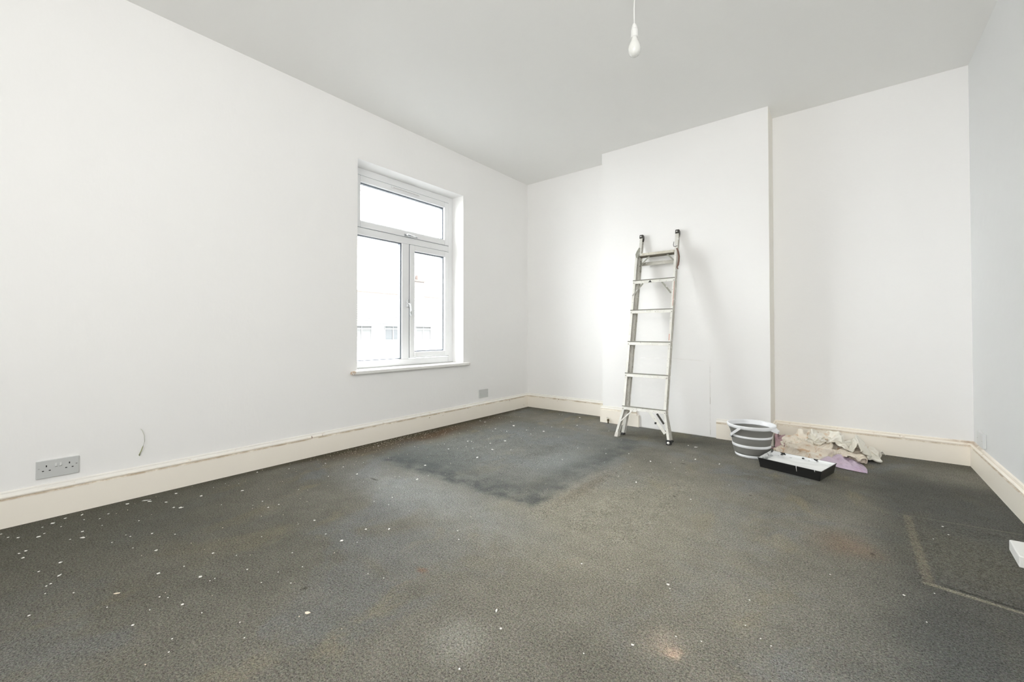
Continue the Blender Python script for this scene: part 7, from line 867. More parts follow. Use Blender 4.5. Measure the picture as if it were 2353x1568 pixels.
-12,18,12,2,5,-17,-7,5,-18,16,-6,6,22,-13,-11,12,-27,11,33,-3,-8,14,-16,26,-21,-22,5,8,-5,17,20,-13,7,12,11,-11,1,18,-3,17,-6,-1,10,-14,-5,17,11,-9,9,25,-4,20,11,4,16,14,3,14,-6,-4,10,6,8,14,0,-2,15,2,-5,-8,-12,6,10,-5,-4,9,9,-11,13,-12,0,20,10,7,22,-6,-16,26,3,21,5,8,40,20,-9,30,27,-8,-1,7,-15,10,-12,2,-15,-4,-16,-11,17,-10,-6,-14,-12,-7,15,-1,-17,13,10,-18,12,12,-27,17,4,-30,12,0,-27,-8,2,-21,2,-2,-23,16,0,-4,-6,2,12,9,14,16,12,-7,32,24,33,19,6,25,37,-2,22,38,28,-7,18,10,-8,-20,-12,-17,6,32,16,-17,31,-29,-33,36,-31,-33,30,-11,-31,25,-3,-14,1,-26,-6,-7,-16,-16,-10,-4,-21,-10,21,-6,6,-22,-13,
7,22,5,-14,-3,-14,9,0,-12,15,5,-13,9,-28,12,27,-21,7,33,-1,-13,-8,-23,29,-4,-27,14,17,8,9,11,-16,9,-2,13,-15,19,-7,-3,17,-6,-4,15,11,-7,7,21,-10,22,18,7,15,17,-12,17,-7,-2,17,1,1,8,7,9,4,2,-12,0,-6,-8,9,-8,-3,6,-8,-8,18,-3,3,18,2,-3,27,14,-2,20,1,28,21,4,28,20,-13,23,12,1,33,19,-19,5,7,-14,-14,-14,2,-19,-10,-5,-24,11,-17,-18,-20,-2,-13,13,-3,-20,15,5,-16,16,2,-17,13,7,-20,14,8,-16,6,4,-11,-8,4,-16,5,1,-11,18,-3,3,14,-1,25,2,31,33,15,34,32,11,21,38,16,5,31,18,-6,8,-10,-3,-15,4,-12,-24,26,-29,-34,34,-36,-31,30,-31,-26,26,-6,-25,24,1,-1,25,4,0,-11,-15,-22,-5,-12,-22,-12,28,-3,-24,-4,2,
-2,23,-1,1,-15,5,10,-8,-15,17,2,-17,-5,-24,18,28,-6,-17,28,-16,11,-21,-30,12,6,-16,26,18,8,10,10,-12,9,12,9,-16,16,1,-16,21,-16,4,17,14,-11,3,28,-3,22,17,-2,22,-1,-4,13,7,-8,14,6,6,15,-3,0,4,-3,-14,5,-5,-4,3,7,-14,13,-10,-2,16,-1,11,23,7,12,27,7,-1,27,-6,19,17,-8,26,4,1,25,11,-12,9,14,-6,11,7,-14,-20,-4,-10,-29,-5,-2,-33,-29,4,-19,19,-4,-24,19,5,-10,-1,0,-20,11,-7,-10,11,13,0,15,-1,-6,0,3,-11,7,-4,-12,13,-7,-2,20,2,2,5,17,29,8,33,33,14,34,32,8,21,35,12,0,21,4,-12,-5,12,-9,-26,20,-22,-34,30,-31,-38,37,-33,-24,-6,-5,-34,19,-13,-13,19,-14,2,30,14,1,10,-23,-13,-18,5,-27,-16,-24,8,-24,12,-12,
11,7,-19,-11,-1,10,3,-10,-13,14,-13,21,26,-9,-8,27,-11,-12,-10,-26,19,-14,-28,13,11,-15,23,18,7,11,17,1,1,19,4,-13,6,-23,-13,19,11,-18,26,12,13,19,22,-6,20,12,-3,12,4,-12,13,5,0,17,5,-9,15,-1,0,6,-19,-1,10,1,-6,4,12,-7,9,0,-10,20,-4,4,18,14,24,25,-4,15,26,0,5,9,-9,18,7,2,19,13,-10,-5,8,-10,-8,-8,-12,-16,11,-6,-29,-30,6,-20,10,-3,-35,19,-1,-21,21,7,0,1,-5,-15,-3,-9,-18,11,-3,9,6,14,5,12,-5,-5,16,-5,0,24,7,-5,11,6,24,4,14,35,5,27,31,16,34,22,4,13,22,13,-8,4,12,-18,-10,22,-27,-32,29,-20,-43,36,-31,-34,-9,-3,-46,14,-15,-12,1,3,25,27,-14,-2,1,4,-31,26,-9,-14,-30,3,-6,3,-19,-26,-16,-10,-14,
3,18,11,-2,-4,-16,18,-17,1,17,-8,25,27,-10,3,-28,-22,1,-14,-27,11,4,-19,17,19,-6,-9,15,2,9,18,3,0,7,-15,-20,32,4,6,21,13,-20,23,14,19,24,16,-9,19,9,-7,10,-1,-8,4,-3,-19,19,-1,-4,18,-6,1,10,3,13,12,-2,6,12,-1,-6,6,11,-8,5,3,-14,20,3,9,16,4,24,17,2,14,16,1,4,17,-6,-1,12,-9,-7,-8,-18,-12,12,-8,-15,-23,-2,-11,9,-4,-29,25,-10,-9,0,14,-20,7,-6,-14,4,-2,-13,7,-7,-11,10,-8,3,10,15,16,23,-9,-10,17,18,13,18,10,25,11,4,31,10,19,25,7,24,16,0,27,14,5,-12,0,12,-12,-5,31,-26,-17,40,-26,-32,30,-22,-40,-5,-7,-43,8,-5,-33,11,-9,8,12,-6,31,10,3,-32,6,3,-27,-7,-11,-15,3,-24,-3,-5,4,-31,-21,4,8,
-8,16,-4,13,-3,-11,23,-12,3,20,-6,29,-22,-29,8,-16,-26,19,13,-21,15,14,-14,2,9,-3,-16,5,0,-20,24,4,-8,23,-2,21,20,11,-27,29,14,7,18,-3,-21,20,6,-8,16,-2,-4,12,15,6,13,-9,-17,23,-2,-4,5,9,24,16,7,10,16,-1,1,15,-1,1,11,-2,-4,-6,9,-14,12,-1,-7,14,-3,-9,16,5,6,15,-3,4,8,-12,-3,11,-10,-9,13,-10,-11,-21,2,1,8,-11,-16,25,-2,0,17,-13,-6,1,8,-15,3,1,-16,6,2,-13,8,-10,0,11,2,-12,23,-7,-3,9,22,32,13,12,29,12,12,25,18,19,22,17,11,9,-1,17,16,5,-7,9,12,-8,-19,17,-21,-22,25,-30,-34,32,-15,-33,29,-10,-33,-3,-22,-16,11,10,-10,9,-3,23,18,-12,-33,27,-15,-24,-7,-7,-28,1,-4,27,-7,-15,-9,-14,18,-13,-15,11,-13,
9,8,-18,0,2,20,27,-6,-11,6,-12,37,-24,-31,15,3,-25,29,14,-20,12,14,-10,-6,-1,-1,-22,12,8,-27,31,4,13,34,4,-5,19,9,-24,28,4,-6,9,-7,-21,14,6,10,6,-7,-16,22,4,-9,28,6,-2,7,3,26,23,13,0,21,7,9,8,5,17,12,-1,-3,12,-10,-1,-4,2,-18,-9,0,-18,18,-4,-10,17,-6,-12,18,-1,-11,15,1,5,15,-1,11,-10,-7,-15,2,-17,-12,15,-10,-3,12,-10,-6,16,-2,10,11,-10,-8,8,6,-13,7,8,-15,16,-5,-10,21,-7,-6,9,10,25,10,16,31,9,12,33,9,25,10,9,13,15,11,3,16,9,-2,4,8,-19,-7,20,-21,-24,26,-22,-35,25,-6,-41,3,-5,-40,1,-24,-8,16,2,0,26,6,19,20,-15,-41,31,-16,-33,23,-13,-24,3,-16,19,-17,-12,-2,-20,8,-20,-14,27,7,-15,18,0,
6,18,-8,-15,-10,12,29,4,9,0,-15,35,-16,-30,25,11,-24,28,9,-18,10,15,-8,-8,-3,5,-28,24,12,-25,36,5,7,29,2,-15,27,2,-6,7,2,-20,11,-6,-12,14,-1,-10,22,6,-8,29,8,2,22,3,18,7,5,29,21,-6,14,14,19,4,17,8,7,12,1,-6,-1,-5,-16,10,-12,-17,-22,0,-16,14,-7,-21,15,-6,-15,19,0,-5,16,1,12,9,-8,-13,14,-13,-10,8,-15,8,14,-12,4,1,5,-16,13,-10,-5,14,-11,11,9,9,-13,17,0,-13,23,-1,-15,16,-10,17,7,11,29,8,13,30,9,31,9,4,16,13,8,4,11,12,-2,6,16,-14,-8,17,-30,-12,24,-17,-30,26,-5,-41,5,-7,-41,-5,-19,-23,12,-4,-7,16,13,24,30,-24,-14,32,-21,-31,31,-13,-30,-5,-21,14,6,-16,-11,-11,6,-18,-16,24,-9,-21,29,4,-16,26,10,
-8,21,12,-5,-11,15,25,-3,11,-13,-19,25,2,-24,28,15,-22,18,3,-15,13,19,-4,-12,-7,10,-31,35,10,-12,30,5,-19,28,1,-3,19,-3,-5,16,-5,-3,13,1,-13,19,6,-12,26,12,-9,29,5,20,26,5,17,18,-3,21,5,-3,28,16,-8,13,17,-4,2,11,-2,-13,1,-1,-24,1,14,-27,-26,1,-19,8,-6,-29,18,-8,-14,19,-7,8,12,1,-16,19,-5,-6,11,-14,14,6,-19,14,9,3,-21,13,0,-11,10,-12,-10,14,-12,18,19,-5,-15,9,17,-21,20,-8,14,25,-8,8,7,9,27,6,12,24,3,17,12,10,12,5,11,7,-8,15,-13,-2,18,-21,-11,28,-10,-17,22,-23,-27,7,-7,-36,0,-6,-24,2,1,-19,17,6,11,25,-19,-15,30,-19,-31,35,-13,-11,4,-31,15,7,-7,-22,1,-12,-9,-10,12,-14,-16,26,-2,-21,28,-1,-16,30,11,
8,13,29,-7,-11,12,17,-12,10,-17,-15,18,18,-18,15,5,-19,10,6,-10,15,24,0,-16,-4,16,-37,34,8,-18,32,4,-4,19,-4,-3,11,-11,6,18,0,-9,21,7,-10,24,11,-13,24,-15,24,28,12,22,27,1,19,24,9,15,19,-6,15,9,-10,15,15,-1,-6,7,-6,-18,1,-6,-29,-22,16,-25,-17,5,-32,12,-6,-28,20,-14,2,15,-3,-17,22,1,-1,20,-10,2,4,-13,18,9,-14,-15,10,-13,10,11,-3,-13,10,8,-20,19,-16,16,22,-4,-19,14,6,-22,18,-12,13,9,16,16,13,-2,20,1,12,19,10,-1,12,4,11,-11,20,-5,-6,21,-15,-5,30,-9,-15,20,-11,-21,12,-19,-22,3,1,-19,3,2,-12,21,-4,-10,18,-12,-15,22,-13,-29,27,-11,-24,16,-30,18,9,-24,-1,0,-6,-18,-2,6,-13,-10,17,-7,-14,23,-6,-19,27,2,-15,31,11,
5,4,26,-3,-12,12,11,-15,9,-17,-10,13,9,-17,6,7,-13,6,19,-1,9,21,7,-28,1,16,-38,35,7,-6,24,1,-8,13,-10,4,12,-13,13,25,9,-11,27,11,-9,32,-3,5,8,-19,31,29,-3,20,25,2,15,21,2,11,16,14,9,15,-3,-5,11,-3,-12,10,-4,-22,6,-7,-34,-18,10,-30,-23,10,-30,29,-15,0,13,-9,-20,12,-9,19,22,-5,0,18,-6,-2,3,-8,-17,12,-11,-4,0,-6,17,14,0,-13,20,-17,-1,29,-5,-8,13,7,-24,19,-7,-15,14,-13,12,3,15,12,7,8,15,6,9,14,3,-16,4,14,-8,1,20,-10,-11,33,1,-16,29,0,-16,16,-15,-16,1,-4,-16,7,-5,-9,16,-3,-4,18,-15,-14,13,-12,-25,34,-6,-31,19,-24,-3,3,-25,4,11,-14,-5,-1,8,-14,-8,14,-10,-14,18,-6,-11,21,-2,-16,23,0,-12,26,8,
5,4,17,6,-15,1,-12,-9,12,-6,-8,15,7,-14,2,13,-4,7,30,3,-8,9,12,-34,11,9,-33,25,3,4,15,-6,-2,8,-14,14,28,0,8,35,9,-2,36,13,-11,13,-18,24,7,-18,25,22,-5,11,20,7,2,17,7,-1,14,7,-9,14,-2,-13,12,-3,-18,3,-13,-21,12,22,-17,-22,7,-27,31,-11,-10,9,-7,-26,5,-10,22,21,-5,-5,17,-7,-5,15,-9,-1,-2,-8,-16,13,-9,-1,10,-6,14,23,-12,6,18,-1,-22,27,-5,-5,12,-3,-20,12,-12,-6,11,-13,-7,7,1,15,7,10,11,9,9,11,13,6,13,13,-16,-8,14,-12,-21,28,-8,-18,30,-5,-19,-12,-12,-12,9,1,-12,17,4,2,24,-12,-2,20,-17,-21,15,-13,-24,34,-15,-4,9,-27,-1,9,-20,-6,2,6,-16,-6,17,-14,-7,22,-11,-14,17,-2,-12,15,0,-7,18,1,-14,22,7,
1,4,13,0,-20,0,6,-15,2,-2,10,9,11,-9,2,19,-5,-10,23,15,-9,18,2,-25,-2,11,-19,12,-2,2,10,-12,10,20,-7,-4,31,9,13,36,14,-1,22,-15,28,7,-21,15,19,-5,12,17,-2,-6,10,-4,-19,13,14,-11,8,-9,-18,10,-2,-19,9,4,-21,11,21,0,15,20,-8,27,-16,-12,15,-7,-27,14,-16,13,-10,-10,-19,11,-13,-2,15,-5,0,16,-2,-2,17,-1,-1,9,-6,14,20,-4,7,19,-6,-12,18,-5,-18,22,-7,-1,11,-10,-11,6,-9,-10,10,-9,-8,13,-12,1,9,-3,14,10,7,9,13,12,7,22,-7,11,14,-16,-22,26,-1,-24,-12,-14,-21,-3,-13,-19,14,2,-9,27,5,-1,27,-10,0,14,-15,-32,33,-17,-4,19,-28,0,7,-24,-11,12,2,0,-2,10,-8,-7,17,-27,-12,29,9,-10,25,-12,-7,12,10,-12,8,7,9,11,-5,
9,3,4,-9,-14,6,14,-8,-4,13,-5,-12,8,-5,-17,13,21,9,22,7,-18,-8,1,-20,14,6,2,9,-12,9,17,-9,10,21,-2,-15,36,4,4,24,12,31,6,-27,20,21,-7,13,18,-1,0,8,-2,-23,8,4,-28,12,17,-20,20,5,-14,17,2,-12,11,1,-17,11,-3,-18,24,-3,2,24,2,0,21,-14,-2,-16,-16,-8,10,-12,-16,6,-4,16,19,-1,0,16,-1,10,17,0,1,18,0,0,18,-7,-10,17,-7,-11,17,-7,-6,15,-9,-7,1,-10,-11,11,-6,-11,14,-7,0,13,-11,0,12,-12,-2,11,-10,7,10,3,11,19,-6,11,27,2,-4,6,2,-38,-9,-15,-15,7,-9,-15,16,3,-5,29,2,-11,19,-17,-17,24,-23,-9,34,-14,-7,13,-30,-9,-4,-15,-13,3,8,9,-4,1,-15,1,35,-1,-22,34,-5,-9,15,22,2,16,10,8,8,-6,7,6,-4,
13,0,0,-16,-3,-11,5,-14,-13,20,0,-11,21,10,-3,15,18,-1,7,0,-22,-13,-4,-14,12,-4,8,16,-4,24,24,-9,12,18,-1,-23,28,2,20,18,17,23,21,-22,9,13,3,11,14,-4,-15,9,-2,-29,27,19,-3,22,12,-13,16,2,-16,14,2,-16,13,-5,-13,9,-19,-6,11,-3,-19,15,-12,-6,22,-5,2,-12,-13,-9,17,-7,-1,11,-4,15,17,-1,-8,14,7,14,14,-5,-12,13,-5,-2,15,-5,-6,15,-5,-5,13,-9,-6,10,-7,-8,10,-4,-11,17,-6,2,12,-8,6,12,-12,3,12,-12,-1,16,-6,-5,17,-7,-1,9,-2,14,20,-8,-11,23,-6,-21,-6,-13,-17,6,0,-16,21,-8,0,29,0,-16,16,-24,-16,22,-20,-5,25,-16,-6,9,-16,-22,-14,-11,-4,-1,3,-10,-11,16,-7,2,33,8,-25,32,8,-1,23,15,11,15,-9,7,10,-9,-5,3,8,
-9,-13,-1,14,5,-7,6,7,-16,8,5,-17,19,13,-3,15,5,-16,-15,-9,-6,1,12,-6,19,-17,2,20,-12,21,25,3,17,23,-5,-26,24,-3,16,14,17,16,16,-2,7,8,-20,-5,14,4,-16,19,22,1,23,18,-12,9,-10,-23,18,-6,-11,11,-10,-13,19,9,-12,20,-7,6,11,-14,-7,8,-5,-21,11,-12,-7,15,-8,8,10,-4,17,10,2,-16,17,-1,6,20,-1,4,5,5,-17,11,-5,-3,12,-8,0,11,-7,-3,13,-7,-1,14,-3,-6,17,-2,-4,18,-3,-2,11,-10,1,6,-13,13,10,-14,2,14,-11,2,18,-8,-1,21,0,-6,19,-14,-5,15,-15,-13,6,-13,-18,13,0,-18,19,-2,-8,22,-16,-14,13,-17,-17,22,-13,-10,18,-12,-5,3,-10,-18,-5,-3,-14,-16,-1,-5,5,20,-7,-23,16,1,-14,34,1,14,22,14,4,14,-15,-7,0,13,-1,7,10,
13,15,-7,14,1,-5,8,-1,-11,2,15,-13,9,12,-18,14,-4,-16,-3,-4,11,6,0,-8,15,-13,-1,22,-14,16,23,13,17,19,-7,-21,20,-13,5,14,4,10,13,0,-11,6,18,10,17,10,-5,21,12,-6,19,-14,-11,22,13,-12,16,-6,-13,2,-13,-22,17,-11,-2,24,12,5,17,-11,-4,10,-13,-13,9,-3,-15,16,-4,5,8,12,19,16,-9,8,20,0,1,4,3,-21,13,-2,-1,10,-3,-3,8,-10,-5,6,-12,3,7,-12,3,17,-1,-7,13,-1,-11,15,-7,6,18,-5,0,15,-6,1,10,-11,-4,12,-13,-2,9,-15,-10,16,-13,-2,19,-11,-1,23,-5,-1,15,-17,-10,14,-15,-12,12,-14,-18,18,-12,-13,19,-11,-14,17,-10,-8,11,5,-13,3,-1,-18,-11,-3,-6,8,5,-6,-18,7,-2,-13,20,-6,-6,25,-1,27,14,3,-2,21,-7,-16,1,5,4,-7,7,
3,8,-16,17,3,5,14,-7,-1,8,9,-12,7,6,-19,9,14,-12,3,-10,-3,9,-8,1,0,-13,11,25,5,-2,22,5,9,18,-14,6,14,4,-9,16,2,1,11,9,-17,19,4,-7,13,11,11,15,-12,0,17,4,-17,24,7,-14,19,1,-9,4,-10,-17,13,-17,-3,24,9,0,20,-8,5,14,-16,-4,14,1,-13,13,1,-8,15,-1,16,14,9,5,17,1,-4,8,-5,10,-1,-6,10,7,-8,-3,-1,1,-14,5,-12,-1,8,-11,6,14,-6,-3,17,-3,-10,11,3,-14,18,-5,0,18,-3,-1,18,-7,1,0,-18,-13,19,-9,5,14,-16,4,17,-9,-11,17,-12,-10,19,-15,-5,19,-17,-9,19,-17,-13,19,-14,-13,15,-12,-12,14,-8,-7,8,8,-13,2,6,-16,3,5,-12,-6,6,-6,-24,2,0,-11,16,-5,18,15,-5,11,13,3,4,13,-3,-5,8,-4,-14,0,4,
11,7,-10,17,-1,4,12,4,6,14,-4,-3,9,-1,-12,-9,1,-10,9,-4,3,12,-2,3,10,9,-14,22,-1,-4,22,-9,4,15,3,19,13,6,0,15,0,-12,17,7,-14,14,13,-12,14,-19,4,16,5,-1,13,5,-22,18,7,-12,5,-6,-18,17,-8,-12,17,-9,13,26,-5,-4,19,-6,3,17,-7,2,16,-4,-5,15,0,-10,22,2,6,8,19,6,7,0,18,7,-2,10,9,-5,-4,4,-9,2,-4,-1,-10,3,-9,-10,-2,-11,5,13,-6,-1,13,-9,-3,16,-4,-10,14,3,-16,21,-5,-6,19,-5,0,2,-18,-14,16,-12,-1,13,-10,12,4,-18,-13,14,-18,-6,20,-9,-7,28,-8,-9,25,-14,-10,22,-15,-8,16,-12,-11,16,-10,-3,-6,4,-17,-2,10,-15,14,14,-2,-20,3,-2,-14,5,-2,12,10,-10,15,11,-5,4,10,-1,1,9,0,-4,7,-8,-6,0,-7,
11,11,5,14,0,-7,14,-1,-1,10,2,-1,11,1,-7,5,-10,-8,8,8,7,10,-1,2,16,-3,-3,16,-1,-14,16,1,12,16,-2,-5,10,11,11,20,-8,-3,12,17,-14,20,-11,-7,14,4,-14,16,-1,-5,5,8,-18,13,2,-16,14,-8,-11,17,-13,-9,15,-14,2,20,-11,2,24,0,1,18,3,4,15,-2,-3,14,-2,-10,22,3,4,12,16,20,0,8,20,9,-6,7,5,-10,-1,12,-8,-5,-8,2,-11,5,-12,-6,-1,-10,2,-1,-4,-12,6,-14,-1,17,1,-8,21,2,0,16,-1,-19,17,-8,-7,11,-13,-7,14,-10,5,19,-13,-3,8,-17,12,4,-10,-19,6,-20,-12,26,-15,-5,26,-13,-17,32,-4,-12,21,-14,16,20,-7,-1,-1,3,-20,-18,-5,-14,19,18,-4,-4,13,-18,-20,12,4,-5,6,-23,7,6,14,4,15,-3,7,6,-4,-3,-6,-11,6,7,0,
7,4,-16,13,7,5,11,-6,-11,12,-2,-4,9,0,-11,11,7,5,15,2,4,15,0,4,15,-1,1,14,0,0,12,-10,-13,15,10,4,11,-2,-4,11,12,18,25,-5,-8,20,-6,-11,17,6,-7,8,0,-21,14,2,-11,10,-6,-13,14,-4,-11,16,-8,-9,15,-18,-1,16,-14,-5,20,5,4,18,5,-1,16,2,-3,14,0,1,17,-1,6,7,1,24,9,17,9,10,-2,9,6,-11,-2,5,-10,-12,-1,-2,-11,3,-8,-6,2,-8,8,-3,-11,-4,-2,-7,-14,11,-9,-9,17,15,5,22,-4,-2,11,-2,-17,14,-11,-9,20,-11,-2,12,-14,17,15,-14,-6,11,-18,2,6,-10,-23,28,-15,-3,17,-8,-32,37,-5,12,16,-17,24,24,-6,-1,-2,5,-24,-22,-15,-15,1,11,-31,24,25,-2,-19,14,-14,-22,5,7,8,1,-21,2,14,-4,6,7,-2,11,-7,9,13,-4,-12,
11,0,-11,8,14,-3,13,3,7,16,-1,-3,7,-4,-16,12,-2,-5,19,-3,2,16,4,1,15,8,7,11,-9,-6,9,10,7,11,-3,-11,8,11,11,16,-9,-8,24,-4,-7,21,6,1,19,2,-5,16,-15,-5,11,-9,-9,12,-5,-15,12,-2,-3,16,-4,-11,16,-6,-13,13,-9,-8,17,7,14,19,2,-8,16,-1,9,13,6,-6,10,-3,10,11,-6,9,5,4,10,10,7,3,7,-6,-2,-4,-12,-14,-9,-18,-9,1,-8,-7,12,5,1,8,2,4,6,-12,-2,-4,-6,-17,15,-5,4,17,17,2,24,-3,-5,11,-11,-6,11,-12,-5,18,-8,6,20,-9,6,18,-13,-11,18,-14,-13,2,-15,-29,33,-6,0,18,-17,24,23,-9,11,22,-1,-12,-15,-15,-12,3,-2,-32,-22,6,-24,22,24,3,3,21,-17,-21,7,3,-14,-9,-8,3,14,-6,13,6,-2,24,-7,-8,19,-9,8,
2,8,-15,15,4,-2,8,13,3,12,7,7,17,-4,2,15,0,-15,19,-4,-4,15,-2,-7,15,-1,-3,14,2,4,-3,15,7,12,5,6,14,-9,-10,23,-2,-4,20,-7,-11,23,-2,-4,15,5,1,17,-7,0,14,-11,2,13,-12,-5,12,-5,-9,14,-3,-9,14,-6,-5,14,-4,-17,8,10,17,21,-2,0,18,1,3,10,5,-9,8,-1,8,12,-2,3,10,1,6,-3,-10,-1,-3,-7,5,-5,-13,-12,3,-15,-19,12,-3,-13,12,-1,2,9,4,6,8,1,2,-2,-5,-15,11,-12,-2,11,17,4,21,3,-3,15,-8,4,11,-12,-5,19,-11,-8,24,-6,-4,2,-14,-24,28,-2,-10,23,-11,13,16,-16,17,13,-18,15,23,-4,-2,8,-4,-20,-17,-15,-17,18,3,-27,-30,3,-10,20,16,7,14,1,-14,-3,8,-16,-10,9,-5,-7,11,3,18,5,-5,22,-10,-1,13,-23,21,
-3,12,-11,16,2,-3,16,4,0,14,10,5,14,8,13,22,0,-4,23,-1,-5,14,-1,-6,10,0,-14,13,-4,-6,13,2,5,8,14,5,18,-4,1,17,-9,-15,22,-2,-2,12,-4,-15,17,-1,-3,12,-12,4,15,0,10,7,-13,-8,10,-9,-10,12,-9,-9,17,3,3,12,-4,-15,16,6,12,17,-4,-1,10,7,14,11,4,-2,11,0,1,13,-4,0,15,-7,3,2,-12,2,-12,-6,-2,-12,-11,-6,13,-7,-18,15,-7,-13,10,-2,-5,6,7,8,10,3,6,8,-8,-3,12,-7,-6,-1,1,-16,16,-4,-1,14,-5,9,18,4,-4,23,-10,14,8,-2,-35,33,-1,-5,15,-16,22,6,-20,12,17,-13,9,21,-7,3,17,1,-15,-15,-15,-13,23,0,-24,-23,-11,-22,-5,16,-22,19,0,-3,9,13,3,13,3,5,-6,11,-6,13,5,-3,17,-5,-4,10,-23,14,1,-20,28,
-4,11,-8,14,8,6,15,1,-9,15,10,9,23,-1,-2,25,7,-2,25,4,-3,17,4,5,13,-2,-6,8,0,-17,17,-9,-9,18,-2,2,18,13,2,20,-4,3,5,-6,-18,13,-1,-7,11,-5,-4,11,-8,15,17,-8,0,8,-13,-8,14,-7,1,3,-5,-15,17,-1,-3,13,-8,11,15,5,-9,17,-2,-1,10,-4,5,9,-6,-1,10,4,2,13,-2,7,7,-10,9,12,1,-6,-1,-13,1,-22,1,-7,21,-9,-5,16,-6,-10,6,5,-16,9,-9,-4,10,-2,3,6,9,7,14,-2,-3,6,-8,-9,7,-11,7,4,-1,-12,24,-7,-4,26,10,21,17,0,-35,7,-26,24,13,-12,23,14,-12,9,21,-3,1,23,1,-6,-8,-6,-27,13,-1,-25,5,-8,-32,-23,-7,-13,16,19,4,-3,-17,-3,14,-4,8,12,-4,10,15,2,-4,16,5,3,-4,-19,-8,8,-9,25,-1,20,29,
-7,11,-8,13,10,8,15,3,-9,21,4,-1,25,6,3,25,11,13,26,5,-10,17,0,-12,15,5,4,19,-4,-2,12,-5,-20,17,-6,-6,21,-6,-5,16,15,11,14,-13,3,13,-6,1,10,-5,-4,13,-9,-8,2,-15,-12,12,2,16,9,-8,-15,16,-5,0,10,-5,15,18,-2,4,15,-2,-5,9,3,-11,8,-4,-9,9,-7,-9,7,-10,-2,5,-9,6,1,-7,13,6,2,9,8,8,-6,11,-14,-4,12,-6,-11,18,-2,0,5,4,-15,6,-9,-15,13,-1,-1,8,0,5,10,-2,5,3,2,7,7,-7,-4,11,-4,-5,17,-7,-14,25,13,20,26,-18,-23,-7,-14,33,10,-10,21,13,-9,5,22,7,-6,19,1,-23,7,-7,-30,13,-3,-30,-30,-16,-8,5,5,-23,16,2,-7,7,-14,9,7,6,15,8,1,22,9,-14,12,-4,-21,-11,14,6,16,-4,-13,23,30,-11,-11,
-9,12,-10,17,8,3,14,11,7,20,6,0,26,4,-9,24,14,17,28,6,-10,20,-1,-16,16,6,1,16,2,2,21,-4,0,12,-6,-20,24,-11,-8,22,-10,-5,15,4,9,3,-13,-6,14,-1,2,4,-12,-12,16,-8,0,8,2,22,8,-10,-18,17,-2,5,10,-4,18,19,-2,6,15,-6,3,9,-10,-3,9,3,-12,7,-11,-8,12,-2,-10,8,-5,-10,6,-12,0,-2,-9,0,11,-5,-1,15,5,2,12,-3,-1,14,-6,0,11,-2,-8,-6,3,-18,13,-2,6,10,0,6,11,1,2,6,-8,-2,1,-6,-12,7,-5,-7,14,11,14,33,2,-3,28,-21,2,-10,-9,26,13,-8,12,5,-15,-14,28,-5,-12,7,24,-19,17,-2,-21,-11,-10,-25,-9,-21,-19,14,10,-1,15,-8,7,5,-7,-14,5,8,21,19,-13,17,9,-21,7,-10,5,18,2,-3,23,14,-20,9,21,-17,-6,
-10,14,-12,17,9,7,19,3,-5,20,7,0,22,15,3,22,15,17,24,-2,-17,28,9,-10,15,12,15,15,4,3,22,-4,-4,19,-8,-16,27,-16,0,21,-10,-14,10,-5,-15,6,-11,-5,11,-7,-4,13,-5,0,11,-2,7,-2,-10,15,14,-1,-5,10,-8,9,20,-2,2,18,-12,-1,17,-1,6,13,-4,6,9,-8,10,9,-9,-10,11,-7,-10,8,1,-13,10,-10,0,11,-7,-8,9,-4,-15,10,-5,-5,9,-3,0,11,2,9,12,-4,-2,-1,1,-15,7,-9,-10,10,-2,1,13,0,4,7,8,7,8,-8,-4,5,-7,-13,17,5,11,18,-14,-8,13,5,26,14,-10,15,9,-12,-2,0,-15,-20,22,-15,-17,-2,22,-19,19,2,-20,8,-13,-21,-17,-2,-16,14,-15,-3,16,-2,5,20,4,0,6,3,25,16,-25,9,-8,5,24,1,-1,22,8,-12,11,7,-10,15,14,-13,-2,
-11,16,-11,20,7,3,18,9,5,22,5,-6,15,16,14,26,13,3,25,-8,-22,25,18,14,19,16,10,16,6,3,18,-1,-1,23,-9,-6,28,-13,-6,26,-16,-7,12,-21,-5,9,-8,-6,11,-4,-10,13,-5,-5,-4,-10,15,10,-3,6,13,-4,-1,14,-1,-9,12,-12,-12,17,-3,14,12,-4,15,15,-3,7,15,-4,3,11,-9,-9,2,-11,-15,19,-2,-3,11,-10,-14,19,-5,-1,14,-12,-4,5,5,-16,7,-5,-9,10,-5,0,14,1,9,10,-8,-6,0,2,-17,10,-8,-5,13,0,3,9,11,9,13,-7,0,10,-4,-12,10,-15,-1,8,-1,21,19,4,10,15,-9,6,0,-13,-11,4,-14,-19,-14,-18,-20,29,-4,-15,7,8,-24,5,24,0,1,-10,-22,10,-12,13,18,4,1,21,-1,6,16,-18,6,-6,-9,24,11,-12,20,0,2,20,2,-20,-1,3,-11,12,6,12,4,
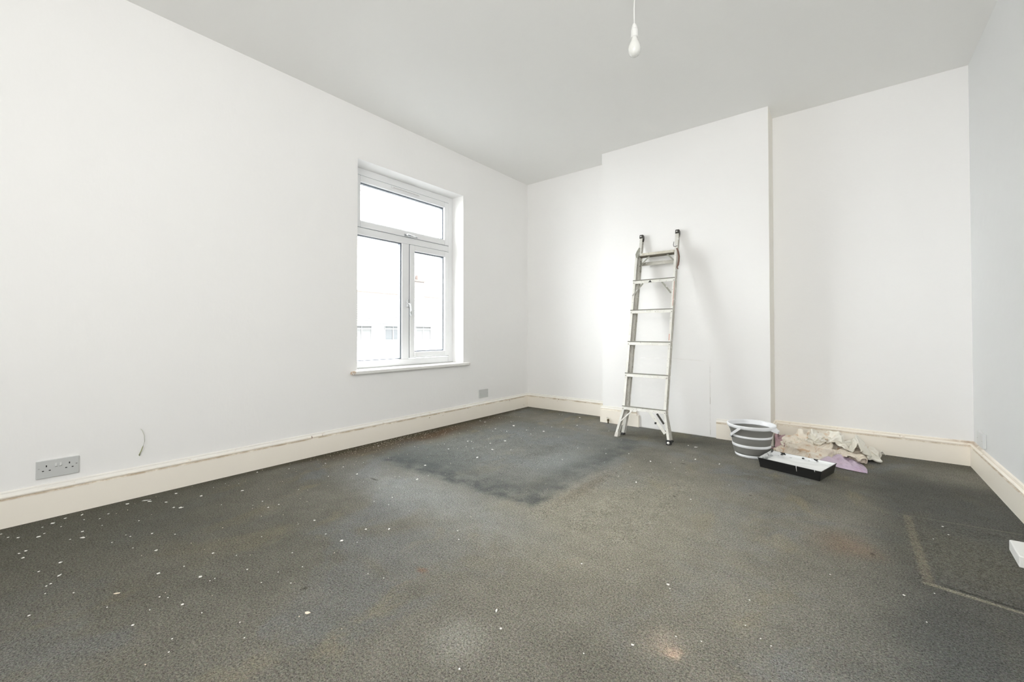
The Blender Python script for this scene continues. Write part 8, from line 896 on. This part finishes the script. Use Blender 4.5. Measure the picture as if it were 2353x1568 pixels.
-11,16,-9,19,9,5,22,4,-4,21,11,0,20,17,11,29,11,-1,26,-5,-16,30,5,3,9,20,12,15,9,6,17,1,0,20,-7,-3,26,-14,-6,25,-17,-7,20,-16,0,9,-12,-6,8,-7,-9,17,1,0,3,-11,13,3,-7,14,13,-4,-9,4,-8,-15,19,-3,-3,17,-3,13,10,-7,17,16,-1,7,17,-4,0,13,-8,-7,9,-12,-13,7,-14,-17,23,-2,-6,15,-11,-10,18,-3,8,14,-7,-3,4,2,-15,7,-3,-11,15,-1,1,14,-5,0,10,-4,-5,5,-5,-11,9,-11,-8,13,10,9,14,5,15,12,-13,3,11,-13,-5,2,-14,-5,9,-5,8,10,13,-4,7,-12,-9,-20,-13,-13,23,-15,-14,-7,-10,-30,6,18,-15,13,17,-5,23,-7,4,8,-7,21,13,-10,14,15,-11,6,20,5,-2,6,-19,5,-3,-2,23,11,-9,13,2,-13,8,1,-15,-3,1,-8,-3,
-10,16,-11,19,8,5,23,6,-5,22,15,5,27,9,-1,28,8,-3,27,6,-1,22,-9,-9,14,15,7,17,6,5,15,1,2,18,-6,-1,22,-17,-3,26,-11,-9,9,-20,18,13,-5,-12,10,-2,-9,17,6,4,8,-7,15,-4,-16,10,18,0,0,9,-3,-16,14,-6,-6,11,-11,15,17,3,7,18,-5,3,15,-8,-1,15,-7,-4,5,-15,-11,15,-9,-14,20,-6,-10,19,-6,-4,17,-6,-3,17,-1,3,16,-1,0,2,-4,-19,8,-9,-13,17,-6,-5,13,6,3,1,-7,-13,5,-10,-8,15,10,9,15,-11,6,17,-5,8,12,-8,-3,8,-9,0,-13,-9,3,5,-13,-1,5,8,-15,12,-12,-8,18,-16,-17,-25,5,-16,11,17,-10,19,8,3,27,-4,3,22,-21,11,13,-1,26,5,-8,17,12,-13,0,15,-7,-9,-10,-15,3,13,-4,11,7,-7,7,-6,-10,-9,13,-2,-1,
-6,12,-13,20,9,5,23,9,-1,25,9,-3,27,8,-1,27,7,-1,24,4,-2,22,1,-2,19,-5,-5,16,-3,5,15,-1,4,17,-5,0,24,-3,-5,14,-21,9,20,-12,1,11,12,9,1,-9,-12,16,4,0,10,-2,14,2,-8,10,1,-11,8,17,2,-2,12,-3,-14,15,-2,-3,16,-8,-3,16,-9,-3,17,-9,-1,17,-9,-2,16,-9,-5,17,-7,-5,18,-8,-5,17,-6,-6,16,-4,-6,16,-6,-5,17,-2,0,20,-3,3,-2,-6,-22,9,-8,-14,15,6,0,11,-3,-2,2,-9,-12,9,-13,-1,10,-13,8,9,-9,14,8,-8,4,9,0,-10,-6,-14,-2,4,-12,-2,13,0,-10,13,-11,-8,17,10,-17,-22,10,9,18,-5,-8,17,8,9,32,0,5,34,-13,0,10,-22,22,10,12,15,4,-14,8,-2,-16,-4,-1,-6,-17,1,-17,2,12,13,-2,14,-2,-1,2,-8,-15,
  ]),
}

def cloth(name, key, mat, label, cat, thick=0.0022):
    nx, ny, dat = CLOTH[key]
    d = np.array(dat, int).reshape(ny+1, nx+1, 3)
    d[:, 0] = np.cumsum(d[:, 0], axis=0); g = np.cumsum(d, axis=1)/2000.0
    fs = [(j*(nx+1)+i, j*(nx+1)+i+1, (j+1)*(nx+1)+i+1, (j+1)*(nx+1)+i) for j in range(ny) for i in range(nx)]
    me = bpy.data.meshes.new(name); me.from_pydata([tuple(v) for v in g.reshape(-1, 3)], [], fs); me.materials.append(mat)
    me.polygons.foreach_set('use_smooth', [True]*len(fs))
    o = bpy.data.objects.new(name, me); C.objects.link(o)
    sd = o.modifiers.new('thickness', 'SOLIDIFY'); sd.thickness = thick; sd.offset = 0
    sb = o.modifiers.new('smooth', 'SUBSURF'); sb.levels = 1; sb.render_levels = 1
    return tag(o, label, cat)
cloth('cloth', 'mauve', m_mauve, 'dusky mauve rag bunched up behind the bucket', 'cloth')
# lilac cloth: a free corner lying out on the carpet, rest under the sheets
A_, B_, T_ = Vector((2.905, -0.575, 0)), Vector((3.120, -0.420, 0)), Vector((3.135, -0.645, 0))
vs = []; NU, NV = 40, 36
for j in range(NU+1):
    u = j/NU
    for i in range(NV+1):
        v = i/NV
        p = A_.lerp(B_, v)+Vector((-0.03*(1-u), 0.05*(1-u), 0)); q = p.lerp(T_, u**1.15)
        q += Vector((-0.012, -0.020, 0))*math.sin(PI*u)*(1-v)*1.2+Vector((0.012, 0.0, 0))*math.sin(PI*u)*v
        r = 0.020*(1-u)**0.5*abs(math.sin(v*9+u*3.0+1.5*noise.noise(Vector((u*2, v*2, 1)))))+0.016*abs(noise.noise(Vector((u*5, v*7, 4))))+0.006*noise.noise(Vector((u*14, v*16, 6)))+0.018*(1-u)*(0.4+math.sin(PI*v))
        vs.append((q.x, q.y, 0.0025+max(0, r)*min(1, 0.15+3*min(v, 1-v))))
fs = [(j*(NV+1)+i, j*(NV+1)+i+1, (j+1)*(NV+1)+i+1, (j+1)*(NV+1)+i) for j in range(NU) for i in range(NV)]
me = bpy.data.meshes.new('cloth'); me.from_pydata(vs, [], fs); me.materials.append(m_lilac); me.polygons.foreach_set('use_smooth', [True]*len(fs))
o = bpy.data.objects.new('cloth', me); C.objects.link(o); sd = o.modifiers.new('thickness', 'SOLIDIFY'); sd.thickness = 0.002; sd.offset = 0
tag(o, 'lilac cloth corner lying on the carpet, poking out from under the dust sheets', 'cloth')
cloth('dust_sheet', 'cream', m_cream, 'cream stained dust sheet crumpled in a heap behind the paint tray', 'dust sheet')
cloth('dust_sheet', 'ivory', m_ivory, 'ivory dust sheet draped over the top of the crumpled cream one', 'dust sheet')

# ------------------------------------------------------------------ paint flakes on the carpet
m_flake = plain('paint_flake_white', (0.84, 0.83, 0.79), 0.6)
m_flakec = plain('paint_flake_cream', sc(232, 218, 198), 0.6)
FL = [
(95,-4070,104,38,0), (167,-4052,102,38,0), (205,-4025,136,38,0), (264,-3968,208,133,1), (237,-3950,97,38,0), (120,-3917,211,63,1), (89,-3874,144,135,1), (97,-3818,245,150,1),
(181,-3735,115,38,0), (224,-3771,94,38,0), (179,-3819,82,38,0), (198,-3896,90,38,0), (141,-3950,90,38,0), (344,-3842,140,38,0), (426,-3850,289,38,1), (405,-3885,84,38,0),
(330,-3776,72,38,0), (400,-3659,93,38,0), (615,-3651,121,38,0), (96,-3651,203,38,0), (145,-3571,311,53,1), (226,-3519,222,47,1), (341,-3513,144,46,0), (370,-3493,204,52,1),
(704,-3590,86,38,0), (541,-3727,62,38,0), (573,-3717,85,38,0), (583,-3778,73,38,0), (714,-3732,65,38,0), (816,-3677,144,38,0), (402,-4011,140,60,1), (411,-4029,110,38,0),
(475,-4021,139,38,0), (641,-3933,153,136,1), (667,-3990,102,38,0), (766,-3945,223,133,1), (824,-3981,89,80,1), (816,-3970,97,38,0), (955,-3926,75,127,1), (1035,-3715,149,92,1),
(1215,-3748,66,38,0), (1242,-3731,52,38,0), (1150,-3868,63,38,0), (884,-3987,53,38,0), (1012,-4029,113,159,1), (118,-3452,190,74,1), (269,-3377,182,38,0), (374,-3490,243,71,1),
(358,-3208,235,80,1), (79,-3027,142,38,0), (166,-2869,110,38,0), (171,-3291,64,38,0), (217,-3177,53,38,0), (153,-3226,53,38,0), (610,-3198,94,38,0), (627,-3250,58,38,0),
(718,-3212,114,38,0), (724,-3163,104,38,0), (491,-3349,69,38,0), (589,-3000,76,38,0), (245,-2663,137,38,0), (412,-2628,133,38,0), (511,-2783,111,38,0), (613,-2650,175,38,0),
(767,-2700,53,38,0), (1052,-3138,137,38,0), (1225,-3173,89,38,0), (1338,-3161,200,104,1), (1402,-3128,47,38,0), (1325,-3037,144,74,1), (1407,-2972,233,130,1), (1106,-2739,96,38,0),
(1075,-2830,71,38,0), (1172,-2809,81,38,0), (932,-2700,64,38,0), (997,-2633,64,38,0), (988,-2476,344,113,1), (859,-2510,55,38,0), (990,-2391,83,38,0), (814,-2268,194,38,0),
(1320,-2791,56,38,0), (1023,-3540,99,38,0), (1273,-3338,63,38,0), (1029,-3360,58,38,0), (1029,-3204,62,38,0), (145,-2180,193,38,0), (431,-2491,76,38,0), (387,-2017,104,38,0),
(117,-2082,90,38,0), (513,-1820,89,38,0), (657,-1910,158,38,0), (608,-1653,182,38,0), (636,-1637,121,38,0), (708,-1772,104,38,0), (796,-1588,178,38,0), (828,-1677,69,38,0),
(929,-1713,399,-12,1), (1041,-1628,302,91,1), (833,-1442,305,38,0), (786,-1777,102,38,0), (978,-1933,382,119,1), (627,-1175,100,38,0), (484,-1162,172,38,0), (546,-964,177,38,0),
(339,-1485,79,38,0), (226,-1549,79,38,0), (39,-303,149,38,0), (177,-744,122,38,0), (197,-728,82,38,0), (129,-988,164,38,0), (210,-1003,226,38,0), (410,-834,142,38,0),
(529,-949,323,38,0), (481,-1159,180,38,0), (525,-1245,106,38,0), (632,-1177,117,38,0), (741,-1026,130,38,0), (863,-1126,114,38,0), (579,-205,99,38,0), (598,-176,99,38,0),
(695,-82,57,38,0), (312,-114,74,38,0), (838,-215,272,38,0), (848,-767,135,38,0), (939,-713,92,38,0), (1004,-563,187,38,0), (1179,-675,107,38,0), (1052,-722,60,38,0),
(1344,-583,106,38,0), (889,-965,246,38,0), (1408,-1260,80,38,0), (1644,-1261,105,38,0), (1470,-1586,82,38,0), (1727,-1454,53,38,0), (1777,-1156,86,38,0), (1080,-1431,61,38,0),
(681,-1476,76,38,0), (1404,-1255,57,38,0), (1778,-1162,95,38,0), (2055,-653,146,38,0), (2114,-668,359,38,1), (1969,-1240,289,-56,1), (2088,-1183,76,38,0), (2149,-1293,73,38,0),
(2038,-1405,60,38,0), (2070,-1472,59,38,0), (2057,-1711,278,-65,1), (1946,-1569,70,38,0), (1927,-1666,86,38,0), (1917,-1219,65,38,0), (2381,-1763,128,38,0), (2139,-1080,64,38,0),
(1908,-1442,49,38,0), (2495,-1400,54,38,0), (2358,-1017,113,38,0), (1467,-1583,78,38,0), (2200,-1001,360,94,1), (1183,-3625,165,114,1), (1325,-3712,119,84,1), (1239,-3611,59,38,0),
(1236,-3595,67,38,0), (1264,-3499,85,38,0), (1374,-3434,53,38,0), (1482,-3436,65,38,0), (1396,-3500,58,38,0), (1025,-3540,116,38,0), (1118,-3487,57,38,0), (1327,-3835,106,38,0),
(1216,-3748,69,38,0), (1242,-3731,48,38,0), (1276,-3785,59,38,0), (1424,-3685,58,38,0), (1493,-3776,65,38,0), (1569,-3626,50,38,0), (1654,-3643,54,38,0), (1550,-3796,57,38,0),
(1050,-3641,78,38,0), (1271,-3338,50,38,0), (1409,-3361,39,38,0), (1662,-2788,90,38,0), (1723,-2841,86,38,0), (2217,-3147,107,-20,1), (2233,-2681,94,38,0), (2229,-3332,90,-37,1),
(1715,-3212,40,38,0), (2461,-3079,43,38,0), (1646,-3232,33,38,0), (2539,-2610,157,30,1), (2551,-2628,46,38,0), (2780,-2528,74,38,0), (2985,-2175,57,38,0), (2555,-2964,108,38,0),
(2837,-2708,58,38,0), (2705,-2827,58,38,0), (2865,-2723,44,38,0), (2792,-2673,34,38,0), (2641,-2853,59,38,0), (3377,-1387,113,38,0), (3383,-1482,86,38,0), (3325,-1576,69,38,0),
(3185,-2173,110,-43,1), (3268,-2095,45,38,0), (3226,-2310,27,38,0), (2357,-1003,105,38,0), ]
def flake_mesh(k, el):
    bm = bm_(); n = 7+k % 3; ph = k*1.7
    rs = [0.5*(0.72+0.28*math.sin(i*2.3+ph)*math.cos(i*1.1+ph)) for i in range(n)]
    pr = [(math.cos(2*PI*i/n)*rs[i], math.sin(2*PI*i/n)*rs[i]*el) for i in range(n)]
    a = [bm.verts.new((x, y, 0.10+0.05*math.sin(i*2.1+k))) for i, (x, y) in enumerate(pr)]; b = [bm.verts.new((x, y, 0.02)) for x, y in pr]
    bm.faces.new(a); bm.faces.new(b[::-1])
    for i in range(n): bm.faces.new((a[i], b[i], b[(i+1) % n], a[(i+1) % n]))
    bmesh.ops.recalc_face_normals(bm, faces=bm.faces)
    me = bpy.data.meshes.new('paint_flake'); bm.to_mesh(me); bm.free(); me.materials.append(m_flake); return me
round_m = [flake_mesh(k, 0.8) for k in range(5)]; long_m = [flake_mesh(k+7, 0.38) for k in range(4)]
def flake(x, y, L_, ang, me, label, group, zt=None):
    o = bpy.data.objects.new('paint_flake', me); C.objects.link(o)
    o.location = (x, y, max(carpet_z(x+dx, y+dy) for dx in (-.008, 0, .008) for dy in (-.008, 0, .008))+0.0008)
    o.scale = (L_, L_, min(L_, 0.02)); o.rotation_euler = (0, 0, math.radians(ang))
    return tag(o, label, 'paint flake', group)
def zone(x, y):
    if x > 2.95: return 'small white paint flake on the dark carpet around the hatch outline', 'flakes around the hatch outline'
    if x < 0.50 and y < -3.0: return 'small white paint flake near the skirting below the double socket and loose wire', 'flakes below the double socket'
    if x < 0.45 and y < -2.2: return 'small white paint flake by the skirting between loose wire and window', 'flakes by the skirting short of the window'
    if x < 0.45: return 'small white paint flake in the brown dirty strip of carpet under the window', 'flakes under the window'
    if y > -0.95: return 'small white paint flake on the carpet near the chimney breast and ladder feet', 'flakes near the chimney breast'
    if x < 1.80 and y > -2.42: return 'small white paint flake on the dark furniture-shaped patch of carpet', 'flakes on the dark patch'
    if y > -2.42: return 'small white paint flake between the dark patch and the paint tray', 'flakes between patch and tray'
    if x < 1.30: return 'small white paint flake on open carpet between the double socket and the dark patch', 'flakes on open carpet by the socket wall'
    return 'small white paint flake on open worn carpet below the dark patch corner', 'flakes on the open carpet'
for i, (x, y, l, a, e) in enumerate(FL):
    x /= 1000; y /= 1000; l = l/10000*1.0
    l = max(l, 0.006)
    if e == 0: a = random.randint(0, 180)
    flake(x, y, l*(1.0 if e else 1.05), a, random.choice(long_m if e and l > 0.022 else round_m), *zone(x, y))
def custom(x, y, L_, ang, k, el, mat, label):
    me = flake_mesh(k, el); me.materials[0] = mat
    flake(x, y, L_, ang, me, label, None)
custom(1.078, -3.834, 0.027, 62, 3, 0.26, m_flakec, 'cream paint sliver lying alone on the dark carpet far below the double socket')
custom(1.689, -3.476, 0.024, 10, 5, 0.62, m_flakec, 'pinkish cream paint chip on open carpet in the lower part of the view')
custom(2.155, -3.095, 0.026, 122, 4, 0.26, m_flake, 'bright white paint sliver standing out in the lower middle of the carpet')
custom(0.112, -3.58, 0.050, 62, 8, 0.13, m_flake, 'forked thin white paint strip beside the skirting under the loose wire')
# crumbs too small to pick apart, along the window wall and under the sill
bm = bm_(); rnd = random.Random(4)
for k in range(620):
    if k < 330: x = 0.04+abs(rnd.gauss(0, 0.10)); y = rnd.gauss(-1.95, 0.30)
    elif k < 480: x = 0.05+abs(rnd.gauss(0, 0.22)); y = rnd.uniform(-2.7, -0.4)
    else: x = 0.05+abs(rnd.gauss(0, 0.9)); y = rnd.uniform(-3.9, -0.4)
    if x < 0.025 or x > 3.3 or y > -0.03: continue
    s = rnd.uniform(0.0012, 0.0030); z = carpet_z(x, y)+0.001
    p = [bm.verts.new((x+s*math.cos(q+k), y+s*math.sin(q+k), z)) for q in (0, 2.1, 4.2)]; q = bm.verts.new((x, y, z+s))
    for i in range(3): bm.faces.new((p[i], p[(i+1) % 3], q))
    bm.faces.new(p[::-1])
o = obj('paint_crumbs', bm, m_flakec); o['kind'] = 'stuff'; o['label'] = 'fine paint crumbs scattered over the carpet along the window wall'; o['category'] = 'debris'
